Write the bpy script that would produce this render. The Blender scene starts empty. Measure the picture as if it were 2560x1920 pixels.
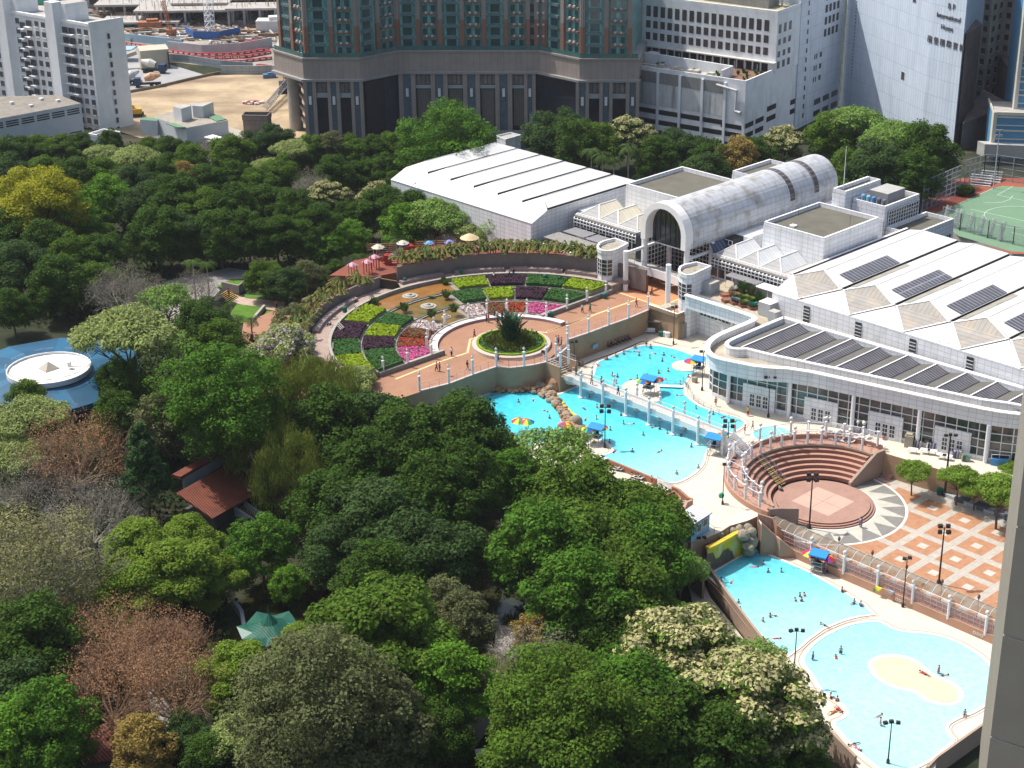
import bpy, math, random
import numpy as np
from mathutils import Vector, Matrix
from mathutils.geometry import tessellate_polygon
rd=math.radians
SC=bpy.context.scene; COL=SC.collection
# ---------------------------------------------------------------- camera
FP=4200.0; PITCH=rd(23.6); ROLL=rd(-0.7); CAMZ=120.0
_fw=Vector((0,math.cos(PITCH),-math.sin(PITCH))); _rt=Vector((1,0,0)); _up=_rt.cross(_fw)
_r2=_rt*math.cos(ROLL)+_up*math.sin(ROLL); _u2=-_rt*math.sin(ROLL)+_up*math.cos(ROLL)
cam=bpy.data.cameras.new('camera'); co=bpy.data.objects.new('camera',cam); COL.objects.link(co)
co.matrix_world=Matrix(((_r2.x,_u2.x,-_fw.x,0),(_r2.y,_u2.y,-_fw.y,0),(_r2.z,_u2.z,-_fw.z,CAMZ),(0,0,0,1)))
cam.sensor_width=36; cam.lens=FP/2560*36; cam.clip_start=1; cam.clip_end=6000
SC.camera=co
# ---------------------------------------------------------------- light
SUN_AZ=rd(154); SUN_EL=rd(60)
w=bpy.data.worlds.new('World'); SC.world=w; w.use_nodes=True
nt=w.node_tree; nt.nodes.clear()
sk=nt.nodes.new('ShaderNodeTexSky'); sk.sky_type='NISHITA'; sk.sun_disc=False
sk.sun_elevation=SUN_EL; sk.sun_rotation=math.pi/2-SUN_AZ; sk.air_density=1.0; sk.dust_density=4.0; sk.ozone_density=.4
bg=nt.nodes.new('ShaderNodeBackground'); bg.inputs[1].default_value=0.15
wo=nt.nodes.new('ShaderNodeOutputWorld'); nt.links.new(sk.outputs[0],bg.inputs[0]); nt.links.new(bg.outputs[0],wo.inputs[0])
ld=bpy.data.lights.new('sun','SUN'); ld.energy=4.2; ld.angle=rd(0.5); ld.color=(1,.96,.9)
lo=bpy.data.objects.new('sun',ld); COL.objects.link(lo)
sd=Vector((math.cos(SUN_EL)*math.cos(SUN_AZ),math.cos(SUN_EL)*math.sin(SUN_AZ),math.sin(SUN_EL)))
lo.rotation_euler=sd.to_track_quat('Z','Y').to_euler(); lo.location=(0,0,300)
SC.view_settings.view_transform='Standard'; SC.view_settings.look='None'; SC.view_settings.exposure=0.15; SC.view_settings.gamma=1
SC.cycles.max_bounces=6; SC.cycles.diffuse_bounces=3; SC.cycles.glossy_bounces=2; SC.cycles.transmission_bounces=3; SC.cycles.transparent_max_bounces=6
SC.cycles.use_adaptive_sampling=True; SC.cycles.sample_clamp_indirect=6
# ---------------------------------------------------------------- where things stand: rays of the surveyed photograph met with levels
def G(x,y,z=0.0):
 d=_r2*((x-1280)/FP)-_u2*((y-960)/FP)+_fw
 k=(z-CAMZ)/d.z
 return (d.x*k,d.y*k,z)
def Zm(x0,y0,wd=700,n=2212.0):
 k=wd/n
 return lambda x,y:(x0+x*k,y0+y*k)
z1=Zm(780,560);z2=Zm(1000,330);z3=Zm(1240,560);z4=Zm(1500,350);z5=Zm(1860,350);z6=Zm(1100,850)
zA=Zm(1760,800,800);zB=Zm(1650,1200,910,2157);zC=Zm(2060,1280,500);zQ=Zm(1900,1120,400)
t1=Zm(0,0);t2=Zm(620,0);t3=Zm(1240,0);t4=Zm(1860,0);f1=Zm(1740,740,360);f2=Zm(1600,560,360);f4=Zm(2200,960,360)
TA=rd(43.4); AX=(math.cos(TA),math.sin(TA)); BX=(math.sin(TA),-math.cos(TA))
def XY(s,t): return (s*AX[0]+t*BX[0], s*AX[1]+t*BX[1])
def ST(x,y): return (x*AX[0]+y*AX[1], x*BX[0]+y*BX[1])
def W(s,t,z): p=XY(s,t); return (p[0],p[1],z)
# ---------------------------------------------------------------- materials
MATS={}
def lin(c): return tuple(c)+(1,) if len(c)==3 else c
def M(name,col,rough=.8,var=.12,scale=.4,grid=None,gcol=None,rot=0,spec=.3,metal=0,dirt=None,dscale=(.3,.3,.3),damt=.5,bump=0,alpha=None,detail=4,rnd=0,trans=0,coord=None,squash=0):
 if name in MATS: return MATS[name]
 m=bpy.data.materials.new(name); m.use_nodes=True; n=m.node_tree; N=n.nodes; L=n.links; N.clear()
 out=N.new('ShaderNodeOutputMaterial'); b=N.new('ShaderNodeBsdfPrincipled'); L.new(b.outputs[0],out.inputs[0])
 b.inputs['Roughness'].default_value=rough; b.inputs['Metallic'].default_value=metal; b.inputs['Specular IOR Level'].default_value=spec
 ge=N.new('ShaderNodeNewGeometry')
 no=N.new('ShaderNodeTexNoise'); no.inputs['Scale'].default_value=scale; no.inputs['Detail'].default_value=detail; no.inputs['Roughness'].default_value=.65
 L.new(ge.outputs['Position'],no.inputs['Vector'])
 mr=N.new('ShaderNodeMapRange'); mr.inputs[1].default_value=.3; mr.inputs[2].default_value=.7; mr.inputs[3].default_value=1-var; mr.inputs[4].default_value=1+var; L.new(no.outputs[0],mr.inputs[0])
 hs=N.new('ShaderNodeHueSaturation'); hs.inputs['Color'].default_value=lin(col); L.new(mr.outputs[0],hs.inputs['Value'])
 cur=hs.outputs[0]
 if rnd:
  src=ge.outputs['Random Per Island']; m2=N.new('ShaderNodeMapRange'); m2.inputs[3].default_value=1-rnd; m2.inputs[4].default_value=1+rnd; L.new(src,m2.inputs[0])
  h2=N.new('ShaderNodeHueSaturation'); L.new(cur,h2.inputs['Color']); L.new(m2.outputs[0],h2.inputs['Value'])
  m3=N.new('ShaderNodeMapRange'); m3.inputs[3].default_value=.485; m3.inputs[4].default_value=.515; L.new(src,m3.inputs[0]); L.new(m3.outputs[0],h2.inputs['Hue']); cur=h2.outputs[0]
 if dirt is not None:
  n2=N.new('ShaderNodeTexNoise'); mp=N.new('ShaderNodeMapping'); mp.inputs['Scale'].default_value=dscale; L.new(ge.outputs['Position'],mp.inputs[0]); L.new(mp.outputs[0],n2.inputs['Vector']); n2.inputs['Scale'].default_value=1; n2.inputs['Detail'].default_value=5
  r2=N.new('ShaderNodeMapRange'); r2.inputs[1].default_value=.5; r2.inputs[2].default_value=.72; r2.inputs[4].default_value=damt; L.new(n2.outputs[0],r2.inputs[0])
  mx=N.new('ShaderNodeMixRGB'); L.new(r2.outputs[0],mx.inputs[0]); L.new(cur,mx.inputs[1]); mx.inputs[2].default_value=lin(dirt); cur=mx.outputs[0]
 if grid:
  uv=N.new('ShaderNodeUVMap'); br=N.new('ShaderNodeTexBrick'); mp=N.new('ShaderNodeMapping'); L.new(uv.outputs[0],mp.inputs[0]); mp.inputs['Rotation'].default_value=(0,0,rot); L.new(mp.outputs[0],br.inputs['Vector'])
  br.offset=grid[3] if len(grid)>3 else 0; br.inputs['Scale'].default_value=1; br.inputs['Brick Width'].default_value=grid[0]; br.inputs['Row Height'].default_value=grid[1]; br.inputs['Mortar Size'].default_value=grid[2]; br.inputs['Mortar Smooth'].default_value=.1; br.inputs['Bias'].default_value=0
  br.inputs['Color1'].default_value=(.93,.93,.93,1); br.inputs['Color2'].default_value=(1,1,1,1)
  gc=gcol or (.5,.5,.5); br.inputs['Mortar'].default_value=lin(gc)
  mx=N.new('ShaderNodeMixRGB'); mx.blend_type='MULTIPLY'; mx.inputs[0].default_value=1; L.new(cur,mx.inputs[1]); L.new(br.outputs[0],mx.inputs[2]); cur=mx.outputs[0]
 L.new(cur,b.inputs['Base Color'])
 if bump:
  bp=N.new('ShaderNodeBump'); bp.inputs['Strength'].default_value=bump; bp.inputs['Distance'].default_value=.3; L.new(no.outputs[0],bp.inputs['Height']); L.new(bp.outputs[0],b.inputs['Normal'])
 if alpha is not None: b.inputs['Alpha'].default_value=alpha
 if trans:
  tr=N.new('ShaderNodeBsdfTranslucent'); ms=N.new('ShaderNodeMixShader'); ms.inputs[0].default_value=trans; L.new(cur,tr.inputs[0]); L.new(b.outputs[0],ms.inputs[1]); L.new(tr.outputs[0],ms.inputs[2]); L.new(ms.outputs[0],out.inputs[0])
 MATS[name]=m; return m
def water(name,deep,shal,p0,p1,rip=1.6,rough=.08,spec=.5):
 """pool water over a tiled floor: floor depth runs from p0 (deep) to p1 (shallow)"""
 m=bpy.data.materials.new(name); m.use_nodes=True; n=m.node_tree; N=n.nodes; L=n.links; N.clear()
 out=N.new('ShaderNodeOutputMaterial'); b=N.new('ShaderNodeBsdfPrincipled'); L.new(b.outputs[0],out.inputs[0]); b.inputs['Roughness'].default_value=rough; b.inputs['Specular IOR Level'].default_value=spec
 ge=N.new('ShaderNodeNewGeometry'); d=Vector((p1[0]-p0[0],p1[1]-p0[1],0)); ll=d.length; d=d/ll
 su=N.new('ShaderNodeVectorMath'); su.operation='SUBTRACT'; su.inputs[1].default_value=(p0[0],p0[1],0); L.new(ge.outputs['Position'],su.inputs[0])
 dp=N.new('ShaderNodeVectorMath'); dp.operation='DOT_PRODUCT'; dp.inputs[1].default_value=tuple(d/ll); L.new(su.outputs[0],dp.inputs[0])
 mr=N.new('ShaderNodeMapRange'); mr.interpolation_type='SMOOTHSTEP'; L.new(dp.outputs['Value'],mr.inputs[0])
 mx=N.new('ShaderNodeMixRGB'); L.new(mr.outputs[0],mx.inputs[0]); mx.inputs[1].default_value=lin(deep); mx.inputs[2].default_value=lin(shal)
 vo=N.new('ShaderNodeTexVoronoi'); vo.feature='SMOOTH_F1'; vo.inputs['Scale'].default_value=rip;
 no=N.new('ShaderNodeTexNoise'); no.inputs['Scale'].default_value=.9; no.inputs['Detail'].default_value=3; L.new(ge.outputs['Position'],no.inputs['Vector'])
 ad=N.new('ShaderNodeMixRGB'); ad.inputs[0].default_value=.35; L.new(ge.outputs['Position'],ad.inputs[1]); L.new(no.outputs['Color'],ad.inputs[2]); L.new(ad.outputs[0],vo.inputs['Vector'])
 r2=N.new('ShaderNodeMapRange'); r2.inputs[1].default_value=.1; r2.inputs[2].default_value=.9; r2.inputs[3].default_value=.86; r2.inputs[4].default_value=1.14; L.new(vo.outputs['Distance'],r2.inputs[0])  # ripple caustics painted into the water colour as lighter and darker cells
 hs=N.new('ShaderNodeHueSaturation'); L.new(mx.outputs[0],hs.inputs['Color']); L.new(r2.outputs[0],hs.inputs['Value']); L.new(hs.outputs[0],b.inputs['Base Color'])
 bp=N.new('ShaderNodeBump'); bp.inputs['Strength'].default_value=.12; bp.inputs['Distance'].default_value=.1; L.new(vo.outputs['Distance'],bp.inputs['Height']); L.new(bp.outputs[0],b.inputs['Normal'])
 return m
# ---------------------------------------------------------------- mesh builder
class MB:
 def __init__(s): s.v=[]; s.f=[]; s.mi=[]; s.m=0
 def face(s,pts,m=None):
  i=len(s.v); s.v.extend([tuple(p) for p in pts]); s.f.append(tuple(range(i,i+len(pts)))); s.mi.append(s.m if m is None else m)
 def prism(s,poly,z0,z1,mt=0,ms=None,bottom=False):
  """closed vertical prism over a plan outline"""
  ms=mt if ms is None else ms
  A=sum(poly[i][0]*poly[(i+1)%len(poly)][1]-poly[(i+1)%len(poly)][0]*poly[i][1] for i in range(len(poly)))
  if A<0: poly=poly[::-1]
  n=len(poly); i0=len(s.v)
  for p in poly: s.v.append((p[0],p[1],z1))
  if n<=4: s.f.append(tuple(range(i0,i0+n))); s.mi.append(mt)
  else:
   for t in tessellate_polygon([[Vector((p[0],p[1],0)) for p in poly]]):
    a,b_,c=t; q=[poly[a],poly[b_],poly[c]]
    ar=(q[1][0]-q[0][0])*(q[2][1]-q[0][1])-(q[2][0]-q[0][0])*(q[1][1]-q[0][1])
    if ar<0: a,c=c,a
    s.f.append((i0+a,i0+b_,i0+c)); s.mi.append(mt)
  if z0 is not None and z0<z1:
   for i in range(n):
    p,q=poly[i],poly[(i+1)%n]; s.face([(p[0],p[1],z0),(q[0],q[1],z0),(q[0],q[1],z1),(p[0],p[1],z1)],ms)
   if bottom: s.face([(p[0],p[1],z0) for p in poly[::-1]],ms)
 def box(s,cx,cy,z0,lx,ly,h,rot=0,m=0,ms=None):
  c,d=math.cos(rot),math.sin(rot); P=[(cx+x*c-y*d,cy+x*d+y*c) for x,y in ((-lx/2,-ly/2),(lx/2,-ly/2),(lx/2,ly/2),(-lx/2,ly/2))]
  s.prism(P,z0,z0+h,m,ms,True)
 def bst(s,s0,s1,t0,t1,z0,z1,m=0,ms=None): s.prism([XY(s0,t0),XY(s1,t0),XY(s1,t1),XY(s0,t1)],z0,z1,m,ms,True)
 def beam(s,p,q,wd,h,m=0):
  """box of width wd, height h whose base line runs p to q"""
  p=Vector(p);q=Vector(q);d=q-p; n=Vector((-d.y,d.x,0)); n=n.normalized()*wd/2 if n.length>1e-6 else Vector((wd/2,0,0)); u=Vector((0,0,h))
  a=[p-n,p+n,q+n,q-n]; b=[x+u for x in a]
  for F in ((a[0],a[1],a[2],a[3]),(b[3],b[2],b[1],b[0]),(a[3],a[2],b[2],b[3]),(a[1],a[0],b[0],b[1]),(a[2],a[1],b[1],b[2]),(a[0],a[3],b[3],b[0])): s.face(F,m)
 def tube(s,p,q,r,r2=None,n=6,m=0,cap=True):
  p=Vector(p);q=Vector(q);r2=r if r2 is None else r2; d=(q-p).normalized(); x=d.orthogonal().normalized(); y=d.cross(x); i=len(s.v)
  for c,rr in ((p,r),(q,r2)):
   for k in range(n): a=2*math.pi*k/n; s.v.append(tuple(c+x*(math.cos(a)*rr)+y*(math.sin(a)*rr)))
  for k in range(n): s.f.append((i+k,i+(k+1)%n,i+n+(k+1)%n,i+n+k)); s.mi.append(m)
  if cap: s.f.append(tuple(i+n+k for k in range(n))); s.mi.append(m)
 def path(s,pts,r,n=5,m=0):
  for a,b in zip(pts,pts[1:]): s.tube(a,b,r,n=n,m=m)
 def lathe(s,c,prof,n=16,m=0,sx=1,sy=1):
  i=len(s.v)
  for r,z in prof:
   for k in range(n): a=2*math.pi*k/n; s.v.append((c[0]+r*sx*math.cos(a),c[1]+r*sy*math.sin(a),c[2]+z))
  for j in range(len(prof)-1):
   for k in range(n): s.f.append((i+j*n+k,i+j*n+(k+1)%n,i+(j+1)*n+(k+1)%n,i+(j+1)*n+k)); s.mi.append(m)
 def ball(s,c,r,n=10,m=0,sz=1,jit=0,rg=None,sx=1,sy=1):
  i=len(s.v); R_=max(4,n//2)
  for j in range(R_+1):
   ph=math.pi*j/R_
   for k in range(n):
    a=2*math.pi*k/n; q=1+(rg.uniform(-jit,jit) if jit and 0<j<R_ else 0)
    s.v.append((c[0]+r*sx*q*math.sin(ph)*math.cos(a),c[1]+r*sy*q*math.sin(ph)*math.sin(a),c[2]+r*sz*q*math.cos(ph)))
  for j in range(R_):
   for k in range(n): s.f.append((i+j*n+k,i+(j+1)*n+k,i+(j+1)*n+(k+1)%n,i+j*n+(k+1)%n)); s.mi.append(m)
 def band(s,pts,w0,z0,z1,m=0,ms=None,closed=False):
  """wall of width w0 along a plan polyline"""
  n=len(pts); L=[];Rr=[]
  for i,p in enumerate(pts):
   a=pts[i-1] if (i or closed) else p; b=pts[(i+1)%n] if (i<n-1 or closed) else p
   d=Vector((b[0]-a[0],b[1]-a[1])); d=d.normalized() if d.length else Vector((1,0)); q=Vector((-d.y,d.x))*w0/2
   L.append((p[0]+q.x,p[1]+q.y)); Rr.append((p[0]-q.x,p[1]-q.y))
  rng=range(n if closed else n-1); ms=m if ms is None else ms
  zz=(lambda k:(z1[k%n] if isinstance(z1,(list,tuple)) else z1)); zl=(lambda k:(z0[k%n] if isinstance(z0,(list,tuple)) else z0))
  for i in rng:
   j=(i+1)%n
   s.face([(*Rr[i],zz(i)),(*Rr[j],zz(j)),(*L[j],zz(j)),(*L[i],zz(i))],m)
   s.face([(*L[i],zl(i)),(*L[i],zz(i)),(*L[j],zz(j)),(*L[j],zl(j))],ms)
   s.face([(*Rr[i],zl(i)),(*Rr[j],zl(j)),(*Rr[j],zz(j)),(*Rr[i],zz(i))],ms)
  if not closed:
   for i in (0,n-1): s.face([(*L[i],zl(i)),(*Rr[i],zl(i)),(*Rr[i],zz(i)),(*L[i],zz(i))],ms)
 def data(s,name,mats,off=(0,0,0),smooth=False):
  me=bpy.data.meshes.new(name); v=np.array(s.v,dtype=np.float64).reshape(-1,3)
  me.from_pydata((v-np.array(off)).tolist(),[],s.f)
  for mt in mats: me.materials.append(mt)
  if any(s.mi): me.polygons.foreach_set('material_index',s.mi)
  uv=me.uv_layers.new(name='UVMap'); uu=np.zeros((len(me.loops),2)); li=0
  for f in s.f:
   p=v[list(f[:3])]; n=np.cross(p[1]-p[0],p[2]-p[0]); l=np.linalg.norm(n); n=n/l if l else np.array([0,0,1.])
   P=v[list(f)]
   if abs(n[2])>.8: q=np.stack([P[:,0]*AX[0]+P[:,1]*AX[1],P[:,0]*BX[0]+P[:,1]*BX[1]],1)
   else:
    h=np.array([-n[1],n[0],0]); h/=np.linalg.norm(h)+1e-9; u=np.cross(n,h); q=np.stack([P@h,P@u],1)
   uu[li:li+len(f)]=q; li+=len(f)
  uv.data.foreach_set('uv',uu.ravel())
  if smooth: me.polygons.foreach_set('use_smooth',[True]*len(me.polygons))
  me.update(); return me
 def build(s,name,mats,parent=None,smooth=False,label=None,cat=None,group=None,kind=None,loc=None):
  if not isinstance(mats,(list,tuple)): mats=[mats]
  off=loc or (0,0,0)
  if parent is not None: off=parent['_w']
  o=bpy.data.objects.new(name,s.data(name,mats,off,smooth)); COL.objects.link(o)
  if parent is not None: o.parent=parent; o['_w']=off
  else:
   if loc: o.location=loc
   o['_w']=off
  if parent is not None and parent.type=='MESH': pass
  return tag(o,label,cat,group,kind)
def tag(o,label=None,cat=None,group=None,kind=None):
 if label: o['label']=label
 if cat: o['category']=cat
 if group: o['group']=group
 if kind: o['kind']=kind
 return o
def T(name,label,cat,loc=(0,0,0),group=None):
 o=bpy.data.objects.new(name,None); COL.objects.link(o); o.location=loc; o['_w']=tuple(loc); o.empty_display_size=.5
 return tag(o,label,cat,group)
def dup(root,loc,rz=0,sc=1,label=None,group=None,mats=None):
 """copy of a thing with copies of its parts and sub-parts"""
 def cp(o,par):
  c=o.copy(); COL.objects.link(c); c.parent=par
  for ch in o.children: cp(ch,c)
  return c
 r=cp(root,None); r.location=loc; r.rotation_euler=(0,0,rz); r.scale=(sc,sc,sc) if not isinstance(sc,tuple) else sc
 return tag(r,label,None,group)
class Proto:
 """first placing moves the original, later ones copy it"""
 def __init__(s,root): s.r=root; s.used=False
 def put(s,loc,rz=0,sc=1,label=None,group=None):
  if s.used: return dup(s.r,loc,rz,sc,label,group)
  s.used=True; s.r.location=loc; s.r.rotation_euler=(0,0,rz); s.r.scale=(sc,sc,sc) if not isinstance(sc,tuple) else sc
  return tag(s.r,label,None,group)
def struct(name,mb,mats): return mb.build(name,mats,kind='structure')
def shared(name,me,parent,off,rot=0,sc=None):
 """a part that shares its mesh with its twins; off is a world point"""
 o=bpy.data.objects.new(name,me); COL.objects.link(o); o.parent=parent; w_=parent['_w']; o.location=(off[0]-w_[0],off[1]-w_[1],off[2]-w_[2]); o.rotation_euler=(0,0,rot)
 if sc: o.scale=sc
 return o
def arc(cx,cy,r,a0,a1,n=24): return [(cx+r*math.cos(rd(a0+(a1-a0)*i/n)),cy+r*math.sin(rd(a0+(a1-a0)*i/n))) for i in range(n+1)]
def gp(pts,zm,z): return [G(*(zm(*p) if zm else p),z)[:2] for p in pts]
def smooth(poly,it=2,closed=True):
 for _ in range(it):
  o=[]; n=len(poly)
  for i in range(n if closed else n-1):
   p,q=poly[i],poly[(i+1)%n]; o+= [(p[0]*.75+q[0]*.25,p[1]*.75+q[1]*.25),(p[0]*.25+q[0]*.75,p[1]*.25+q[1]*.75)]
  if not closed: o=[poly[0]]+o+[poly[-1]]
  poly=o
 return poly
# palette (real surface colours)
WHT=M('white_paint',(.78,.79,.8),.6,.05); WTILE=M('white_tile',(.8,.81,.83),.35,.04,.2,grid=(1.25,.85,.055),gcol=(.66,.69,.74),dirt=(.5,.5,.47),dscale=(.5,.5,.12),damt=.35)
WROOF=M('white_roof_sheet',(.68,.68,.67),.5,.03,.15,grid=(50,.9,.05),gcol=(.86,.86,.85),dirt=(.52,.51,.48),dscale=(.1,.1,.1),damt=.45); COP=M('coping_white',(.85,.84,.82),.6,.03)
DGL=M('dark_glass',(.03,.037,.042),.12,.25,.5,spec=.6); MUL=M('window_frame_white',(.7,.71,.72),.5,.05)
TAN=M('tan_wall_tile',(.40,.27,.17),.75,.1,.3,grid=(.6,.3,.02,.5),gcol=(.75,.72,.7),dirt=(.3,.2,.13),dscale=(.4,.4,.15),damt=.4)
PINK=M('pink_brown_wall',(.33,.2,.15),.8,.1,.4,grid=(1.2,.6,.03),gcol=(.8,.8,.8),dirt=(.2,.13,.1),dscale=(.6,.6,.1),damt=.5)
M('lamp_globe',(.62,.62,.6),.35,.03); CREAM=M('cream_deck',(.64,.58,.48),.75,.07,.25,dirt=(.5,.43,.34),dscale=(.3,.3,.3),damt=.35,grid=(1.5,1.5,.03),gcol=(.9,.88,.85)); GREY=M('grey_metal',(.32,.34,.37),.45,.08,metal=.4)
CONC=M('concrete',(.4,.38,.35),.85,.15,.5); DARK=M('dark_metal',(.035,.03,.03),.5,.1); BLK=M('dark_recess',(.02,.02,.022),.6,.2)
BROWNROOF=M('grey_brown_roof',(.13,.125,.1),.9,.15,.35); PINKP=M('pink_paint',(.62,.42,.4),.6,.05)
# ================================================================ the lie of the land
def sm(t): t=max(0,min(1,t)); return t*t*(3-2*t)
def tz(x,y):
 base=2-5*sm((x+5)/25)*(1-sm((y-235)/20))
 A=sm((-x-36)/6); B=sm((y-205)/30)*(1-sm((y-350)/60))
 h=base+(8-base)*A*B
 k=sm((y-415)/25); return h*(1-k)-1*k
def on(px,py,dz=0,z=3):
 """point of the ground seen at a pixel"""
 for _ in range(12): p=G(px,py,z+dz); z=tz(p[0],p[1])
 return (p[0],p[1],z)
xs=[-3000,-1200,-600,-320]+[ -240+4*i for i in range(79)]+[90,130,200,320,600,1200,3000]
ys=[-600,-100,40]+[88+4*i for i in range(94)]+[480,560,700,1000,1600,2600,6000]
mb=MB(); NX=len(xs)
for y in ys:
 for x in xs: mb.v.append((x,y,tz(x,y) if abs(x)<1000 else -1))
for j in range(len(ys)-1):
 for i in range(NX-1): a=j*NX+i; mb.f.append((a,a+1,a+1+NX,a+NX)); mb.mi.append(0)
SOIL=M('park_soil',(.022,.03,.012),.95,.4,.25,dirt=(.09,.075,.045),dscale=(.12,.12,.12),damt=.7)
struct('ground',mb,SOIL)
def sheet(name,poly,z,mat,z0=None,ms=None):
 mb=MB(); mb.prism(poly,z0,z,0,1 if ms else 0); return struct(name,mb,[mat]+([ms] if ms else []))
AC=(190.4,-132.7); ACW=XY(*AC)
def apt(r,deg): return XY(AC[0]+r*math.cos(rd(deg)),AC[1]+r*math.sin(rd(deg)))   # plan point about the arena
ZD=4.0; ZL=-.8; ZP=8.5
sw=[G(*p,ZD)[:2] for p in ((1040,1000),(1331,1144),(1438,1211),(1521,1227),(1638,1249),(1708,1360),(1757,1348),(1800,1330),(1825,1314),(1868,1302))]
deckpoly=sw+[apt(14.9,180+i*6) for i in range(31)]+[XY(204.9,-132.4),XY(207.7,-110),XY(210,-92),XY(235,-92),XY(235,-215),XY(160,-215)]
sheet('pool_deck',deckpoly,ZD,CREAM,-4,TAN)
fen=[G(*p,ZL)[:2] for p in ((2000,1402),(2498,1618))]
fd=Vector((fen[1][0]-fen[0][0],fen[1][1]-fen[0][1])); FL=fd.length; fd/=FL; fn=Vector((fd.y,-fd.x))
if fn.x<0: fn=-fn     # towards the plaza
def FP_(a,o=0): return (fen[0][0]+fd.x*a+fn.x*o, fen[0][1]+fd.y*a+fn.y*o)   # along / across the fence line
lw=[G(*p,ZL)[:2] for p in ((1704,1366),(1768,1425),(1830,1512),(1962,1685),(2030,1797),(2138,1908),(2200,1990))]
lowpoly=lw+[G(2330,1960,ZL)[:2],G(2342,1900,ZL)[:2],G(2478,1803,ZL)[:2],G(2640,1690,ZL)[:2],FP_(FL+9),FP_(0),G(1905,1350,ZL)[:2],G(1850,1300,ZL)[:2]]
sheet('lower_pool_deck',lowpoly,ZL,M('cream_deck_lower',(.66,.59,.49),.75,.05,.25,grid=(1.5,1.5,.02),gcol=(.92,.9,.87)),-7,TAN)
# plaza
plz=[FP_(-4,1.2),FP_(FL+14,1.2),XY(170,-60),XY(212,-60),XY(207.9,-110),XY(205.1,-132.4)]+[apt(14.6,-i*6) for i in range(31)]
sheet('plaza',plz,0,M('pale_paving',(.47,.43,.37),.85,.12,.8,grid=(1.1,.55,.03,.5),gcol=(.8,.78,.75),dirt=(.33,.31,.27),dscale=(.9,.9,.9),damt=.4),-7,TAN)
# brown squares of the plaza
g0=G(2332.7,1270.2,0); PG=5.52; us=Vector(BX); vs=-Vector(AX)
def gq(i,j,h):
 c=Vector(g0[:2])+PG*(i*us+j*vs); return [tuple(c+h*(a*us+b_*vs)) for a,b_ in ((-1,-1),(1,-1),(1,1),(-1,1))]
BR=M('orange_brown_paving',(.45,.235,.13),.85,.16,.9,grid=(.22,.11,.012,.5),gcol=(.75,.72,.7),dirt=(.33,.16,.09),dscale=(1.1,1.1,1),damt=.45); PALE=M('pale_paving_inset',(.5,.46,.4),.85,.1,.8)
mb=MB(); mc=MB()
def clip(poly,keep):
 """keep the part of a square lying outside the arena ring"""
 return poly
for i in range(-4,10):
 for j in range(-1,8):
  c=Vector(g0[:2])+PG*(i*us+j*vs); s_,t_=ST(c.x,c.y); r=math.hypot(s_-AC[0],t_-AC[1])
  rel=(c.x-fen[0][0])*fn.x+(c.y-fen[0][1])*fn.y
  if rel<.8 or r<9.5 or s_>206.5: continue
  h=2.12
  if rel<4.5:
   q=[p for p in gq(i,j,h)];
   # cut at the walkway line
   o=[]; L_=len(q); f_=lambda p:(p[0]-fen[0][0])*fn.x+(p[1]-fen[0][1])*fn.y-3.4
   for a in range(L_):
    p,n_=q[a],q[(a+1)%L_]; fa,fb=f_(p),f_(n_)
    if fa>=0: o.append(p)
    if fa*fb<0: k=fa/(fa-fb); o.append((p[0]+(n_[0]-p[0])*k,p[1]+(n_[1]-p[1])*k))
   if len(o)>2: mb.prism(o,None,.004)
  else: mb.prism(gq(i,j,h),None,.004)
  if r>14.5 and rel>3.6 and i>-4: mc.prism(gq(i,j,.68),None,.008)
struct('plaza_paving',mb,BR); struct('plaza_paving_inset',mc,PALE)
# grey and white sunburst round the stage
mb=MB(); ring=lambda r0,r1,a0,a1,n,z,m:[mb.face([(*apt(r0,a0+(a1-a0)*k/n),z),(*apt(r0,a0+(a1-a0)*(k+1)/n),z),(*apt(r1,a0+(a1-a0)*(k+1)/n),z),(*apt(r1,a0+(a1-a0)*k/n),z)],m) for k in range(n)]
ring(7,12.35,-8,190,72,.012,0); ring(12.35,12.75,-8,190,72,.014,2); ring(7.9,8.15,-8,190,72,.014,2)
for k in range(11):
 a=-4+k*17.2; mb.face([(*apt(12.35,a),.018),(*apt(12.3,a+8.6),.018),(*apt(12.35,a+17.0),.018),(*apt(8.7,a+8.6),.018)] if 0 else [(*apt(12.33,a),.018),(*apt(12.33,a+5.5),.018),(*apt(12.33,a+11),.018),(*apt(12.33,a+16.6),.018),(*apt(8.8,a+3),.018)],1)
struct('plaza_paving_sunburst',mb,[M('pale_green_paving',(.5,.49,.42),.85,.1,.8,grid=(.8,.4,.02,.5),gcol=(.85,.85,.85)),M('grey_paving',(.22,.215,.2),.85,.1,.8,grid=(.8,.4,.02,.5),gcol=(.9,.9,.9)),M('white_kerb',(.68,.66,.62),.7,.05)])
# ---------------------------------------------------------------- pools
def offset(poly,d):
 n=len(poly); A=sum(poly[i][0]*poly[(i+1)%n][1]-poly[(i+1)%n][0]*poly[i][1] for i in range(n)); sg=1 if A>0 else -1; o=[]
 for i in range(n):
  a,b_=poly[i-1],poly[(i+1)%n]; v=Vector((b_[0]-a[0],b_[1]-a[1])).normalized(); o.append((poly[i][0]+v.y*d*sg,poly[i][1]-v.x*d*sg))
 return o
KERB=M('pool_coping',(.74,.72,.68),.5,.03); LINE=M('brown_tile_line',(.35,.22,.15),.7,.1)
def pool(name,poly,z,mat,lines=(.75,),holes=()):
 mb=MB(); mb.prism(poly,None,z+.06); struct(name,mb,mat)
 mb=MB(); mb.band(offset(poly,.18),.4,z-.05,z+.12,closed=True); struct(name+'_coping',mb,KERB)
 if lines:
  mb=MB()
  for l in lines: mb.band(offset(poly,l),.1,z,z+.012,closed=True)
  struct(name+'_tile_line',mb,LINE)
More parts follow.
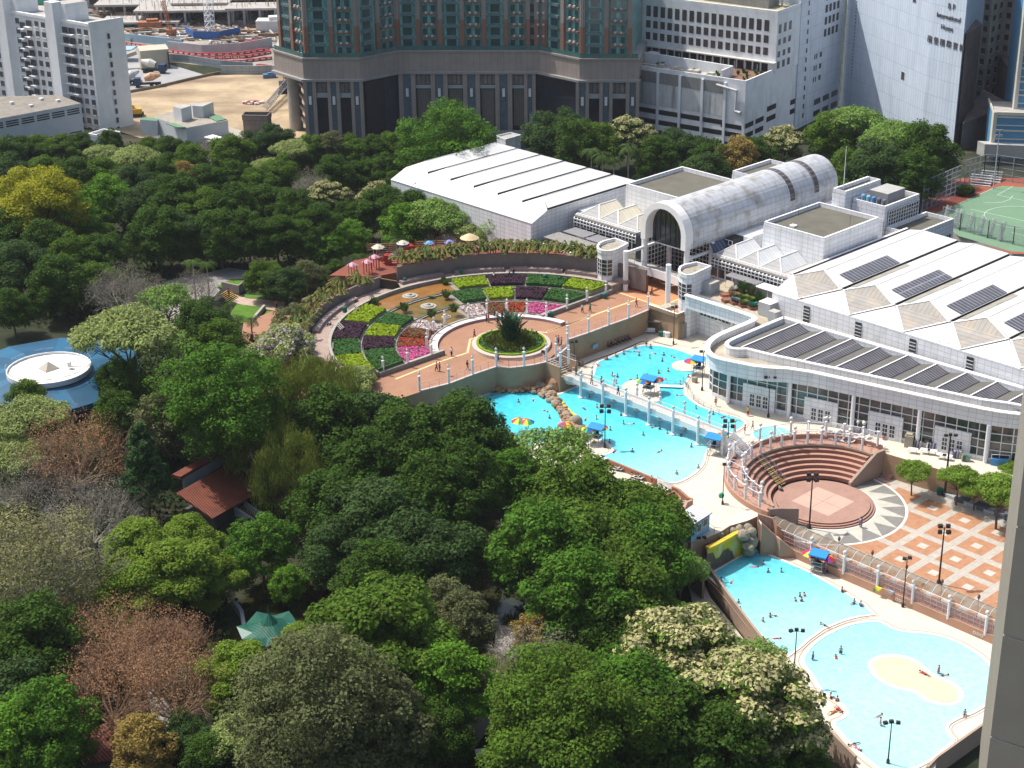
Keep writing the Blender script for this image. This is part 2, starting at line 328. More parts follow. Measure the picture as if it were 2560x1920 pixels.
p1=smooth(gp([(150,515),(300,460),(455,400),(520,393),(600,393),(700,405),(790,435),(850,475),(900,525),(935,580),(955,640),(962,700),(950,760),(760,830),(400,860),(130,760),(60,620)],z6,ZD),2)
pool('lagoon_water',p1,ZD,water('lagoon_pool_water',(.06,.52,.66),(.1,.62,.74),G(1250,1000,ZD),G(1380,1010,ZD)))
mp=[(1389,989),(1405,986),(1436,971),(1468,962),(1485,943),(1490,924),(1495,906),(1515,899),(1556,881),(1588,869),(1613,864),(1651,866),(1683,873),(1715,883),(1746,897),(1756,911),(1746,924),(1727,937),(1715,952),(1708,968),(1708,984),(1724,1001),(1746,1016),(1778,1028),(1810,1037),(1841,1046),(1857,1052),(1861,1060),(1852,1070),(1828,1084),(1806,1096),(1782,1110),(1768,1122),(1760,1140),(1757,1158),(1742,1178),(1711,1199),(1682,1209),(1640,1198),(1518,1147),(1500,1140),(1524,1136),(1535,1128),(1532,1119),(1517,1106),(1492,1096),(1472,1090),(1466,1076),(1452,1055),(1437,1040),(1423,1027),(1404,1005)]
mp=smooth([G(*p,ZD)[:2] for p in mp],1)
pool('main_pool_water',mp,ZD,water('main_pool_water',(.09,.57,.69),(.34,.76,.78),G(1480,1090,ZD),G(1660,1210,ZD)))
isl=[G(*z3(*p),ZD)[:2] for p in ((985,1300),(1000,1270),(1050,1245),(1110,1232),(1200,1232),(1285,1265),(1300,1330),(1295,1410),(1225,1410),(1150,1375),(1050,1335))]
isl=smooth(isl,1); mb=MB(); mb.prism(isl,ZD-.5,ZD+.16); struct('pool_island_deck',mb,CREAM)
isl2=arc(*G(1714,916,ZD)[:2],2.5,0,360,20)[:-1]; mb=MB(); mb.prism(isl2,ZD-.5,ZD+.14); struct('round_pool_island_deck',mb,CREAM)
kd=smooth(gp([(335,790),(370,755),(430,738),(500,738),(570,755),(605,790),(600,830),(520,850),(430,850),(360,825)],zA,ZD),1)
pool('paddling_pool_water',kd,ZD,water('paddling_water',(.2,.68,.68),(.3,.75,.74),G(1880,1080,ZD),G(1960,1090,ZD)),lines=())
p4=[(288,570),(330,545),(420,490),(540,422),(600,430),(870,545),(1060,652),(1200,742),(1262,800),(1180,806),(1080,832),(960,882),(880,940),(820,992),(770,1040),(650,962),(560,882),(490,792),(420,702),(350,622)]
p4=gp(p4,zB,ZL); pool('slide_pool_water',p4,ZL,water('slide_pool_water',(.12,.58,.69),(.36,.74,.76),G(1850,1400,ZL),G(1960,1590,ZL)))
p5=[(1300,842),(1180,850),(1080,880),(980,930),(900,990),(850,1065),(868,1110),(905,1150),(940,1210),(980,1270),(1060,1310),(1108,1352),(1122,1388),(1095,1418),(1028,1440),(1080,1500),(1130,1560),(1190,1620),(1250,1670),(1330,1730),(1480,1720),(1600,1659),(1680,1590),(1740,1545),(1695,1500),(1690,1465),(1705,1440),(1770,1405),(1870,1370),(1960,1300),(2000,1230),(1990,1150),(1920,1062),(1800,982),(1680,932),(1560,912),(1450,906),(1385,890),(1335,862)]
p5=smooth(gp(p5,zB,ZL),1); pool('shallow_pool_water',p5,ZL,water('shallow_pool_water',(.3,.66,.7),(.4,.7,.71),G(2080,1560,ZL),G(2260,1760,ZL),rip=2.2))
i5=smooth(gp([(1255,1095),(1290,1065),(1350,1050),(1430,1054),(1500,1080),(1550,1120),(1600,1165),(1680,1195),(1740,1225),(1772,1270),(1750,1308),(1690,1322),(1620,1310),(1560,1275),(1510,1240),(1440,1230),(1360,1205),(1290,1160)],zB,ZL),1)
mb=MB(); mb.prism(offset(i5,.75),None,ZL+.075); struct('shallow_pool_beach',mb,M('pool_beach',(.56,.76,.72),.3,.03,spec=.4))
mb=MB(); mb.prism(offset(i5,.1),None,ZL+.085); struct('pool_island_edge',mb,M('island_edge',(.62,.5,.36),.7,.1))
mb=MB(); mb.prism(i5,None,ZL+.1); struct('pool_island_deck_low',mb,M('island_cream',(.62,.51,.37),.8,.05,.5))
# road beside the lower pools
sheet('path',gp([(150,560),(235,560),(300,700),(420,850),(560,1030),(700,1260),(860,1500),(1000,1700),(700,1700),(560,1300),(330,1000),(200,760)],zB,-3),-2.9,M('pale_path',(.6,.52,.43),.85,.08,.5))
# ---------------------------------------------------------------- promenade and garden levels
BC=G(1278,858,9.0)[:2]        # centre of the round flower bed and of all garden rings
def gc(r,a): return (BC[0]+r*math.cos(rd(a)),BC[1]+r*math.sin(rd(a)))
prom=[G(*p,ZP)[:2] for p in ((880,1035),(1090,967),(1180,937),(1239,918),(1272,921),(1305,918),(1340,912),(1365,905),(1387,884),(1424,850),(1620,775))]+[XY(217.9,-193.2),XY(217.8,-186.0),XY(222.3,-185.7),XY(236,-186),XY(236,-230),XY(215,-240),XY(190,-245),XY(160,-240),XY(140,-215)]
PROMB=M('promenade_brick',(.37,.2,.125),.85,.1,.5,grid=(.45,.22,.02,.5),gcol=(.8,.78,.75),dirt=(.26,.15,.1),dscale=(.25,.25,.25),damt=.4)
sheet('promenade',prom,ZP,PROMB,-2,TAN)
sheet('promenade_entrance_paving',[XY(219.4,-205.3),XY(219.4,-188.4),XY(236,-188.4),XY(236,-206)],ZP+.005,M('orange_brick',(.56,.27,.14),.85,.1,.5,grid=(.45,.22,.02,.5),gcol=(.8,.78,.75)))
mb=MB()
def pl(pts,wd,z,zm=None):
 P=[G(*(zm(*p) if zm else p),z)[:2] for p in pts]; mb.band(P,wd,z-.01,z+.008)
pl([(660,1225),(1000,1090),(1225,1018)],.4,ZP,z1); pl([(1228,1020),(1250,910),(1440,850)],.4,ZP,z1); pl([(1660,838),(1850,857),(2015,795),(2212,728)],.4,ZP,z1); pl([(1130,590),(400,852)],.38,ZP,z3)
mb.band([XY(219.4,-205.3),XY(219.4,-188.4)],.35,ZP,ZP+.012); mb.band([XY(220,-191.9),XY(235,-192.2)],.4,ZP,ZP+.012)
struct('promenade_yellow_line',mb,M('yellow_line',(.72,.55,.27),.8,.08))
# ================================================================ the white sports and swimming complex
def win_grid(mb,p0,p1,z0,z1,nx,nz,wd=.09,off=.06,m=1):
 """white glazing bars standing proud of a glass plane between two plan points"""
 d=Vector((p1[0]-p0[0],p1[1]-p0[1])); n=Vector((d.y,-d.x)).normalized()*off
 for i in range(nx+1):
  c=(p0[0]+d.x*i/nx+n.x,p0[1]+d.y*i/nx+n.y); mb.box(c[0],c[1],z0,wd,wd,z1-z0,math.atan2(d.y,d.x),m)
 for j in range(nz+1):
  z=z0+(z1-z0)*j/nz; mb.beam((p0[0]+n.x*1.1,p0[1]+n.y*1.1,z-wd/2),(p1[0]+n.x*1.1,p1[1]+n.y*1.1,z-wd/2),wd,wd,m)
def glass(mb,p0,p1,z0,z1,m=0): mb.face([(*p0,z0),(*p1,z0),(*p1,z1),(*p0,z1)],m)
# --- swimming hall
cpx=XY(208,-140)
hall=T('swimming_hall','low white swimming hall with long glazed front and rows of dark roof panels','building',(cpx[0],cpx[1],ZD))
fs=lambda t,o=0:202.35+.252*(t+162)+o            # front line
# outer fascia outline from survey at cap level
oc=[G(*p,12.9)[:2] for p in (f2(700,1080),f1(400,150),f1(840,290),f1(912,330),f1(880,372),f1(560,500),f1(330,598),f1(215,680),f1(168,760),f1(172,830),f1(235,900),f1(360,955),f1(620,1010),f1(1000,1085))]
oc+= [XY(fs(t),t) for t in (-150,-140,-130,-121)]+[XY(fs(-117,.4),-117),XY(fs(-114,1.6),-114),XY(fs(-112,4),-111.6),XY(222,-109.5),XY(232,-109)]
oc=smooth(oc,1,False)
mb=MB(); mb.band(oc,.25,10.35,12.86,1,1); struct_=mb.build('fascia',[COP,WTILE],hall)
mb=MB(); mb.band([tuple(Vector(p)+Vector((.0,.0))) for p in oc],1.0,12.75,12.92,0,0); mb.build('parapet_cap',COP,hall)
inner=[XY(221.6,-165.3),XY(212,-165.3),XY(206.6,-165.2),XY(205,-164.5),XY(204.3,-163.2),XY(204.6,-162),XY(206,-160.8)]+[XY(fs(t,3.0),t) for t in (-157,-150,-140,-130,-122)]+[XY(fs(-118.5,4),-118),XY(218,-115.5),XY(224,-115)]
inn=smooth(inner[:7],1,False)+inner[7:]
mb=MB(); mb.band(inn,.7,11.4,13.1,0,1); mb.band([XY(221.6,-165.3),XY(224.2,-112)],.9,11.4,13.1,0,1); mb.build('inner_parapet',[COP,WTILE],hall)
mb=MB(); mb.prism(oc+[XY(232,-168)],10.3,11.6,0,1,True); mb.build('roof_terrace',[M('terrace_screed',(.42,.37,.28),.9,.2,.6,dirt=(.25,.22,.18),damt=.6),WTILE],hall)
# sawtooth panels, each ridge bay one part
LOUV=M('grey_louvre',(.19,.185,.165),.7,.15,.5,grid=(.55,50,.16),gcol=(.35,.35,.35)); SOL=M('dark_roof_panel',(.075,.072,.078),.35,.2,.4,grid=(.62,50,.09),gcol=(3.2,3.2,3.2),spec=.4);
for k in range(9):
 tr=-161.9+5.39*k; tv0=tr-2.95; tv1=tr+2.44; g=lambda t:fs(t,3.3); sw_=lambda t:221.3+.055*(t+165)
 mb=MB()
 mb.face([W(g(tv0),tv0,12.1),W(sw_(tv0),tv0,12.1),W(sw_(tr)-.1,tr,12.95),W(g(tr)+.2,tr,12.95)],0)
 mb.face([W(g(tr)+.2,tr,12.95),W(sw_(tr)-.1,tr,12.95),W(sw_(tv1),tv1,12.1),W(g(tv1),tv1,12.1)],1)
 mb.beam(W(g(tr)+.2,tr,12.96),W(sw_(tr)-.1,tr,12.96),.22,.1,2); mb.beam(W(g(tv1),tv1,12.1),W(sw_(tv1),tv1,12.1),.25,.06,3)
 mb.build('roof_panel_bay',[LOUV,SOL,COP,BLK],hall)
# glazed front
mb=MB(); gl=[XY(206.2,-167.2),XY(203.6,-166.4),XY(202.9,-165.2),XY(202.75,-163.8)]+[XY(fs(-162,.5),-162),XY(fs(-119,.5),-119),XY(fs(-116,1.3),-116),XY(fs(-113.6,3),-113.3)]
GLZ=M('hall_glass',(.045,.06,.06),.08,.35,.35,spec=.8,dirt=(.12,.1,.07),dscale=(.25,.25,.5),damt=.8)
for a,b_ in zip(gl,gl[1:]): glass(mb,a,b_,4,10.4)
mb.build('glazing',GLZ,hall)
mb=MB()
for i,(a,b_) in enumerate(zip(gl,gl[1:])):
 L_=math.dist(a,b_); win_grid(mb,b_,a,4.7,10.3,max(1,round(L_/1.78)),4,.13,-.1,0)
mb.build('glazing_bars',MUL,hall)
mb=MB()
for i,(a,b_) in enumerate(zip(gl,gl[1:])): mb.band([a,b_],.3,4,4.75,0)
mb.build('plinth',WTILE,hall)
dq=M('door_white',(.75,.76,.77),.5,.04)
colt=[-161.5,-150.9,-140.3,-129.7,-119.1]
for t in colt:
 mb=MB(); x,y=XY(fs(t,-.05),t); mb.tube((x,y,4),(x,y,10.4),.34,n=12); mb.build('column',WHT,hall)
for i,t in enumerate(colt[:4]):
 a=t+2.4; b_=t+8.0; P=lambda tt,o:XY(fs(tt,o),tt)
 mb=MB(); mb.band([P(a,.25),P(b_,.25)],.36,4,8.2,0); wp=mb.build('door_surround',WTILE,hall)
 for j in range(3):
  c0=t+3.7+j*1.15; mb=MB(); mb.band([P(c0,.04),P(c0+.98,.04)],.06,4.1,6.75,0)
  for q in range(2):
   for r in range(3): mb.band([P(c0+.1+q*.42,.0),P(c0+.42+q*.42,.0)],.06,4.55+r*.72,5.1+r*.72,1)
  mb.build('door',[dq,DGL],hall)
# recess wall (strip window) by the entrance tower
mb=MB(); mb.band([XY(222.6,-186.2),XY(222.6,-170)],.3,4,10.4,0); mb.build('recess_wall',WTILE,hall)
mb=MB(); mb.band([XY(222.4,-184.8),XY(222.4,-177)],.1,8.0,9.6,1); mb.band([XY(222.4,-175.9),XY(222.4,-172)],.1,8.0,9.6,1); win_grid(mb,XY(222.36,-184.8),XY(222.36,-177),8,9.6,9,2,.09,.06,0); win_grid(mb,XY(222.36,-175.9),XY(222.36,-172),8,9.6,4,2,.09,.06,0); mb.build('window',[MUL,DGL],hall)
for t in (-186.2,-176.3): mb=MB(); x,y=XY(221.2,t); mb.tube((x,y,4),(x,y,10.4),.33,n=12); mb.build('column',WHT,hall)
mb=MB(); mb.bst(222.2,222.5,-175.5,-173,4,6.6,0); mb.build('shutter_door',BLK,hall)
# --- sports halls with ridged white roofs
SKYL=M('rooflight_panel',(.085,.085,.095),.3,.15,.5,grid=(.95,50,.12),gcol=(3.4,3.4,3.4),spec=.5)
DIA=M('weathered_sheet',(.34,.325,.3),.7,.12,.5,grid=(.85,50,.07),gcol=(.75,.7,.65),dirt=(.48,.4,.3),dscale=(.35,.35,.35),damt=.7,rot=0)
def ridged_hall(root,t0,per,n,s_e,s_v,s_r,s_b,ze,zv,zr,dia,sky,left_edge=None):
 tv=lambda k:t0+per*k; tr=lambda k:t0+per*(k+.5)
 mb=MB()
 for k in range(n):
  a,b_,r=tv(k),tv(k+1),tr(k); st=.45
  mb.face([W(s_v,a,zv),W(s_b,a,zv),W(s_b-3,r,zr),W(s_r,r,zr)],0); mb.face([W(s_r,r,zr),W(s_b-3,r,zr),W(s_b,b_,zv+st),W(s_v,b_,zv+st)],0)
  mb.face([W(s_b,a,zv),W(s_b,b_,zv),W(s_b-3,r,zr)],0)                                   # back hip
  mb.face([W(s_b,a,zv),W(s_b+4,a,ze),W(s_b+4,b_,ze),W(s_b,b_,zv)],0)
  if k<n-1: mb.face([W(s_v,b_,zv),W(s_b,b_,zv),W(s_b,b_,zv+st),W(s_v,b_,zv+st)],1); mb.face([W(s_v,b_,zv+st),W(s_v,b_,zv),W(s_r,r,zr)],0)
  mb.beam(W(s_r,r,zr),W(s_b-3,r,zr),.12,.05,0)
  # front
  if dia:
   mb.face([W(s_e,a-.0,ze),W(s_e,r,ze),W(s_v,a,zv)],0); mb.face([W(s_e,r,ze),W(s_e,b_,ze),W(s_v,b_,zv)],0)
  else:
   mb.face([W(s_e,a,ze),W(s_e,b_,ze),W(s_v,b_,zv),W(s_v,a,zv)],0); mb.face([W(s_v,a,zv),W(s_v,b_,zv),W(s_r,r,zr)],0)
 mb.build('roof',[WROOF,BLK],root)
 if dia:
  for k in range(n):
   a,b_,r=tv(k)+.25,tv(k+1)-.25,tr(k); mb=MB(); mb.face([W(s_e+.15,r,ze+.1),W(s_v,b_,zv+.08),W(s_v,a,zv+.08)],0); mb.face([W(s_v,a,zv+.08),W(s_v,b_,zv+.08),W(s_r,r,zr+.05)],0)
   for p,q in (((s_e+.1,r,ze+.1),(s_v,b_,zv+.1)),((s_e+.1,r,ze+.1),(s_v,a,zv+.1)),((s_r,r,zr),(s_v,b_,zv)),((s_r,r,zr),(s_v,a,zv))): mb.beam(W(*p),W(*q),.28,.12,1)
   mb.build('gable_panel',[DIA,COP],root)
 if sky:
  for k in range(n):
   r,b_=tr(k),tv(k+1); mb=MB(); za=lambda t:zr+(zv+.45-zr)*(t-r)/(b_-r); ta,tb=r+.15*per*.5+1.6,b_-.15
   mb.face([W(s_r+1.2,ta,za(ta)+.12),W(s_r+15.5,ta,za(ta)+.12),W(s_r+15.5,tb,za(tb)+.12),W(s_r+1.2,tb,za(tb)+.12)],0); mb.build('rooflight',SKYL,root)
   mb=MB(); mb.face([W(s_r+.3,b_+.1,zv+.1),W(s_r+17,b_+.1,zv+.1),W(s_r+15,b_+2.3,zv+.83),W(s_r-.6,b_+1.9,zv+.7)],0); mb.build('valley_strip',M('roof_strip_grey',(.3,.29,.25),.8,.2,.6),root)  # plain grey strip laid along the valley beside each rooflight
c=XY(240,-150); hallR=T('sports_hall','large white sports hall with ridged roof, weathered diamond gable panels and dark rooflights','building',(c[0],c[1],4))
ridged_hall(hallR,-170.3,10.9,6,224.6,230,232,266,15.6,17.4,19.2,True,True)
mb=MB(); mb.band([XY(224.75,-170.3),XY(224.75,-104.5)],.3,11.4,15.6,0,1); mb.bst(224.9,269.5,-170.3,-104.5,3,15.4,2,1); mb.face([W(224.6,-170.3,15.5),W(230,-170.3,17.3),W(266,-170.3,17.3),W(270,-170.3,15.5)],1); mb.build('wall',[COP,WTILE,WROOF],hallR)
mb=MB(); mb.beam(W(230,-170.5,17.35),W(266,-170.5,17.35),.5,.35,0); mb.beam(W(230,-170.05,17.6),W(266,-170.05,17.6),.35,.1,1); mb.build('side_gutter',[COP,BLK],hallR)
for k in range(6):
 t=-163.3+10.85*k; mb=MB(); mb.band([XY(224.52,t),XY(224.52,t+1.25)],.12,12.0,15.0,0)
 for j in range(1,5): mb.band([XY(224.45,t),XY(224.45,t+1.25)],.08,12.0+j*.6,12.1+j*.6,1)
 mb.build('window',[DGL,MUL],hallR)
mb=MB()
for i in range(38):
 t=-169.5+1.75*i; mb.beam(W(224.9,t,15.6),W(224.9,t,15.61),.04,.5); mb.beam(W(224.7,t,16.05),W(225.1,t,16.05),.05,.05)
mb.path([W(224.9,-169.5,16.1),W(224.9,-105,16.1)],.02,3); mb.build('roof_edge_rail',M('rail_grey',(.45,.45,.45),.5,.1),hallR)
c=XY(240,-250); hallL=T('sports_hall','white ridged roof hall without rooflights, standing between the playground and the tree belt','building',(c[0],c[1],4))
ridged_hall(hallL,-271.9,7.27,6,221.8,226.2,228.5,252.5,15.6,17.4,19.0,False,False)
mb=MB(); mb.bst(221.9,256,-271.9,-228.6,3,15.5,0,1); mb.face([W(222,-228.5,15.3),W(226.2,-228.5,17.35),W(252.5,-228.5,17.35),W(256,-228.5,15.3)],1); mb.build('wall',[WROOF,WTILE],hallL)
mb=MB(); mb.band([XY(221.8,-231.6),XY(221.8,-230.4)],.15,8.6,11.4,0); win_grid(mb,XY(221.7,-231.6),XY(221.7,-230.4),8.6,11.4,3,4,.07,.05,1); mb.build('window',[DGL,MUL],hallL)
# --- flat roofed boxes, galleries and stair towers round the vault: one centre building
c=XY(235,-197); ctr=T('sports_centre_entrance','white tiled entrance building with flat boxes, stair towers and glazed galleries beneath the barrel vault','building',(c[0],c[1],ZP))
def flatbox(name,s0,s1,t0,t1,z0,z1,pw=.45,drop=.8,root=None):
 mb=MB(); mb.bst(s0,s1,t0,t1,z0,z1-drop,0,1)
 mb.band([XY(s0+pw/2,t0+pw/2),XY(s1-pw/2,t0+pw/2),XY(s1-pw/2,t1-pw/2),XY(s0+pw/2,t1-pw/2)],pw,z1-drop,z1,2,1,closed=True); return mb.build(name,[BROWNROOF,WTILE,COP],root or ctr)
flatbox('roof_box',240.6,257.8,-220.4,-205.4,9,21.5); flatbox('roof_box',240.6,257.8,-185.4,-171.5,9,21.5)
mb=MB(); mb.box(*XY(244,-181),20.72,1.1,1.1,.3,TA,0); mb.build('roof_vent',[COP,DARK],ctr)
for s_,t in ((250,-184.4),(252,-174)): mb=MB(); mb.beam(W(s_,t,20.7),W(s_,t,20.71),.06,1.9,0); mb.build('roof_pipe',DARK,ctr)
flatbox('stair_box',265,277.5,-213,-206.6,3,20.5); flatbox('stair_box',267.5,279.5,-189.4,-186.2,3,21.2); flatbox('plant_box',269.6,281.5,-186.0,-178.2,3,19.4); flatbox('plant_box',270,284,-178,-171.4,3,15.2)
def stadium(pts,zm,z0,z1,z2=None):
 P=[G(*zm(*p),z1)[:2] for p in pts]; P=smooth(P,1); return P
for pts,zm in (([(600,690),(628,645),(690,618),(870,580),(1085,640),(870,738),(800,768),(720,778),(650,758),(610,728)],f2),([(803,172),(818,148),(850,132),(937,110),(1040,148),(960,190),(920,205),(880,210),(835,205),(808,190)],z3)):
 P=[G(*zm(*p),16.3)[:2] for p in pts]; mb=MB(); mb.prism(P,3.5,15.7,0,1); mb.band(P,.4,15.6,16.3,2,1,closed=True); tw=mb.build('stair_tower',[M('tower_roof',(.33,.3,.24),.9,.3,1.2),WTILE,COP],ctr)
 q=[P[i] for i in (-4,-3,-2,-1,0,1)] if 0 else P[-4:]+P[:2]
 mb=MB(); o=offset(P,.05); o=o[-4:]+o[:1]
 for a,b_ in zip(o,o[1:]): glass(mb,a,b_,11.2,14.4,0)
 o2=offset(P,.07); o2=o2[-4:]+o2[:1]
 for a,b_ in zip(o2,o2[1:]): win_grid(mb,a,b_,11.2,14.4,1 if math.dist(a,b_)<1.2 else 2,4,.1,.04,1)
 mb.build('window',[DGL,MUL],tw)
# low far wing on the right of the vault back: rooftop tanks
mb=MB(); mb.bst(273.5,279.5,-184.8,-180.4,18.6,20.6,0,1); mb.build('plant_room',[M('grey_roof',(.4,.4,.38),.8,.1),M('grey_wall',(.27,.27,.28),.8,.1)],ctr)
for k,c_ in enumerate(((.25,.45,.6),(.25,.5,.62),(.1,.25,.5),(.12,.13,.17),(.15,.16,.2))):
 mb=MB(); x,y=XY(271.6,-184.8+k*1.25); mb.lathe((x,y,18.6),[(.45,0),(.45,1.3),(.3,1.5),(0,1.5)],10); mb.build('water_tank',M('tank%d'%k,c_,.5,.1),ctr,smooth=False)
mb=MB(); mb.band([XY(269.45,-186),XY(269.45,-178.3)],.1,12,16.8,0)
mb.build('louvre_panel',WTILE,ctr)
mb=MB(); mb.band([XY(270.6,-178.05),XY(280.8,-178.05)],.2,15.1,18.2,0); win_grid(mb,XY(270.6,-177.95),XY(280.8,-177.95),15.2,18.2,12,4,.12,.05,1); mb.band([XY(276.6,-171.3),XY(283,-171.3)],.2,8,12.4,0); win_grid(mb,XY(276.6,-171.25),XY(283,-171.25),8,12.4,7,5,.12,.05,1); mb.build('window',[DGL,MUL],ctr)
mb=MB(); x,y=XY(270.2,-188.7); mb.tube((x,y,20.5),(x,y,29.3),.1,.05,5); mb.build('flagpole',WHT,ctr)
# vault
BV=M('vault_panel',(.56,.58,.6),.42,.06,.4,grid=(1.35,.95,.04),gcol=(.6,.6,.62),dirt=(.33,.29,.24),dscale=(.45,.45,.45),damt=.85,metal=.1)
ZC_=20.3; RB=5.3; S0,S1=226.0,272.5; TAx=-197.0
prof=[(-RB,17.8)]+[(-RB*math.cos(rd(a)),ZC_+RB*math.sin(rd(a))) for a in range(0,181,9)]+[(RB,17.8)]
mb=MB(); nS=30
for i in range(nS):
 a=S0+(S1-S0)*i/nS; b_=S0+(S1-S0)*(i+1)/nS
 for (ta,za),(tb,zb) in zip(prof,prof[1:]):
  g_=i in (20,25); ii=1 if (g_ and za>=19 and zb>=19) else 0
  mb.face([W(a,TAx+ta,za),W(b_,TAx+ta,za),W(b_,TAx+tb,zb),W(a,TAx+tb,zb)],ii)
# closed back, soffit edge
for (ta,za),(tb,zb) in zip(prof,prof[1:]): mb.face([W(S1,TAx+ta,za),W(S1,TAx+ta*.0,17.8),W(S1,TAx+tb,zb)],0)
mb.build('barrel_vault',[BV,M('vault_glass_strip',(.09,.08,.08),.4,.2,1,grid=(5,.9,.1),gcol=(2.5,2.5,2.5))],ctr)
mb=MB()
for r0,r1,sa,sb in ((RB-.9,RB+.25,S0-.5,S0+1.6),):
 pi=[(-r0,17.8)]+[(-r0*math.cos(rd(a)),ZC_+r0*math.sin(rd(a))) for a in range(0,181,9)]+[(r0,17.8)]
 po=[(-r1,17.8)]+[(-r1*math.cos(rd(a)),ZC_+r1*math.sin(rd(a))) for a in range(0,181,9)]+[(r1,17.8)]
 for k in range(len(pi)-1):
  A=[W(sa,TAx+pi[k][0],pi[k][1]),W(sa,TAx+pi[k+1][0],pi[k+1][1]),W(sa,TAx+po[k+1][0],po[k+1][1]),W(sa,TAx+po[k][0],po[k][1])]; mb.face(A,0)
  mb.face([W(sa,TAx+pi[k][0],pi[k][1]),W(sb,TAx+pi[k][0],pi[k][1]),W(sb,TAx+pi[k+1][0],pi[k+1][1]),W(sa,TAx+pi[k+1][0],pi[k+1][1])],0)
  mb.face([W(sa,TAx+po[k][0],po[k][1]),W(sa,TAx+po[k+1][0],po[k+1][1]),W(sb,TAx+po[k+1][0],po[k+1][1]),W(sb,TAx+po[k][0],po[k][1])],0)
 mb.build('vault_rim',COP,ctr)
r0=RB-.9
mb=MB(); pi=[(-r0*math.cos(rd(a)),ZC_+r0*math.sin(rd(a))) for a in range(0,181,9)]
mb.face([W(S0+1.7,TAx+a,z) for a,z in [(-r0,17.0)]+pi+[(r0,17.0)]],0)
for k in range(-3,4):
 t=k*1.22; zt=ZC_+math.sqrt(max(0,r0*r0-t*t)); mb.beam(W(S0+1.6,TAx+t,16.9),W(S0+1.6,TAx+t,16.91),.1,zt-16.9,1)
mb.beam(W(S0+1.6,TAx-r0,16.9),W(S0+1.6,TAx+r0,16.9),.15,.18,1); mb.build('gable_glass',[DGL,MUL],ctr)
mb=MB(); mb.path([W(S0+1,TAx+RB+.45,17.9),W(S1,TAx+RB+.45,17.9)],.05,4); mb.path([W(S0+1,TAx+RB+.45,18.7),W(S1,TAx+RB+.45,18.7)],.04,4)
for k in range(24): mb.beam(W(S0+1+k*1.95,TAx+RB+.45,17.8),W(S0+1+k*1.95,TAx+RB+.45,17.81),.06,.95)
mb.build('maintenance_rail',GREY,ctr)
# columns of the porch
for s_,t,z1_,r in ((226.4,-202.3,17.9,.55),(226.4,-191.8,17.9,.55),(233.5,-202.3,17.9,.55),(233.5,-191.8,17.9,.5),(221.1,-202.2,16.4,.5),(221.0,-191.5,16.4,.5)):
 mb=MB(); x,y=XY(s_,t); mb.tube((x,y,ZP),(x,y,z1_),r,n=12); mb.build('porch_column',WHT,ctr)
for s_,e_,t in ((221.1,226,-202.25),(226.5,233,-202.3),(226.5,233,-191.8)): mb=MB(); mb.beam(W(s_,t,15.7),W(e_,t,15.7),.45,.5); mb.build('porch_beam',WHT,ctr)
# balcony bridge
ba=[(226.2+ .9*math.sin(math.pi*k/10),-207.5+1.75*k) for k in range(11)]
mb=MB(); mb.band([XY(*p) for p in ba],2.4,11.6,12.0,1); mb.band([XY(p[0]-1.25,p[1]) for p in ba],.15,10.7+0,12.3,0); mb.build('balcony',[WHT,CONC],ctr)
mb=MB();
for k in range(10): a=W(ba[k][0]-1.2,ba[k][1],12.3); mb.tube(a,(a[0],a[1],13.3),.04,n=4)
mb.path([W(p[0]-1.2,p[1],13.25) for p in ba],.05,4); mb.build('balcony_rail',GREY,ctr)
# mass behind the porch: glazed grid walls
mb=MB(); mb.bst(237,240.6,-205.5,-189.5,ZP,17.7,0,0); mb.bst(234.5,240.6,-228,-205.6,3,15.7,1,1); mb.bst(232.3,240.6,-190,-170.6,3,15.6,1,1); mb.bst(240,272,-205.4,-188,3,17.8,1,1); mb.build('core_wall',[BLK,WTILE],ctr)
mb=MB(); win_grid(mb,XY(236.9,-205.4),XY(236.9,-189.6),ZP,17.5,18,10,.12,.05,0); mb.build('porch_glazing_bars',MUL,ctr)
mb=MB(); mb.bst(227.5,236.9,-205.6,-204.2,ZP,17.6,0,0); mb.build('porch_side_glass',DGL,ctr)
mb=MB(); win_grid(mb,XY(227.5,-204.1),XY(236.9,-204.1),ZP,17.5,10,10,.12,.06,0); mb.build('porch_side_bars',MUL,ctr)
# cafe recess beneath the balcony, left of the porch
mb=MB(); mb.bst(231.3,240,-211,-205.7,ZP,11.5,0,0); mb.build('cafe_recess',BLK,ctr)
# galleries
def gallery(t0,t1,s_f):
 mb=MB(); mb.bst(s_f,240.6,t0,t1,15.4,15.8,1,1); mb.band([XY(s_f,t0),XY(s_f,t1)],.16,12.2 if t0<-200 else 11.6,15.0,2)
 n=int((t1-t0)/.85); win_grid(mb,XY(s_f-.05,t0),XY(s_f-.05,t1),13.7,15.0,n,2,.14,.08,0)
 win_grid(mb,XY(s_f-.05,t0),XY(s_f-.05,t1),11.8,13.7,n//2,1,.14,.08,0)
 mb.face([W(s_f-.1,t0,15.0),W(s_f-.1,t1,15.0),W(s_f+.7,t1,15.85),W(s_f+.7,t0,15.85)],2)
 for k in range(n+1): t=t0+(t1-t0)*k/n; mb.beam(W(s_f-.2,t,15.0),W(s_f+.7,t,15.9),.28,.06,0)
 mb.beam(W(s_f+.75,t0,15.8),W(s_f+.75,t1,15.8),.3,.2,0); return mb.build('gallery',[MUL,CONC,DGL],ctr)
gallery(-226,-208.4,231.6); gallery(-190.4,-171.2,231.9)
PG_=M('pale_skylight',(.66,.68,.68),.5,.05,.5,grid=(.8,50,.05),gcol=(.75,.75,.75)); CG_=M('cream_skylight',(.66,.62,.5),.6,.05,.5,grid=(.9,50,.05),gcol=(.75,.72,.65)); PF_=M('grey_skylight_front',(.33,.33,.33),.6,.1,.6,grid=(.8,50,.07),gcol=(.7,.7,.7))
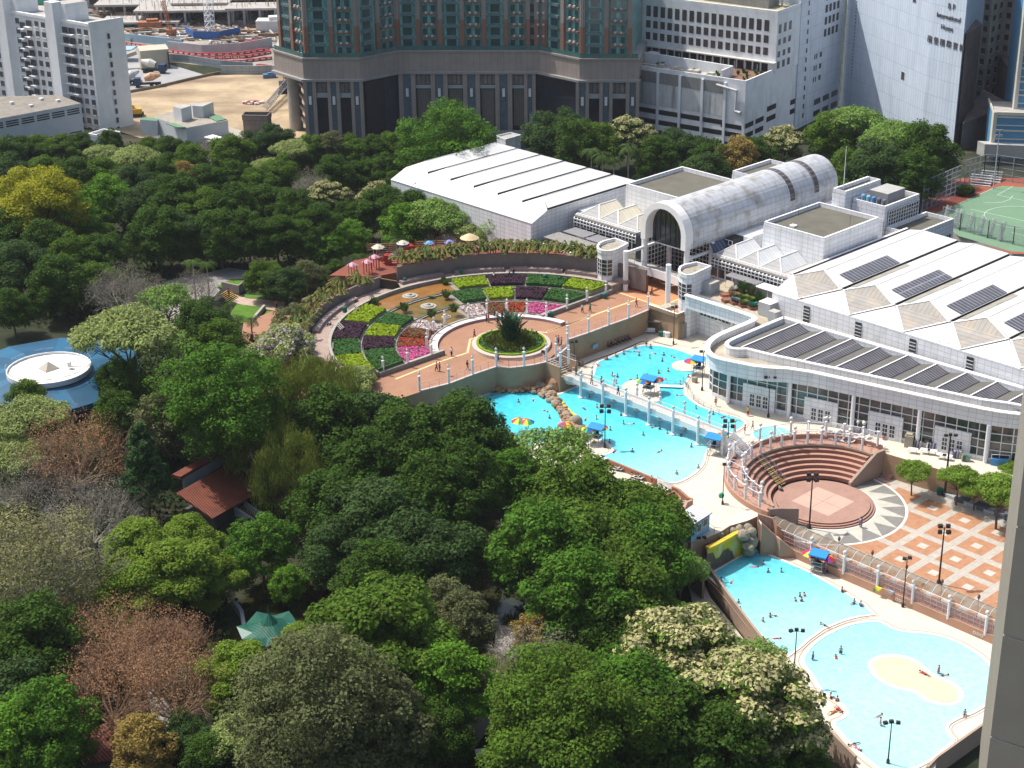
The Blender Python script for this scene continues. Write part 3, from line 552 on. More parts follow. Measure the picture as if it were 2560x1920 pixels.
for ts,mtop in (((-222.8,-217.6,-212.4),CG_),((-187.6,-182.4,-177.2),PG_)):
 for t in ts:
  mb=MB(); h=2.55; z0=15.85; z1_=17.7; mb.face([W(232.7,t-h,z0),W(232.7,t+h,z0),W(235.4,t,z1_)],1); mb.face([W(235.4,t,z1_),W(232.7,t+h,z0),W(240.5,t+h,z0),W(240.5,t,z1_)],0); mb.face([W(232.7,t-h,z0),W(235.4,t,z1_),W(240.5,t,z1_),W(240.5,t-h,z0)],0)
  for p,q in (((232.7,t+h,z0),(235.4,t,z1_)),((232.7,t-h,z0),(235.4,t,z1_)),((235.4,t,z1_),(240.5,t,z1_))): mb.beam(W(*p),W(*q),.18,.08,2)
  mb.build('skylight',[mtop,PF_,COP],ctr)
mb=MB(); mb.face([W(232.6,-191.6,17.6),W(232.6,-190.1,15.9),W(251,-190.1,15.9),W(251,-191.6,17.6)][::-1],0)
mb.face([W(232.6,-191.6,17.7),W(232.6,-189.9,15.95),W(249,-189.9,15.95),W(249,-191.6,17.7)],0); mb.build('sloped_glass',M('blue_black_glass',(.05,.065,.09),.15,.2,.4,grid=(1.0,50,.07),gcol=(3,3,3),spec=.6),ctr)
# --- roof terraces in front of the galleries
mb=MB(); mb.bst(221.6,231.5,-228.4,-210,3,11.5,0,1); mb.band([XY(221.3,-228.4),XY(221.3,-211)],.5,8.5,12.5,2,1); mb.bst(224,231.8,-211,-205.6,11.45,11.75,0,1); mb.build('terrace',[BROWNROOF,WTILE,COP],ctr)
mb=MB(); mb.bst(222.6,232.2,-188,-168.8,3,11.72,0,1); mb.build('terrace',[M('terrace_floor',(.45,.38,.28),.9,.15,.8),WTILE],ctr)
for s0,s1,t0,t1,zt in ((222.3,226.6,-225.5,-213.5,13.3),(227,230.6,-224.8,-219,13.5),(227,230.6,-218.6,-212.5,13.4)):
 c=XY((s0+s1)/2,(t0+t1)/2); cn=T('terrace_canopy','grey flat canopy on the left rooftop terrace, %s'%('long one nearest the parapet' if s0<224 else ('small one with debris on top' if t0<-224 else 'smaller one beside the white stair tower')),'canopy',(c[0],c[1],11.6),'canopies on the left rooftop terrace')
 mb=MB(); mb.bst(s0,s1,t0,t1,zt,zt+.15,0); mb.build('roof',M('canopy_grey',(.22,.22,.23),.7,.1) if t0>-224.9 else M('canopy_grey2',(.25,.24,.22),.8,.4,2),cn)
 for s_ in (s0+.2,s1-.2):
  for t in (t0+.3,(t0+t1)/2,t1-.3): mb=MB(); x,y=XY(s_,t); mb.tube((x,y,11.5),(x,y,zt),.05,n=4); mb.build('post',GREY,cn)
c=XY(228,-177); cn=T('terrace_canopy','grey canopy with white right half on the planter terrace','canopy',(c[0],c[1],11.7))
mb=MB(); mb.bst(228.6,230.8,-184.5,-177.2,14,14.15,0); mb.build('roof',M('canopy_grey',(0,0,0)),cn); mb=MB(); mb.bst(228.2,230.8,-177,-172,13.9,14.05,0); mb.build('roof',COP,cn)  # right half of the canopy roof takes the white coping colour
mb=MB(); mb.bst(228.9,229,-182.5,-172.2,11.7,13.9,0); mb.build('side_screen',M('grey_wall',(0,0,0)),cn)
for t in (-184.3,-177.1,-174.5,-172.1): mb=MB(); x,y=XY(228.7,t); mb.tube((x,y,11.7),(x,y,14),.06,n=4); mb.build('post',WHT,cn)
def crate(px,py,w_,l_,h_,zt,name,label,cat,mt,mtop=None,grp=None):
 p=G(px,py,zt); mb=MB(); mb.box(p[0],p[1],zt,w_,l_,h_,TA,0,1 if mtop else None); return mb.build(name,[mtop,mt] if mtop else [mt],None,label=label,cat=cat,group=grp,loc=(p[0],p[1],zt))
crate(*f2(1080,1050),2.6,2.2,2.2,11.72,'plant_box','grey tiled box housing standing against the right stair tower','housing',M('housing_grey',(.4,.42,.44),.8,.1),M('housing_top',(.45,.42,.36),.8,.1))
crate(*f2(1970,1380),2.6,2.6,2.4,11.72,'plant_box','pale box housing at the corner of the sports hall, beside the planters','housing',M('housing_grey',(0,0,0)),COP)
crate(*f2(2060,1480),1.6,1.6,1.8,11.72,'plant_box','small grey housing above the dark roof panels','housing',M('housing_grey',(0,0,0)),M('housing_top',(0,0,0)))
# planters on the terrace
PLB=M('planter_brick',(.25,.11,.07),.85,.15,2)
pls=[(1312,1110,'empty'),(1328,1190,'empty'),(1437,1055,'white'),(1443,1150,'brown'),(1457,1225,'blue'),(1565,1095,'fern'),(1573,1180,'green'),(1590,1265,'olive'),(1705,1130,'bush'),(1705,1220,'green'),(1728,1300,'net'),(1838,1260,'shrub')]
def tuft(mb,c,r,h,n,rg,m,lean=.5,wd=.12):
 for _ in range(n):
  a=rg.uniform(0,6.283); e=rg.uniform(.2,1); q=Vector((math.cos(a),math.sin(a),0)); p=Vector(c)+q*rg.uniform(0,r*.5); t=p+q*r*lean*e+Vector((0,0,h*rg.uniform(.5,1.1))); s_=Vector((-q.y,q.x,0))*wd*rg.uniform(.6,1.3)
  mb.face([p-s_*.4,p+s_*.4,t+s_,t-s_],m)
GRNS={'white':(.45,.45,.4),'brown':(.2,.16,.07),'blue':(.15,.2,.22),'fern':(.08,.14,.03),'green':(.1,.2,.03),'olive':(.14,.17,.05),'bush':(.1,.15,.05),'net':(.03,.2,.13),'shrub':(.05,.11,.03)}
rgp=random.Random(3)
LB={'white':'with pale flowers','brown':'with browned plants','blue':'with blue grey plants','fern':'with a tall fern','green':'with fresh green plants','olive':'with short olive plants','bush':'with a loose bush','net':'wrapped in green netting','shrub':'with a dark round shrub'}
seen={}
for x_,y_,k in pls:
 p=G(*f2(x_,y_),11.72); seen[k]=seen.get(k,0)+1; wh={('empty',1):'bare reddish planter at the left end of the back row',('empty',2):'bare reddish planter at the left end of the front rows',('green',1):'brick planter with fresh green plants in the middle row',('green',2):'brick planter with fresh green plants beside the dark shrub planter'}.get((k,seen[k]),'brick planter '+LB.get(k,''))
 pt=T('planter',wh+' on the rooftop terrace','planter',p,'planters on the rooftop terrace')
 mb=MB(); mb.lathe(p,[(.95,0),(1.0,.55),(.85,.55),(.8,.5),(0,.5)],6); mb.build('pot',PLB,pt)
 if k!='empty': mb=MB(); tuft(mb,(p[0],p[1],p[2]+.5),.95,1.9 if k in('fern','bush','shrub') else .6,110,rgp,0,.8,.16); mb.build('plants',M('planter_'+k,GRNS[k],.7,.3,3,trans=.2),pt)
# ================================================================ the city behind the park
z1=Zm(780,560);z2=Zm(1000,330);z3=Zm(1240,560);t1=Zm(0,0);t2=Zm(620,0);t3=Zm(1240,0);t4=Zm(1860,0)
LIGHTW=M('render_white',(.76,.78,.8),.7,.08,.3,dirt=(.45,.45,.43),dscale=(.4,.4,.1),damt=.5)
def quad_frame(p0,p1):
 d=Vector((p1[0]-p0[0],p1[1]-p0[1],0)); L=d.length; d/=L; return d,Vector((d.y,-d.x,0)),L
class Facade:
 """windows of a facade between plan points: up to 100 parts, the rest one part"""
 def __init__(s,root,name,mats,proud=.03): s.root=root; s.n=0; s.rest=MB(); s.name=name; s.mats=mats; s.me={}; s.pr=proud
 def win(s,p0,d,n,u,z,w_,h,frame=0,depth=.0,mi=0):
  c=Vector((p0[0],p0[1],0))+d*u+n*s.pr; key=(round(w_,2),round(h,2),frame,depth,mi,round(d.x,3),round(d.y,3))
  def mk(mb,o):
   a=o-d*w_/2; b_=o+d*w_/2; up=Vector((0,0,h));
   if frame:
    q=d*.12; v=Vector((0,0,.12)); mb.face([a-q-v,b_+q-v,b_+q+up+v,a-q+up+v],1); e=n*.05
    mb.face([a+e,b_+e,b_+up+e,a+up+e],mi)
   else: mb.face([a,b_,b_+up,a+up],mi)
   if depth:
    mb.beam(tuple(a+n*depth/2-Vector((0,0,.15))),tuple(b_+n*depth/2-Vector((0,0,.15))),depth,.15,1)
  s.n+=1
  if s.n<=99:
   if key not in s.me: mb=MB(); mk(mb,Vector((0,0,0))); s.me[key]=mb.data(s.name,s.mats)
   shared(s.name,s.me[key],s.root,(c.x,c.y,z))
  else: mk(s.rest,Vector((c.x,c.y,z)))
 def done(s):
  if s.rest.f: s.rest.build(s.name+'_rest',s.mats,s.root,kind='stuff')
GW=M('window_dark_tint',(.07,.06,.06),.25,.3,.6,spec=.6); GF=M('window_surround',(.6,.6,.58),.6,.1)
# --- car park with office block and tall tower (white panelled hotel)
PANEL=M('white_panel',(.68,.74,.8),.5,.05,.3,grid=(1.1,3.7,.05),gcol=(.55,.6,.66),dirt=(.42,.45,.47),dscale=(.5,.5,.08),damt=.4)
STN=M('stained_concrete',(.55,.56,.56),.8,.1,.4,dirt=(.2,.2,.19),dscale=(.9,.9,.07),damt=.85); TERR=M('terrace_tile',(.2,.12,.08),.8,.2,.8)
pc=(60.8,424.6); pl_=(29.1,447.9); zc_=18.3
d1,n1,L1=quad_frame(pl_,pc)       # long stained front (faces the camera)
d2=Vector((AX[0]*1.0,AX[1],0));
back=G(*t4(880,470),zc_)[:2]; pr_=G(*t4(835,470),12)[:2]
d2=Vector((pr_[0]-pc[0],pr_[1]-pc[1],0)).normalized(); n2=Vector((d2.y,-d2.x,0))
if n2.y>0: n2=-n2
if n1.y>0: n1=-n1
def CP(u,v,z=None):
 q=Vector((pc[0],pc[1],0))-d1*u+d2*v; return (q.x,q.y) if z is None else (q.x,q.y,z)
cp=T('car_park_building','white stained car park building with dark slot openings, a terrace on top and offices behind','building',(pc[0],pc[1],-1))
mb=MB(); mb.prism([CP(0,0),CP(L1,0),CP(L1,40),CP(0,40)],-1,17.2,0,1); mb.build('wall',[CONC,LIGHTW],cp)
mb=MB(); mb.band([CP(0.2,38),CP(.2,.2),CP(L1,.2),CP(L1,14)],.5,16.9,18.3,0,1); mb.build('parapet',[COP,LIGHTW],cp)
mb=MB(); mb.prism([CP(.6,.6),CP(9,.6),CP(9,7),CP(L1,9),CP(L1,15),CP(.6,16)],17.2,17.35,0); mb.build('terrace_floor',TERR,cp)
mb=MB(); mb.band([CP(7.5,.5),CP(7.5,6.5),CP(L1-3,8.2)],.5,17.2,20.0,0,0); mb.build('inner_wall',LIGHTW,cp)
F=Facade(cp,'slot_opening',[BLK],.06)
for z in (5.9,3.1,.3):
 for k in range(5): F.win(CP(L1,0),d1,n1,3.1+k*6.7+ (k>0)*.0,z,6.0,1.3)
 if z<4: F.win(CP(L1,0),d1,n1,35.6,z,6.1,1.3)
 else: F.win(CP(L1,0),d1,n1,35.6,z-.6,6.1,1.2)
for z in (5.6,3.0,.4):
 for k in range(2): F.win(CP(0,0),d2,n2,2.8+5.7*k,z,4.6,1.3)
for z in (7.5,4.7): F.win(CP(0,0),d2,n2,15,z,5.2,1.4)
for z in (5.6,3): F.win(CP(0,0),d2,n2,31.5,z+2,3.6,1.4); F.win(CP(0,0),d2,n2,27.5,z+.8,3,1.4)
F.done()
F=Facade(cp,'stained_panel',[STN],.09)
for k in range(5): F.win(CP(L1,0),d1,n1,3.0+k*6.75,8.2,6.1,9.0)
F.done()
F=Facade(cp,'grey_louvre_panel',[M('louvre_mid_grey',(.28,.28,.27),.8,.1,.4,grid=(.4,50,.06))],.14)
for k in range(5): F.win(CP(L1,0),d1,n1,3.0+k*6.75,14.2,6.0,3.0)
F.done()
for k in range(6): mb=MB(); p=CP(L1-k*6.75+.2,-.25); mb.box(p[0],p[1],-1,.7,.5,18.2,math.atan2(d1.y,d1.x)); mb.build('pier',LIGHTW,cp)
mb=MB(); a=CP(4.5,-.9,15.8); mb.tube(CP(8.2,-.6,16.4),CP(2.2,-.6,15.6),.3,n=8); mb.tube(CP(2.2,-.6,15.6),CP(2.4,-.6,10.2),.3,n=8); mb.tube(CP(2.4,-.6,10.2),CP(.8,-.8,10.0),.4,n=8); mb.build('duct',M('duct_metal',(.6,.6,.6),.4,.1),cp)
mb=MB(); mb.tube(CP(L1-4.6,-.5,0),CP(L1-4.6,-.5,17.4),.25,n=6); mb.build('drain_pipe',M('rusty_pipe',(.25,.22,.2),.8,.3,2),cp)
rg=random.Random(5)
def roofclutter(root,pts,mat,name,rg,sz=(1,2.2),h=(.5,1.3)):
 for p in pts: mb=MB(); mb.box(p[0],p[1],p[2],rg.uniform(*sz),rg.uniform(*sz),rg.uniform(*h),rg.uniform(0,.2)+TA); mb.build(name,mat,root)
roofclutter(cp,[CP(12+i*2.2,3.4+.4*(i%2),17.2) for i in range(9)]+[CP(32+i*1.6,3,17.2) for i in range(4)],M('cooling_unit',(.5,.47,.4),.7,.2,2),'cooling_unit',rg,(1.1,1.9))
for i in range(10):
 mb=MB(); p=CP(4+i*3.4,13.5,17.35); mb.tube(p,(p[0],p[1],19.6),.07,n=4); mb.build('terrace_post',MUL,cp)
mb=MB()
for i in range(40): p=CP(rg.uniform(1.5,36),rg.uniform(8.5,13.5) if i>8 else rg.uniform(3,8),17.35); tuft(mb,p,.6,1.1,14,rg,0,.8,.2)
mb.build('terrace_plants',M('terrace_green',(.06,.12,.03),.8,.3,1),cp,kind='stuff')
mb=MB(); mb.box(*CP(L1-4,11),17.3,4.5,3,1.9,TA,0); mb.build('roof_cabin',LIGHTW,cp)
# office block stands behind the terrace
oz0,oz1=17.2,33.5
def OP(u,v,z=None): return CP(u-0.3,15.5+v,z)
of=T('office_block','white office block with three rows of dark square windows, between terrace and tall white tower','building',(*OP(0,0),oz0))
mb=MB(); mb.prism([OP(0,0),OP(L1+2,0),OP(L1+2,16),OP(0,13.5)],oz0,oz1-1,0,1); mb.build('wall',[M('office_roof',(.4,.37,.24),.9,.15,.5),LIGHTW],of)
mb=MB(); mb.band([OP(0.2,0.2),OP(L1+2,.2),OP(L1+2,16),OP(.2,13.5)],.45,oz1-1,oz1,0,1,closed=True); mb.build('parapet',[COP,LIGHTW],of)
F=Facade(of,'window',[GW,GF],.04)
for r,(z,h) in enumerate(((29.6-1.6,2.9),(24.9,2.0),(21.7,2.0))):
 for k in range(17): F.win(OP(L1+2,0),d1,n1,2.1+k*2.26,z,1.42,h)
 for k in range(3): F.win(OP(0,0),d2,n2,1.6+k*2.9,z-.5,1.5,h*.8)
for k in range(3): F.win(OP(0,0),d2,n2,1.6+k*2.9,18.2,1.5,1.9)
F.done()
mb=MB(); mb.band([OP(-.3,-.6),OP(L1+2,-.6)],1.4,19.9,20.2,0); mb.build('awning',M('awning_white',(.62,.6,.55),.7,.1),of)
F=Facade(of,'terrace_door',[BLK],.05)
for k in range(16): F.win(OP(L1+2,0),d1,n1,2.2+k*2.4,17.4,1.9,2.3)
F.done()
# wing right of the office, under the tower
wg=T('panelled_wing','white panelled wing with small stair windows, joining the office block to the tall tower','building',(*CP(0,28),-1))
mb=MB(); mb.prism([CP(0-.4,28.8),CP(12,28.8),CP(12,56),CP(-.4,56)],-1,37.5,0,1); mb.build('wall',[CONC,PANEL],wg)
F=Facade(wg,'window',[GW,GF],.05)
for k in range(14): F.win(CP(-.4,28.8),d2,n2,4.5,1.5+k*2.55,.8,1.3)
for r in range(4):
 for k in range(4): F.win(CP(-.4,28.8),d2,n2,15.4+k*2.4,21.8+r*3.3,1.5,2.1)
for r in range(3):
 for u,w_ in ((9.8,.6),(11,.6),(13.5,1.3)): F.win(CP(-.4,28.8),d2,n2,u,10.2+r*3.2,w_,1.4)
for u in (12,17.5,23):
 F.win(CP(-.4,28.8),d2,n2,u+1,3.5,4,1.6); F.win(CP(-.4,28.8),d2,n2,u+1,.2,4,1.6)
F.done()
F=Facade(wg,'grey_louvre_panel',[M('louvre_mid_grey',(0,0,0))],.1)
for k in range(2): F.win(CP(-.4,28.8),d2,n2,14.4+k*5.4,33.2,4.8,3.4)
F.done()
# roof stuff on office: dish and plant wall
mb=MB(); mb.prism([OP(6,6),OP(26,7),OP(26,12),OP(6,12)],oz1-1,oz1+2.2,0,0); mb.build('plant_enclosure',M('louvre_mid_grey',(0,0,0)),of)
ds=T('satellite_dish','white satellite dish on the roof of the office block, by the tall tower','satellite dish',(*OP(4.5,11),oz1-1)); mb=MB(); x,y=OP(4.5,11); mb.tube((x,y,oz1-1),(x,y,oz1+2.5),.2,n=6); mb.build('mast',GREY,ds); mb=MB(); mb.lathe((x,y,oz1+2.6),[(0,0),(1.2,.25),(2,.8),(2.3,1.2)],16); mb.build('dish',WHT,ds)
# --- tall white tower with lettering
tA=G(*t4(1405,1000),2.0)[:2]; zt_=60.
tR=G(*t4(1640,1265),-1)[:2]; tL=CP(-.5,57)
tA=G(2300,372,-1)[:2]
dl,nl_,Ll=quad_frame(tL,tA); dr,nr,Lr=quad_frame(tA,tR)
if nl_.y>0: nl_=-nl_
if nr.x<0 and nr.y>0: nr=-nr
tw=T('tower_block','tall blue white panelled tower with lettering near its top right face','tower',(tA[0],tA[1],-1))
PANT=M('tower_panel',(.62,.7,.8),.5,.05,.3,grid=(1.15,4.6,.06),gcol=(.62,.68,.76),dirt=(.4,.45,.5),dscale=(.4,.4,.06),damt=.35)
bk=Vector((tR[0]-tA[0],tR[1]-tA[1],0)); ext=(tL[0]+30,tL[1]+34)
mb=MB(); mb.prism([tA,tR,(tR[0]+14,tR[1]+34),(tL[0]+14,tL[1]+36),tL],-1,zt_,0,0); mb.build('wall',PANT,tw)
F=Facade(tw,'window',[GW,COP],.05)
for u,z in ((Ll*.74,14.8),(Ll*.52,36.5),(Ll*.80,35.5),(Ll*.52,40.7),(Ll*.8,39.7)): F.win(tL,dl,nl_,u,z,1.6,2.0,1)
for k in range(4): F.win(tA,dr,nr if nr.y<0 else -nr,Lr*(.3+.18*k),41.2,1.4,2.2)
F.done()
mb=MB(); q=Vector((tL[0],tL[1],0))+dl*(Ll*.12)+nl_*.04; mb.beam((q.x,q.y,9.5),(q.x+dl.x*.4,q.y+dl.y*.4,9.5),.05,44,0); mb.build('joint_strip',PANEL,tw)
mb=MB()
for k in range(46): u=Ll*.12; p=Vector((tL[0],tL[1],0))+dl*u+nl_*.08; z=10+k*.95; mb.face([(p.x,p.y,z),(p.x+dl.x*.35,p.y+dl.y*.35,z),(p.x+dl.x*.35,p.y+dl.y*.35,z+.5),(p.x,p.y,z+.5)],0)
mb.build('joint_vents',BLK,tw,kind='stuff')
def text(body,loc,size,d,n,mat,parent,name='lettering'):
 cu=bpy.data.curves.new(name,'FONT'); cu.body=body; cu.size=size; cu.align_x='CENTER'; cu.extrude=.06
 o=bpy.data.objects.new('tmp',cu); me=bpy.data.meshes.new_from_object(o); bpy.data.objects.remove(o); bpy.data.curves.remove(cu)
 me.materials.clear(); me.materials.append(mat); ob=bpy.data.objects.new(name,me); COL.objects.link(ob)
 w_=parent['_w']; up=Vector((0,0,1)); m=Matrix(((d.x,up.x,n.x,loc[0]-w_[0]),(d.y,up.y,n.y,loc[1]-w_[1]),(0,1,n.z,loc[2]-w_[2]),(0,0,0,1))); ob.parent=parent; ob.matrix_local=m; return ob
LET=M('bronze_letters',(.11,.1,.1),.5,.1); nr2=nr if nr.y<0 else -nr
if nr2.x<0: pass
pm_=lambda f:Vector((tA[0],tA[1],0))+dr*Lr*f+nr2*.12
for body,f,z,sz in (('B P',.58,36.6,2.0),('International',.52,33.9,1.75),('House',.5,31.2,1.75),('龍 堡 國 際 賓 館',.5,27.2,1.9)): q=pm_(f); text(body,(q.x,q.y,z),sz,dr,nr2,LET,tw)
# --- podium tower with round corner column
zp0,zp1=16.2,21.3
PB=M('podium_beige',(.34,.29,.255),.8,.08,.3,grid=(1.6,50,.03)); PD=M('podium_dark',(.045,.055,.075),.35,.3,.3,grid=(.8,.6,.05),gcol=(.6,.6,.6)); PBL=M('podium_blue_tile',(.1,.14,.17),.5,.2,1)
PV=[G(*p,19)[:2] for p in ((t2(205,470)),(t2(435,540)),(t2(885,540)),(t2(1190,480)),(t2(2212,480)),(t3(345,480)),(t3(660,545)),(t3(1130,545)))]
po=T('podium_tower','massive brown podium with tall dark bays carrying a green glazed residential tower','building',(PV[2][0],PV[2][1],-1))
bkp=[(PV[-1][0]+10,PV[-1][1]+60),(PV[0][0]-2,PV[0][1]+60)]
mb=MB(); mb.prism(PV+bkp,zp0,zp1,0,1,True); mb.build('podium_band',[CONC,PB],po)
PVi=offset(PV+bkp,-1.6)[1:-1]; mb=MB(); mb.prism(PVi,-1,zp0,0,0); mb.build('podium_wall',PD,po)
mb=MB(); mb.band([tuple(p) for p in offset(PV+bkp,.5)[:8]],1.2,zp0-.6,zp0,0); mb.build('cornice',M('cornice_grey',(.3,.29,.28),.8,.1),po)
mb=MB(); mb.band([tuple(p) for p in PV],.5,zp1,zp1+.5,0); mb.build('podium_rim',PB,po)
mb=MB(); mb.band([tuple(p) for p in offset(PV+bkp,-.3)[:8]],.08,zp1+.5,zp1+1.7,0); mb.build('glass_rail',M('glass_rail_green',(.06,.16,.15),.2,.2,spec=.7),po)
x,y=G(*t2(385,1020),-1)[:2]; mb=MB(); mb.tube((x,y,-1),(x,y,zp0),1.9,n=20); mb.build('round_column',M('column_beige',(.36,.33,.29),.8,.08),po)
for k in range(4): mb=MB(); p=G(*t2(400,700),12)[:2]; mb.beam((x+1.5,y,2.2+k*3.2),(PV[1][0]+1.0,PV[1][1]+1.2,2.2+k*3.2),1,.8); mb.build('link_beam',PB,po)
def bays(p,q,us,wd=1.1,gap=3.2):
 d,n,L=quad_frame(p,q); n=-n if n.y>0 else n; a=math.atan2(d.y,d.x)
 for u in us:
  c=Vector((p[0],p[1],0))+d*u*L
  for sg in (-1,1): mb=MB(); e=c+d*sg*gap/2+n*.1; mb.box(e.x,e.y,-1,wd,1.2,zp0+.9,a); mb.build('pilaster',PB,po)
  mb=MB(); mb.box(c.x,c.y,-1,gap-wd,.7,zp0+.8,a); mb.build('blue_strip',PBL,po)
  mb=MB(); e=c+n*.6; mb.box(e.x,e.y,9.4,.7,.5,2.2,a); mb.build('wall_lantern',MUL,po)
def recess(p,q,u0,u1,z0,z1,mat,name='louvre_bay',o=-.9):
 d,n,L=quad_frame(p,q); n=-n if n.y>0 else n; a=Vector((p[0],p[1],0))+d*u0*L+n*o; b_=Vector((p[0],p[1],0))+d*u1*L+n*o
 mb=MB(); mb.band([(a.x,a.y),(b_.x,b_.y)],.4,z0,z1); mb.build(name,mat,po)
bays(PV[1],PV[2],(.1,.52,.93),.9,2.4); bays(PV[3],PV[4],(.06,.31,.56,.81),1.2,3.4); bays(PV[4],PV[5],(.15,),.9,2.2); bays(PV[6],PV[7],(.02+.03,.45,.9),.9,2.6)
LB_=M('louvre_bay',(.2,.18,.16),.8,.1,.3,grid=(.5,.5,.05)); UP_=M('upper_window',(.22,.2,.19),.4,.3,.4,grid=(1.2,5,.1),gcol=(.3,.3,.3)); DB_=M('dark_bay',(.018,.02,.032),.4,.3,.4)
for u0,u1 in ((.135,.235),(.385,.485),(.635,.735),(.885,.985)): recess(PV[3],PV[4],u0,u1,1,11.4,LB_); recess(PV[3],PV[4],u0-.01,u1+.01,12.6,15.4,UP_,'upper_window',-.5); recess(PV[3],PV[4],u0-.01,u1+.01,11.5,12.4,M('ledge_pale',(.4,.42,.42),.7,.1),'ledge',-.3)
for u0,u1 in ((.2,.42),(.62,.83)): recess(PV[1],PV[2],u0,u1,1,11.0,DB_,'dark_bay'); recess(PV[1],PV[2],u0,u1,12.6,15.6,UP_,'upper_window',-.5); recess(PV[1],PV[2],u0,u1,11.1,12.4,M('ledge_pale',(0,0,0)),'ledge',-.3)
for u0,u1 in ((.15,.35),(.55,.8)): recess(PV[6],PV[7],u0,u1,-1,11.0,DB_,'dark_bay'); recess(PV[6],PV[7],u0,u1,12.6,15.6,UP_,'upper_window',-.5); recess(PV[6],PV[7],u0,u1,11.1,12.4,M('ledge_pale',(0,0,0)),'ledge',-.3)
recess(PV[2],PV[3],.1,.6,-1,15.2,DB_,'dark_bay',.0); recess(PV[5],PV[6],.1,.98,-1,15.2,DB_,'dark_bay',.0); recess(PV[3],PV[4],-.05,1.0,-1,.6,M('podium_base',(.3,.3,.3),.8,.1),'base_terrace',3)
# residential tower above
RT=offset(PV+bkp,-2.6); TG=M('tower_teal_wall',(.12,.3,.29),.3,.35,.35,grid=(1.5,3.1,.22),gcol=(1.6,1.5,1.45),spec=.5); TB=M('tower_brick',(.27,.14,.095),.8,.1,.3); TB2=M('tower_stone',(.3,.26,.235),.8,.1,.3); TGL=M('tower_glass',(.16,.42,.38),.15,.5,.5,spec=.7); TGD=M('tower_glass_dark',(.03,.08,.085),.15,.3,spec=.7); AC_=M('aircon_white',(.6,.6,.58),.6,.05)
mb=MB(); mb.prism(RT,zp1,44,0,0); mb.build('tower_wall',TG,po)
ACm=None; Fw=Facade(po,'window',[TGD,TGL],.12); Fb=MB(); npil=0
for i in range(7):
 p,q=RT[i],RT[i+1]; d,n,L=quad_frame(p,q); n=-n if n.y>0 else n; a=math.atan2(d.y,d.x); m_=max(2,int(L/5.2)); st_=L/m_
 for k in range(m_+1):
  c=Vector((p[0],p[1],0))+d*st_*k+n*.3; mb=MB(); mb.box(c.x,c.y,zp1,1.15,1.0,8.4,a,0); mb.box(c.x,c.y,zp1+8.4,1.15,1.0,14.2,a,1); mb.build('pilaster',[TB,TB2],po)
 for k in range(m_):
  for fl in range(7):
   z=zp1+1.0+fl*3.1; u=st_*(k+.5)
   if k%2==0:
    Fw.win(p,d,n,u,z,2.5,2.2,1,0,0)
    c=Vector((p[0],p[1],0))+d*u;
    Fb.box(c.x+n.x*.3,c.y+n.y*.3,z-1.0,3.4,.5,.7,a,1)
   else:
    for e in (-1.15,1.15): Fw.win(p,d,n,u+e,z,1.2,1.8,1,0,0)
    c=Vector((p[0],p[1],0))+d*u+n*.35; Fb.box(c.x,c.y,z-.8,4.2,.5,.45,a,0)
    for e in (-.75,.75): w2=c+d*e+n*.3; Fb.box(w2.x,w2.y,z-.35,.55,.45,.5,a,2)
Fw.done(); Fb.build('bay_ledges',[TB,M('teal_spandrel',(.13,.2,.21),.4,.15),AC_],po)
mb=MB(); c=G(*t3(805,380),23)[:2]; mb.box(c[0],c[1],22.6,4.6,1.6,1.0,0); mb.build('green_awning',M('awning_green',(.03,.4,.25),.6,.05),po)
# pale green pavilion and small white cabin at its foot
gp_=T('pavilion','low pale green building with glass edged roof terrace, before the podium','building',G(*t3(330,1040),-1))
P=[G(*t3(*q),4.2)[:2] for q in ((180,880),(470,985),(740,1000),(470,850),(420,825))]; P=[P[0],P[1],P[2],P[3],P[4]]
mb=MB(); mb.prism(P,-1,4.2,0,1); mb.build('wall',[M('pavilion_roof',(.42,.43,.42),.8,.2,1),M('pavilion_green',(.22,.4,.36),.7,.08)],gp_); mb=MB(); mb.band(P,.2,4.2,5.2,0,closed=True); mb.build('glass_rail',M('glass_rail_blue',(.1,.25,.33),.2,.2,spec=.7),gp_)
mb=MB(); mb.beam((*P[0],4.3),(*P[1],4.3),1.0,.25,0); mb.beam((P[0][0]+2,P[0][1]+3,4.3),(P[2][0],P[2][1]+1,4.3),.8,.4,0); mb.build('roof_beam',M('roof_brown',(.2,.15,.12),.8,.1),gp_)
cb=T('cabin','small white flat roofed cabin with blue band beside the far ridged hall','cabin',G(*t3(90,1150),-1)); P=[G(*t3(*q),4.6)[:2] for q in ((5,1075),(75,1115-10),(195,1070),(115,1045+5))]
mb=MB(); mb.prism(P,-1,4.4,0,1); mb.band(P,.25,4.3,4.8,1,closed=True); mb.build('wall',[CONC,LIGHTW],cb)
mb=MB(); p=G(*t3(240,1140),1); mb.box(p[0],p[1],-1,7,3,3.6,.3,0); mb.build('blue_annex',M('annex_blue',(.08,.15,.3),.7,.1),cb)
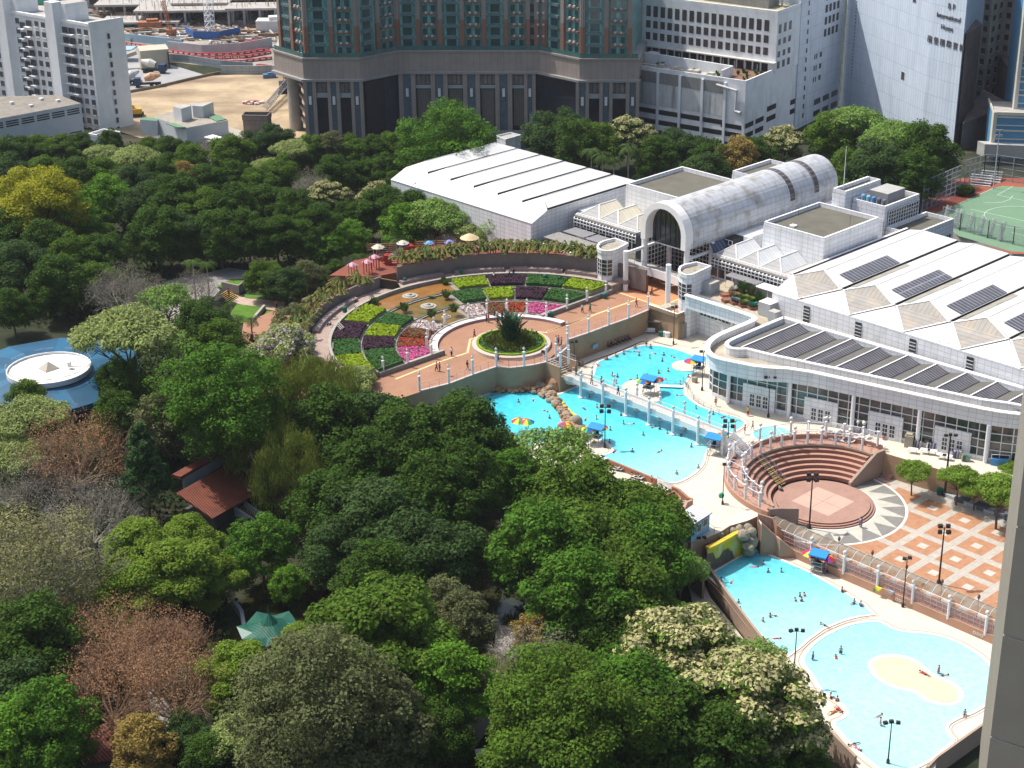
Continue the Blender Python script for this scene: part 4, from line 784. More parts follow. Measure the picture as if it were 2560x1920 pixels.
# --- left: slab of flats, low white block
sl=T('apartment_block','white slab of flats with dark balconies and three stair shafts, top left','building',(-113.1,455.3,-1))
A0=Vector((-113.1,455.3,0)); A1=Vector((-105.6,461.8,0)); dd=(Vector((-150.5,483.5,0))-A0).normalized()
wv=(A1-A0);
zl=28.0
def SP(u,v,z): q=A0+dd*u+wv*v; return (q.x,q.y,z)
def sbox(name,u0,u1,v0,v1,z0,z1,m,root=sl):
 mb=MB(); mb.prism([SP(u0,v0,0)[:2],SP(u1,v0,0)[:2],SP(u1,v1,0)[:2],SP(u0,v1,0)[:2]],z0,z1,0 if isinstance(m,list) else 0,1 if isinstance(m,list) else 0); return mb.build(name,m,root)
RW=M('flats_white',(.83,.84,.84),.8,.05,.3,dirt=(.5,.5,.48),dscale=(.3,.3,.1),damt=.3)
sbox('wall',0,58,0,1,-1,zl,[CONC,RW]); sbox('roof_wall',0,58,-.03,.05,zl,zl+.8,RW); sbox('end_wall',-.3,.2,-.02,1.02,-1,zl+1.2,RW)
for u,n_ in ((11.5,5),(33,5)): sbox('stair_shaft',u,u+3.4,-.22,.05,-1,zl+5.5,RW); sbox('roof_house',u-2,u+3.4,.02,.7,zl,zl+5,[CONC,RW])
nv=Vector((dd.y,-dd.x,0)); nv=-nv if nv.y>0 else nv
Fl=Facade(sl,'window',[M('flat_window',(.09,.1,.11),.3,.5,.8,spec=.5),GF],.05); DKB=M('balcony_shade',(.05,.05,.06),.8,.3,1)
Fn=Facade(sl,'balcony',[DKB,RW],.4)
for fl in range(11):
 z=zl-2.6-fl*2.75
 for u in (1.6,4.4,16.8,19.6,22.4,30.8,38.5,41.2,50): Fl.win(SP(0,0,0),dd,nv,u,z,1.7,1.55,0,.35)
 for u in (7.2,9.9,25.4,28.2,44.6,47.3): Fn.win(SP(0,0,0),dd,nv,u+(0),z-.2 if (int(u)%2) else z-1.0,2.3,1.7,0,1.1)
 for u in (13.2,34.7): Fl.win(SP(0,0,0),dd,nv,u-.8,z+.8,.7,.3);
Fl.done(); Fn.done()
ev=wv.normalized(); en=Vector((ev.y,-ev.x,0)); Fe=Facade(sl,'end_window',[GW,GF],.5)
for k in range(11): Fe.win(SP(-.1,0,0),ev,en,wv.length*.52,zl-4-k*2.6,.7,1.5)
Fe.done()
lb_=T('low_white_block','low white block with louvred bands and grey flat roof, left of the park trees','building',(-115.3,446,-1)); P=[(-115.3,446.0),(-134.5,429.5),(-165,452),(-123.5,453)]
mb=MB(); mb.prism([(-115.3,446.0),(-140,424.8),(-175,452),(-123.8,456)],-1,9.3,0,1); mb.build('wall',[M('grey_felt',(.24,.22,.19),.9,.2,.6),M('block_white',(.56,.58,.6),.8,.06)],lb_)
d,n,L=quad_frame((-115.3,446),(-140,424.8)); n=-n if n.y>0 else n
Fv=Facade(lb_,'vent_band',[BLK],.06)
for k in range(6):
 for j,z in enumerate((7.9,7.3,6.7,1.6,.9,.1)): Fv.win((-115.3,446),d,n,2.5+k*4.4,z,3.6,.35)
Fv.done()
roofclutter(lb_,[(-122,448,9.3),(-128,443,9.3),(-127,450,9.3),(-134,446,9.3)],MUL,'roof_vent',rg,(.8,1.2),(.5,.7))
ks=G(*t1(820,1060),3); kt=T('roof_kerb_building','small white flat roofed building at the foot of the white slab of flats','building',(ks[0],ks[1],-1)); mb=MB(); P=[G(*t1(*q),3.2)[:2] for q in ((700,1065),(860,1090),(945,1050),(820,1028))]; mb.prism(P,-1,3,0,1); mb.band(P,.5,2.9,3.6,1,closed=True); mb.build('wall',[CONC,RW],kt)
# --- pier like white building with cafe terrace
pb=T('terrace_building','white two storey building with green roofs and a cafe terrace, before the sand site','building',G(*t1(1400,1080),-1))
def gpoly(pts,z,zm=t1): return [G(*zm(*q),z)[:2] for q in pts]
def gb(name,pts,z0,z1,m,root,zm=t1): mb=MB(); mb.prism(gpoly(pts,z1,zm),z0,z1,0,1 if isinstance(m,list) else 0); return mb.build(name,m,root)
GRN_=M('roof_green',(.13,.25,.15),.8,.1,1); PWH=M('pier_white',(.62,.64,.64),.8,.06)
gb('base_wall',[(1110,985),(1530,1110),(1900,1130),(2080,1075),(1800,1000),(1300,950)],-1,1.5,[M('terrace_stone',(.4,.36,.3),.9,.1,.6),PWH],pb)
gb('corner_room',[(1105,945),(1235,955),(1260,935),(1140,925)],1,5.2,[GRN_,PWH],pb); gb('main_roof',[(1210,925),(1470,1010),(1800,950),(1650,880),(1330,885)],1,5.4,[M('pier_roof',(.33,.3,.25),.9,.2,.8),PWH],pb)
gb('lift_house',[(1365,840),(1430,860),(1510,835),(1430,818)],5.3,9,[CONC,PWH],pb); gb('stair_house',[(1520,835),(1600,840),(1685,805),(1500,815)],5.3,8.6,[CONC,PWH],pb); gb('green_roof',[(1310,975),(1400,1005),(1470,1005),(1380,970)],5.4,5.6,GRN_,pb)
gb('green_roof',[(1640,920),(1710,955),(1790,940),(1720,905)],5.45,5.65,GRN_,pb)
F=Facade(pb,'window',[GW,GF],.1); a=G(*t1(1270,1010),1.6); b_=G(*t1(1460,1070),1.6); d,n,L=quad_frame(a,b_); n=-n if n.y>0 else n
for k in range(8): F.win(a,d,n,.8+k*L/8,2.2,.9,1.6)
F.done()
cv=T('square_canopy','white square canopy on the terrace of the green roofed building','canopy',G(*t1(1680,1110),1.5)); mb=MB(); P=gpoly([(1610,1085),(1700,1105),(1755,1085),(1680,1065)],3.6); mb.prism(P,3.5,3.7); mb.build('roof',COP,cv)
for q in P: mb=MB(); mb.tube((*q,1.5),(*q,3.5),.08,n=4); mb.build('post',GREY,cv)
bx=T('stone_kiosk','brown open topped box with glass front, beside the podium round column','building',G(*t1(2040,1060),-1)); P=gpoly([(1915,910),(2110,915),(2140,885),(1935,885)],6.2)
mb=MB(); mb.prism(P,-1,5,0,1); mb.band(P,.5,4.9,6.3,1,closed=True); mb.build('wall',[BLK,M('kiosk_brown',(.22,.18,.15),.8,.1,grid=(1.5,1.2,.04))],bx); a=G(*t1(2000,1055),0); mb=MB(); mb.box(a[0]+4,a[1]-.5,-1,7,.3,3.6,0); mb.build('glass_front',M('glass_rail_blue',(0,0,0)),bx)
# --- sand site and construction ground
SAND=M('sand',(.4,.31,.2),.95,.35,.09,dirt=(.2,.14,.09),dscale=(.035,.1,.05),damt=.9,bump=.8,detail=9)
sheet('sand_ground',[G(*q,-1)[:2] for q in ((200,300),(350,345),(800,345),(800,160),(650,178),(590,187),(520,190),(420,215),(320,236),(200,260))],-.93,SAND)
sheet('site_yard',[G(*q,-1)[:2] for q in ((180,262),(320,236),(420,215),(520,190),(420,160),(400,140),(300,130),(150,150))],-.94,M('yard_concrete',(.33,.33,.33),.9,.1,.1))
sheet('construction_ground',[G(*q,-1)[:2] for q in ((150,150),(400,140),(430,155),(690,185),(900,190),(1000,-60),(0,-60),(60,60))],-.96,M('site_rubble',(.26,.24,.21),.95,.5,.12,dirt=(.5,.47,.4),dscale=(.07,.07,.07),damt=.9,bump=.5,detail=8))
def hoard(pts,h,mat,lab,name='hoarding',cat='hoarding',zm=t1):
 P=[G(*zm(*q),-1)[:2] for q in pts]; mb=MB(); mb.band(P,.3,-1,-1+h); c=P[0]; return mb.build(name,mat,label=lab,cat=cat,loc=(c[0],c[1],-1))
HG=M('hoarding_grey',(.33,.37,.4),.6,.05,grid=(2.4,9,.05));
hoard([(1280,480),(1500,500),(1750,540),(2000,560)],2.6,HG,'grey panel hoarding between the yard and the road barriers'); hoard([(1750,585),(2000,590),(2150,585),(2230,600)],2.8,HG,'grey hoarding at the back of the sand site'); hoard([(1330,400),(1600,430),(1900,415),(2150,370)],3.2,M('hoarding_white',(.45,.46,.47),.6,.1),'pale curved hoarding behind the red and white barriers'); hoard([(960,320),(1440,375)],2.6,M('hoarding_blue',(.3,.45,.55),.6,.1),'pale blue hoarding beside the white slab, behind the barriers')
hoard([(1010,738),(1250,695),(1480,640),(1660,600),(1740,585)],.9,M('kerb_dirt',(.25,.2,.15),.9,.1),'low dark kerb between yard and sand','kerb','kerb')
BRR=M('barrier_red',(.5,.06,.06),.5,.1); BRW=M('barrier_white',(.7,.68,.66),.5,.1)
ORD=['first','second','third','fourth','fifth','sixth','seventh','eighth','ninth','tenth','eleventh','twelfth','thirteenth','fourteenth','fifteenth','sixteenth','seventeenth','eighteenth','nineteenth','twentieth']
def barrier(lab_rows):
 rt=T('road_barrier','red and white water filled road barrier','barrier',(0,0,0)); mb=MB(); mb.box(0,0,0,2.1,.5,1.0); mb.build('body',BRR,rt); mb=MB(); mb.box(0,-.28,.35,1.2,.06,.4); mb.build('stripe',BRW,rt); pr=Proto(rt)
 for pts,n_,w_ in lab_rows:
  P=[G(*t1(*q),-1) for q in pts]; L=[math.dist(a,b_) for a,b_ in zip(P,P[1:])]; tot=sum(L)
  for i in range(n_):
   s_=tot*(i+.5)/n_; k=0
   while s_>L[k]: s_-=L[k]; k+=1
   a,b_=P[k],P[k+1]; f=s_/L[k]; pr.put((a[0]+(b_[0]-a[0])*f,a[1]+(b_[1]-a[1])*f,-1),math.atan2(b_[1]-a[1],b_[0]-a[0]),1.15 if i%2 else 1.0,'red and white barrier, '+ORD[i]+' from the left '+w_,'road barriers at the construction site')
barrier([([(975,355),(1120,375),(1280,400)],9,'in the short row beside the white slab'),([(1290,410),(1500,440),(1700,445),(1900,435),(2130,400)],17,'in the curved row against the pale hoarding'),([(1290,450),(1500,468),(1700,470),(1950,460),(2140,425)],16,'in the middle curved row'),([(1500,490),(1700,500),(1900,500),(2150,470)],13,'in the nearest curved row'),([(1860,380),(1960,345),(2060,325)],6,'in the heap behind the hoarding'),([(2040,530),(2160,545)],5,'in the group before the round column hoarding')])
def heap(px,py,lab,n_,rad,mats,name,cat,zm=t1,s=(.6,1.6),rgx=random.Random(9)):
 p=G(*zm(px,py),-1); o=T(name,lab,cat,p)
 for m in mats:
  mb=MB()
  for _ in range(n_): a=rgx.uniform(0,6.3); r=rad*math.sqrt(rgx.random()); mb.box(p[0]+r*math.cos(a),p[1]+r*.6*math.sin(a),-1+rgx.uniform(0,.8)*(1-r/rad),rgx.uniform(*s),rgx.uniform(.3,.9),rgx.uniform(.3,.8),rgx.uniform(0,3))
  mb.build('debris',m,o,kind='stuff')
heap(1990,820,'pile of red and white barriers on the sand',16,3,[BRR,BRW],'barrier_pile','pile'); heap(960+80,650,'clutter beside the left mixer truck in the yard',10,3,[GREY,CONC],'yard_clutter','clutter'); heap(930+840,350,'stack of steel and planks below the blue tray of the tower crane',16,5,[DARK,CONC,M('plank',(.4,.28,.18),.8,.1)],'material_stack','stack')
# generic frames of the rail station under construction
rg=random.Random(21)
STL=M('rebar_brown',(.2,.14,.1),.9,.3,1); GNT=M('green_netting',(.07,.3,.22),.8,.1); OR_=M('rust_orange',(.4,.17,.09),.8,.2)
def frame(px,py,w_,dp,h,lab,m=GREY,nx=5,ny=3,slab=True):
 p=G(*t1(px,py),-1); o=T('unfinished_building',lab,'unfinished building',p)
 for i in range(nx):
  for j in range(ny): mb=MB(); x,y=p[0]+w_*(i/(nx-1)-.5),p[1]+dp*(j/(ny-1)-.5); mb.box(x,y,-1,.8,.8,h); mb.build('pillar',m,o)
 if slab: mb=MB(); mb.box(p[0],p[1],h-1,w_+2,dp+2,.7); mb.build('slab',CONC,o)
 mb=MB()
 for _ in range(50): x=p[0]+rg.uniform(-.5,.5)*w_; y=p[1]+rg.uniform(-.5,.5)*dp; mb.tube((x,y,h-.3),(x,y,h+rg.uniform(1,3)),.08,n=3)
 mb.build('starter_bars',STL,o,kind='stuff')
frame(1500,170,34,16,5,'grey deck on short columns left of the tower crane mast'); frame(1250,90,40,20,4,'unfinished frame behind the white slab roofs',CONC); frame(1900,120,44,20,6,'unfinished frame right of the tower crane mast'); frame(1750,60,40,14,7,'unfinished frame with tall columns at the top edge',CONC,7,2,False); frame(2080,180,22,14,6,'frame beside the residential tower edge'); frame(900,40,30,16,5,'frame behind the roof houses of the white slab',CONC)
frame(1130,200,26,10,1.6,'pale slab with props below the unfinished frame',BRW)
for i,(px,py,w_,m,l_) in enumerate(((1450,125,6,GNT,'green net covered stack behind the orange mast, left'),(1590,120,5,GNT,'green net covered stack behind the orange mast, right'),(1760,150,4,GNT,'small green stack right of the tower crane'),(1010,212,3,GNT,'small green cube on the pale slab'),(1100,190,5,M('tarp_dark',(.05,.06,.08),.7,.2),'dark tarpaulin heap on the pale slab'),(1190,225,8,OR_,'bundle of orange pipes on the pale slab'),(2130,615,4,M('tank_blue',(.08,.17,.32),.6,.1),'blue cabin by the podium column'),(500,25,20,GNT,'green roof beyond the white slab'),(930,170,4,GNT,'green crate beside the slab corner'),(2170,240,12,BRW,'white curved formwork near the residential tower'))):
 p=G(*t1(px,py),-1); mb=MB(); mb.box(p[0],p[1],-1,w_,w_*.5,w_*.32,rg.uniform(-.3,.3)); mb.box(p[0]+w_*.1,p[1],-1+w_*.32,w_*.5,w_*.3,w_*.1,.2); mb.build('site_stack',m,label=l_,cat='stack',loc=p)
mb=MB()
for _ in range(900):
 px,py=rg.uniform(700,2200),rg.uniform(0,330)
 if px<980 and py>150: continue
 p=G(*t1(px,py),-1); l_=rg.uniform(1,9); a=rg.choice((0,.35,1.9,2.8))+rg.gauss(0,.1); mb.box(p[0],p[1],-1,l_,rg.uniform(.1,.8),rg.uniform(.1,1.2),a,rg.choice((0,0,1,2,3)))
mb.build('construction_debris',[STL,CONC,M('plank',(0,0,0)),BRW],label='scattered steel, planks and formwork over the construction site',cat='debris',kind='stuff')
# cranes
def lattice(mb,p,q,w_,n_,r=.07):
 p=Vector(p);q=Vector(q);d=(q-p).normalized(); x=d.orthogonal().normalized()*w_/2; y=d.cross(x); c=[x+y,x-y,-x-y,-x+y]
 for e in c: mb.tube(p+e,q+e,r,n=4)
 for i in range(n_):
  a=p+(q-p)*i/n_; b_=p+(q-p)*(i+1)/n_
  for k in range(4): mb.tube(a+c[k],b_+c[(k+1)%4],r*.7,n=3,cap=False); mb.tube(a+c[k],a+c[(k+1)%4],r*.7,n=3,cap=False)
cr=T('tower_crane','white lattice tower crane mast standing in a blue tray','tower crane',G(*t1(1665,285),-1)); p=G(*t1(1665,285),-1); mb=MB(); lattice(mb,(p[0],p[1],0),(p[0],p[1],45),2.4,22,.14); mb.build('mast',WHT,cr)
mb=MB(); mb.band([(p[0]-9,p[1]+3),(p[0]-5,p[1]-5),(p[0]+4,p[1]-6),(p[0]+10,p[1]+1)],.3,-1,1.8); mb.build('tray_wall',M('tray_blue',(.04,.13,.36),.6,.05),cr)
cr=T('tower_crane','white lattice mast rising behind the roof houses of the slab','tower crane',G(*t1(430,50),-1)); p=G(*t1(430,50),-1); mb=MB(); lattice(mb,p,(p[0],p[1],45),2.4,20,.14); mb.build('mast',WHT,cr)
cr=T('piling_rig','orange vertical mast on the construction ground','machine',G(*t1(1355,280),-1)); p=G(*t1(1355,280),-1); mb=MB(); lattice(mb,p,(p[0]-2,p[1],11),1,9,.12); mb.build('mast',OR_,cr); mb=MB(); mb.box(p[0],p[1],-1,3,3,2.2); mb.build('body',OR_,cr)
cr=T('crawler_crane','dark crawler crane with lattice boom lying over the sand','crane',G(*t2(310,730),-1)); p=G(*t2(310,730),-1); q=G(*t2(145,870),0); mb=MB(); lattice(mb,(p[0],p[1],2),(q[0],q[1],1),1.6,16,.1); mb.build('boom',GREY,cr)
mb=MB(); mb.box(p[0],p[1],0,4,3,2.4,.4); mb.build('cab',DARK,cr); mb=MB(); mb.box(p[0],p[1]-1.5,-1,5,.8,1,.4); mb.build('track',DARK,cr); mb=MB(); mb.box(p[0],p[1]+1.5,-1,5,.8,1,.4); mb.build('track',DARK,cr); mb=MB(); lattice(mb,(p[0],p[1],2),(p[0]-2,p[1]+2,9),.8,6,.08); mb.build('gantry',DARK,cr)
heap(900-560,830,'white debris beside the crane boom',1,1,[BRW],'debris_pile','pile',t2)
# digger
p=G(*t1(1075,920),-1); ex=T('excavator','yellow excavator with raised arm beside the white slab','excavator',p); YL=M('machine_yellow',(.6,.36,.04),.5,.05)
mb=MB(); mb.box(p[0],p[1],0,3.6,2.6,1.4,.2); mb.box(p[0]-.8,p[1],1.4,1.2,1.2,1.0,.2); mb.build('body',YL,ex); mb=MB(); mb.path([(p[0]-1,p[1],1.2),(p[0]-3.2,p[1]+.5,4.2),(p[0]-5,p[1]+1,1.6)],.25,5); mb.build('arm',YL,ex)
for s_ in (-1.2,1.2): mb=MB(); mb.box(p[0],p[1]+s_,-1,4,.7,1,.2); mb.build('track',DARK,ex)
# mixer trucks
def mixer(px,py,rz,lab,dc):
 p=G(*t1(px,py),-1); o=T('concrete_mixer_truck',lab,'truck',p); c,s_=math.cos(rz),math.sin(rz); q=lambda u,v,z:(p[0]+u*c-v*s_,p[1]+u*s_+v*c,z-1)
 mb=MB(); mb.tube(q(-1.2,0,2.6),q(.8,0,3.1),.9,1.35,12,cap=True); mb.tube(q(.8,0,3.1),q(3.6,0,3.6),1.35,.55,12); mb.build('drum',dc,o)
 mb=MB(); a=q(-3.4,0,0); mb.box(a[0],a[1],-.3,2.0,2.3,2.2,rz); mb.build('cab',M('truck_blue',(.03,.06,.13),.5,.1),o); mb=MB(); a=q(-4.42,0,0); mb.box(a[0],a[1],.9,.06,2.0,.9,rz); mb.build('windscreen',DGL,o)
 mb=MB(); a=q(.3,0,0); mb.box(a[0],a[1],-.2,6.6,1.4,.5,rz); mb.build('chassis',DARK,o)
 for u in (-3.4,.8,2.4):
  for v in (-1.05,1.05): mb=MB(); mb.tube(q(u,v-.2,.55),q(u,v+.2,.55),.55,n=10); mb.build('wheel',DARK,o)
mixer(1180,685,.12,'mixer truck with orange and white drum, nearest in the yard',M('drum_orange',(.55,.35,.22),.5,.3,.8)); mixer(1030,670,.9,'mixer truck half hidden by the white slab',M('drum_white',(.6,.6,.58),.5,.1)); mixer(1210,575,2.9,'mixer truck with pale drum at the back of the yard',M('drum_cream',(.62,.6,.55),.5,.1))
sh=T('site_shed','open sided grey shed with pale end wall in the yard','shed',G(*t1(1200,500),-1)); p=G(*t1(1240,500),-1); mb=MB(); mb.box(p[0],p[1]-4,-1,9,8,6,.3); mb.build('wall',M('shed_cream',(.48,.45,.36),.8,.1),sh); mb=MB(); mb.box(p[0]+4.8,p[1]-5.5,-.8,.3,5,5,.3); mb.build('opening',BLK,sh); mb=MB(); mb.path([(p[0]-5,p[1]-6,4),(p[0]-16,p[1]-9,1)],1.0,5); mb.build('conveyor',CONC,sh); mb=MB(); mb.box(p[0]-16,p[1]+6,2.6,16,6,.4,-.1); mb.build('shed_roof',M('hoarding_blue',(0,0,0)),sh)
# --- right: old brown blocks, residential slabs, blue banded school
OLD=M('old_beige_wall',(.56,.49,.4),.85,.1,.3,grid=(50,3.0,.08),gcol=(.8,.8,.8),dirt=(.25,.22,.19),dscale=(.4,.4,.1),damt=.4)
br=T('windowless_block','dark brown weathered block beside the tall white tower','building',G(2420,330,-1)); BRN=M('weathered_brown',(.17,.13,.12),.9,.25,.25,dirt=(.2,.17,.16),dscale=(.5,.5,.06),damt=.6)
a=G(2378,400,-1); b_=G(*t4(1850,560),10)
mb=MB(); mb.prism([(tR[0]+1,tR[1]+1),(tR[0]+8,tR[1]+13),(tR[0]+9,tR[1]+45),(tR[0]+1,tR[1]+40)],-1,31,0,0); mb.build('wall',BRN,br)
mb=MB(); mb.prism([(tR[0]+1.5,tR[1]-1.5),(tR[0]+19,tR[1]+17),(tR[0]+16,tR[1]+34),(tR[0]+5,tR[1]+8)],-1,9,0,0); mb.build('lower_wall',BRN,br)
def flats(name,pts,z1,lab,m,bay):
 o=T(name,lab,'building',(pts[0][0],pts[0][1],-1)); mb=MB(); mb.prism(pts,-1,z1,0,0); mb.build('wall',m,o); F=Facade(o,'window',[GW,M('sill_pale',(.5,.48,.43),.8,.1)],.15)
 for p,q in zip(pts[:bay],pts[1:]):
  d,n,L=quad_frame(p,q); n=-n if n.y>0 else n; k_=max(2,int(L/3.2))
  for fl in range(int((z1-3)/3)):
   for k in range(k_): F.win(p,d,n,L*(k+.5)/k_,z1-2.8-fl*3,1.5,1.5,0,.35)
 F.done(); return o
q0=G(*t4(1740,650),10); bx_,by_=tR[0]+25,tR[1]+44
flats('old_apartment_block',[(bx_-14,by_+14),(bx_-6,by_),(bx_-1,by_+6),(bx_+6,by_-4),(bx_+14,by_-8),(bx_+30,by_+30),(bx_-4,by_+44)],70,'beige old apartment block with stacked bay windows, behind the dark block',OLD,4)
flats('old_apartment_block',[(bx_+16,by_+4),(bx_+26,by_-8),(bx_+40,by_-2),(bx_+60,by_+30)],78,'grey beige apartment block at the upper right, partly behind the blue banded building',M('old_grey_wall',(.48,.45,.4),.85,.1,.3,grid=(50,3.0,.08),gcol=(.8,.8,.8)),2)
mk=T('low_market_block','low brown block with green roof edge between the dark block and the blue banded building','building',(tR[0]+30,tR[1]+34,-1)); mb=MB(); mb.prism([(tR[0]+22,tR[1]+34),(tR[0]+42,tR[1]+26),(tR[0]+48,tR[1]+44),(tR[0]+24,tR[1]+50)],-1,15,0,0); mb.build('wall',M('market_brown',(.18,.14,.12),.85,.2,.4),mk); mb=MB(); mb.box(tR[0]+33,tR[1]+32,15,16,7,1.6,-.35); mb.build('roof_edge',M('market_green',(.03,.09,.08),.7,.2),mk)
# school
BLU=M('school_blue',(.1,.28,.45),.7,.06,.4); CRM=M('school_cream',(.6,.57,.48),.7,.06)
c0=G(*t4(1940,1220),4)[:2]; c1=G(*t4(2070,1050),9)[:2]
sc_=T('school_building','blue banded building with long ribbon windows behind the ball court, right edge','building',(c0[0],c0[1],4)); d=Vector((.98,-.17,0)).normalized(); n=Vector((-.17,-.98,0))
def sbk(p,L,D,z0,z1,nm,nf,fh):
 q=[(p[0],p[1]),(p[0]+d.x*L,p[1]+d.y*L),(p[0]+d.x*L-n.x*D,p[1]+d.y*L-n.y*D),(p[0]-n.x*D,p[1]-n.y*D)]; mb=MB(); mb.prism(q,z0,z1,0,1); mb.build(nm,[CONC,BLU],sc_)
 for k in range(nf):
  z=z1-fh*(k+1)+.3; mb=MB(); w_=Vector(q[0]).to_3d()+n*.06; e=Vector(q[1]).to_3d()+n*.06; mb.face([(w_.x+.8,w_.y,z+.9),(e.x,e.y,z+.9),(e.x,e.y,z+2.3),(w_.x+.8,w_.y,z+2.3)],0)
  for i in range(int(L/1.4)): f=Vector((w_.x+.8,w_.y,0))+d*1.4*i+n*.05; mb.face([(f.x,f.y,z+.9),(f.x+d.x*.12,f.y+d.y*.12,z+.9),(f.x+d.x*.12,f.y+d.y*.12,z+2.3),(f.x,f.y,z+2.3)],1)
  mb.build('ribbon_window',[DGL,MUL],sc_)
  mb=MB(); mb.beam((w_.x,w_.y,z+2.5),(e.x,e.y,z+2.5),.5,.35); mb.beam((w_.x,w_.y,z+.5),(e.x,e.y,z+.5),.4,.2); mb.build('cream_band',CRM,sc_)
 mb=MB(); mb.band([q[3],q[0],q[1]],.4,z1,z1+.8); mb.build('parapet',CRM,sc_); mb=MB(); mb.box(q[0][0]+.3,q[0][1]+.2,z0,.9,1.6,z1-z0+.8,0); mb.build('corner_pier',CRM,sc_)
sbk(c0,60,14,3,14,'lower_block',3,3.4); sbk((c0[0]+6.5,c0[1]+6),60,20,10,48,'upper_block',11,3.35)
mb=MB(); mb.prism([(c0[0]-3,c0[1]+1),(c0[0]+50,c0[1]-9),(c0[0]+50,c0[1]-12),(c0[0]-2,c0[1]-2)],4,7.2,0,0); mb.build('ground_canopy',M('school_base',(.4,.4,.38),.8,.1),sc_)
# ================================================================ trees
def leafmesh(name,R,H,zc,ncl,nl,ls,seed,rcl=(.22,.36),up=.45,flat=.0,tops=0,cone=0,droop=0,base=-.35,strip=0):
 """crown of many leaf faces gathered in clumps; faces of the tops get the second material"""
 rg=np.random.default_rng(seed); C=[];S=[];MI=[]
 g=0
 while g<ncl:
  d=rg.normal(size=3); d/=np.linalg.norm(d)
  if d[2]<base: continue
  rr=rg.uniform(.72,1.0) if g<ncl*.8 else rg.uniform(.2,.6)
  ang=math.atan2(d[1],d[0]); lob=1+.13*math.sin(3*ang+seed)+.1*math.sin(5*ang+2*seed)
  c=np.array([d[0]*R*rr*lob,d[1]*R*rr*lob,d[2]*H*rr*(1 if not flat else 1-flat*rr)])
  if cone: k=(c[2]/H+1)/2; f=1.25-1.05*k; c[0]*=f; c[1]*=f; c[2]=H*(2*k-1)
  rc=R*rg.uniform(*rcl)*(1 if not cone else (1.2-.7*(c[2]/H+1)/2)); g+=1
  n=int(nl*(rc/(R*.29))**2)+8
  q=rg.normal(size=(n,3)); q/=np.linalg.norm(q,axis=1)[:,None]; q[:,2]=np.where(rg.random(n)<up,np.abs(q[:,2]),q[:,2])
  rad=rc*rg.uniform(.55,1.08,n)[:,None]; p=c+q*rad*np.array([1,1,.72 if not strip else 1.5]);
  if droop: p[:,2]-=droop*rg.random(n)*rc
  nn=q*.9+rg.normal(size=(n,3))*.55+np.array([0,0,.6]); nn/=np.linalg.norm(nn,axis=1)[:,None]
  a=np.cross(nn,rg.normal(size=(n,3))); a/=np.linalg.norm(a,axis=1)[:,None]; b=np.cross(nn,a)
  s=ls*rg.uniform(.45,1.5,n)[:,None]
  if strip: a=a*.4; b=b*.3; a[:,2]-=.9*np.sign(a[:,2]+1e-6)*-1
  C.append(np.stack([p-a*s-b*s*.6,p+a*s-b*s*.7,p+a*s*.8+b*s*.7,p-a*s*.7+b*s*.6],1))
  MI.append(((q[:,2]>.25)&(rg.random(n)<tops)&(rg.random()<1.0)).astype(int) if tops else np.zeros(n,int))
 V=np.concatenate(C).reshape(-1,3); V[:,2]+=zc; n=len(V)//4
 me=bpy.data.meshes.new(name); me.vertices.add(len(V)); me.vertices.foreach_set('co',V.ravel()); me.loops.add(len(V)); me.loops.foreach_set('vertex_index',np.arange(len(V))); me.polygons.add(n); me.polygons.foreach_set('loop_start',np.arange(n)*4); me.polygons.foreach_set('loop_total',np.full(n,4))
 return me,np.concatenate(MI)
def limbs(zc,R,H,seed,r0=.35,nb=9,fine=0,spread=.75,col=None,deep=1):
 """tapered trunk, boughs and, for bare trees, a spray of twigs"""
 rg=random.Random(seed); mb=MB(); z0=zc-H*.75
 mb.tube((0,0,-.5),(rg.uniform(-.3,.3),rg.uniform(-.3,.3),z0*.75),r0,r0*.75,7)
 base=(0,0,z0*.7)
 def br(p,d,l,r,k):
  q=(p[0]+d[0]*l,p[1]+d[1]*l,p[2]+d[2]*l); n_=5 if r>.08 else 3
  mb.tube(p,q,r,r*.6,n_,cap=False)
  if k<=0: return
  for _ in range(rg.choice((2,3)) if k<deep+2 else 3):
   a=Vector(d)+Vector((rg.gauss(0,.5),rg.gauss(0,.5),rg.gauss(.1,.35))); a.normalize(); br(q,tuple(a),l*rg.uniform(.6,.85),r*.58,k-1)
 for i in range(nb):
  a=6.283*i/nb+rg.uniform(-.3,.3); e=rg.uniform(.35,1.1); d=Vector((math.cos(a)*spread,math.sin(a)*spread,e)); d.normalize()
  br(base,tuple(d),R*.48 if fine else R*.5,r0*.5,fine if fine else 2)
 return mb
def leafmat(name,c,tr=.32,hv=.25,sc=.22):
 return M(name,c,.75,hv,sc,rnd=.25,trans=tr,spec=.12,detail=3)
BARK=M('bark',(.11,.085,.06),.9,.25,2); BARKP=M('pale_bark',(.3,.27,.22),.9,.2,2); TWG=M('grey_twigs',(.36,.33,.28),.9,.2,1); TWB=M('brown_twigs',(.34,.22,.14),.9,.2,1)
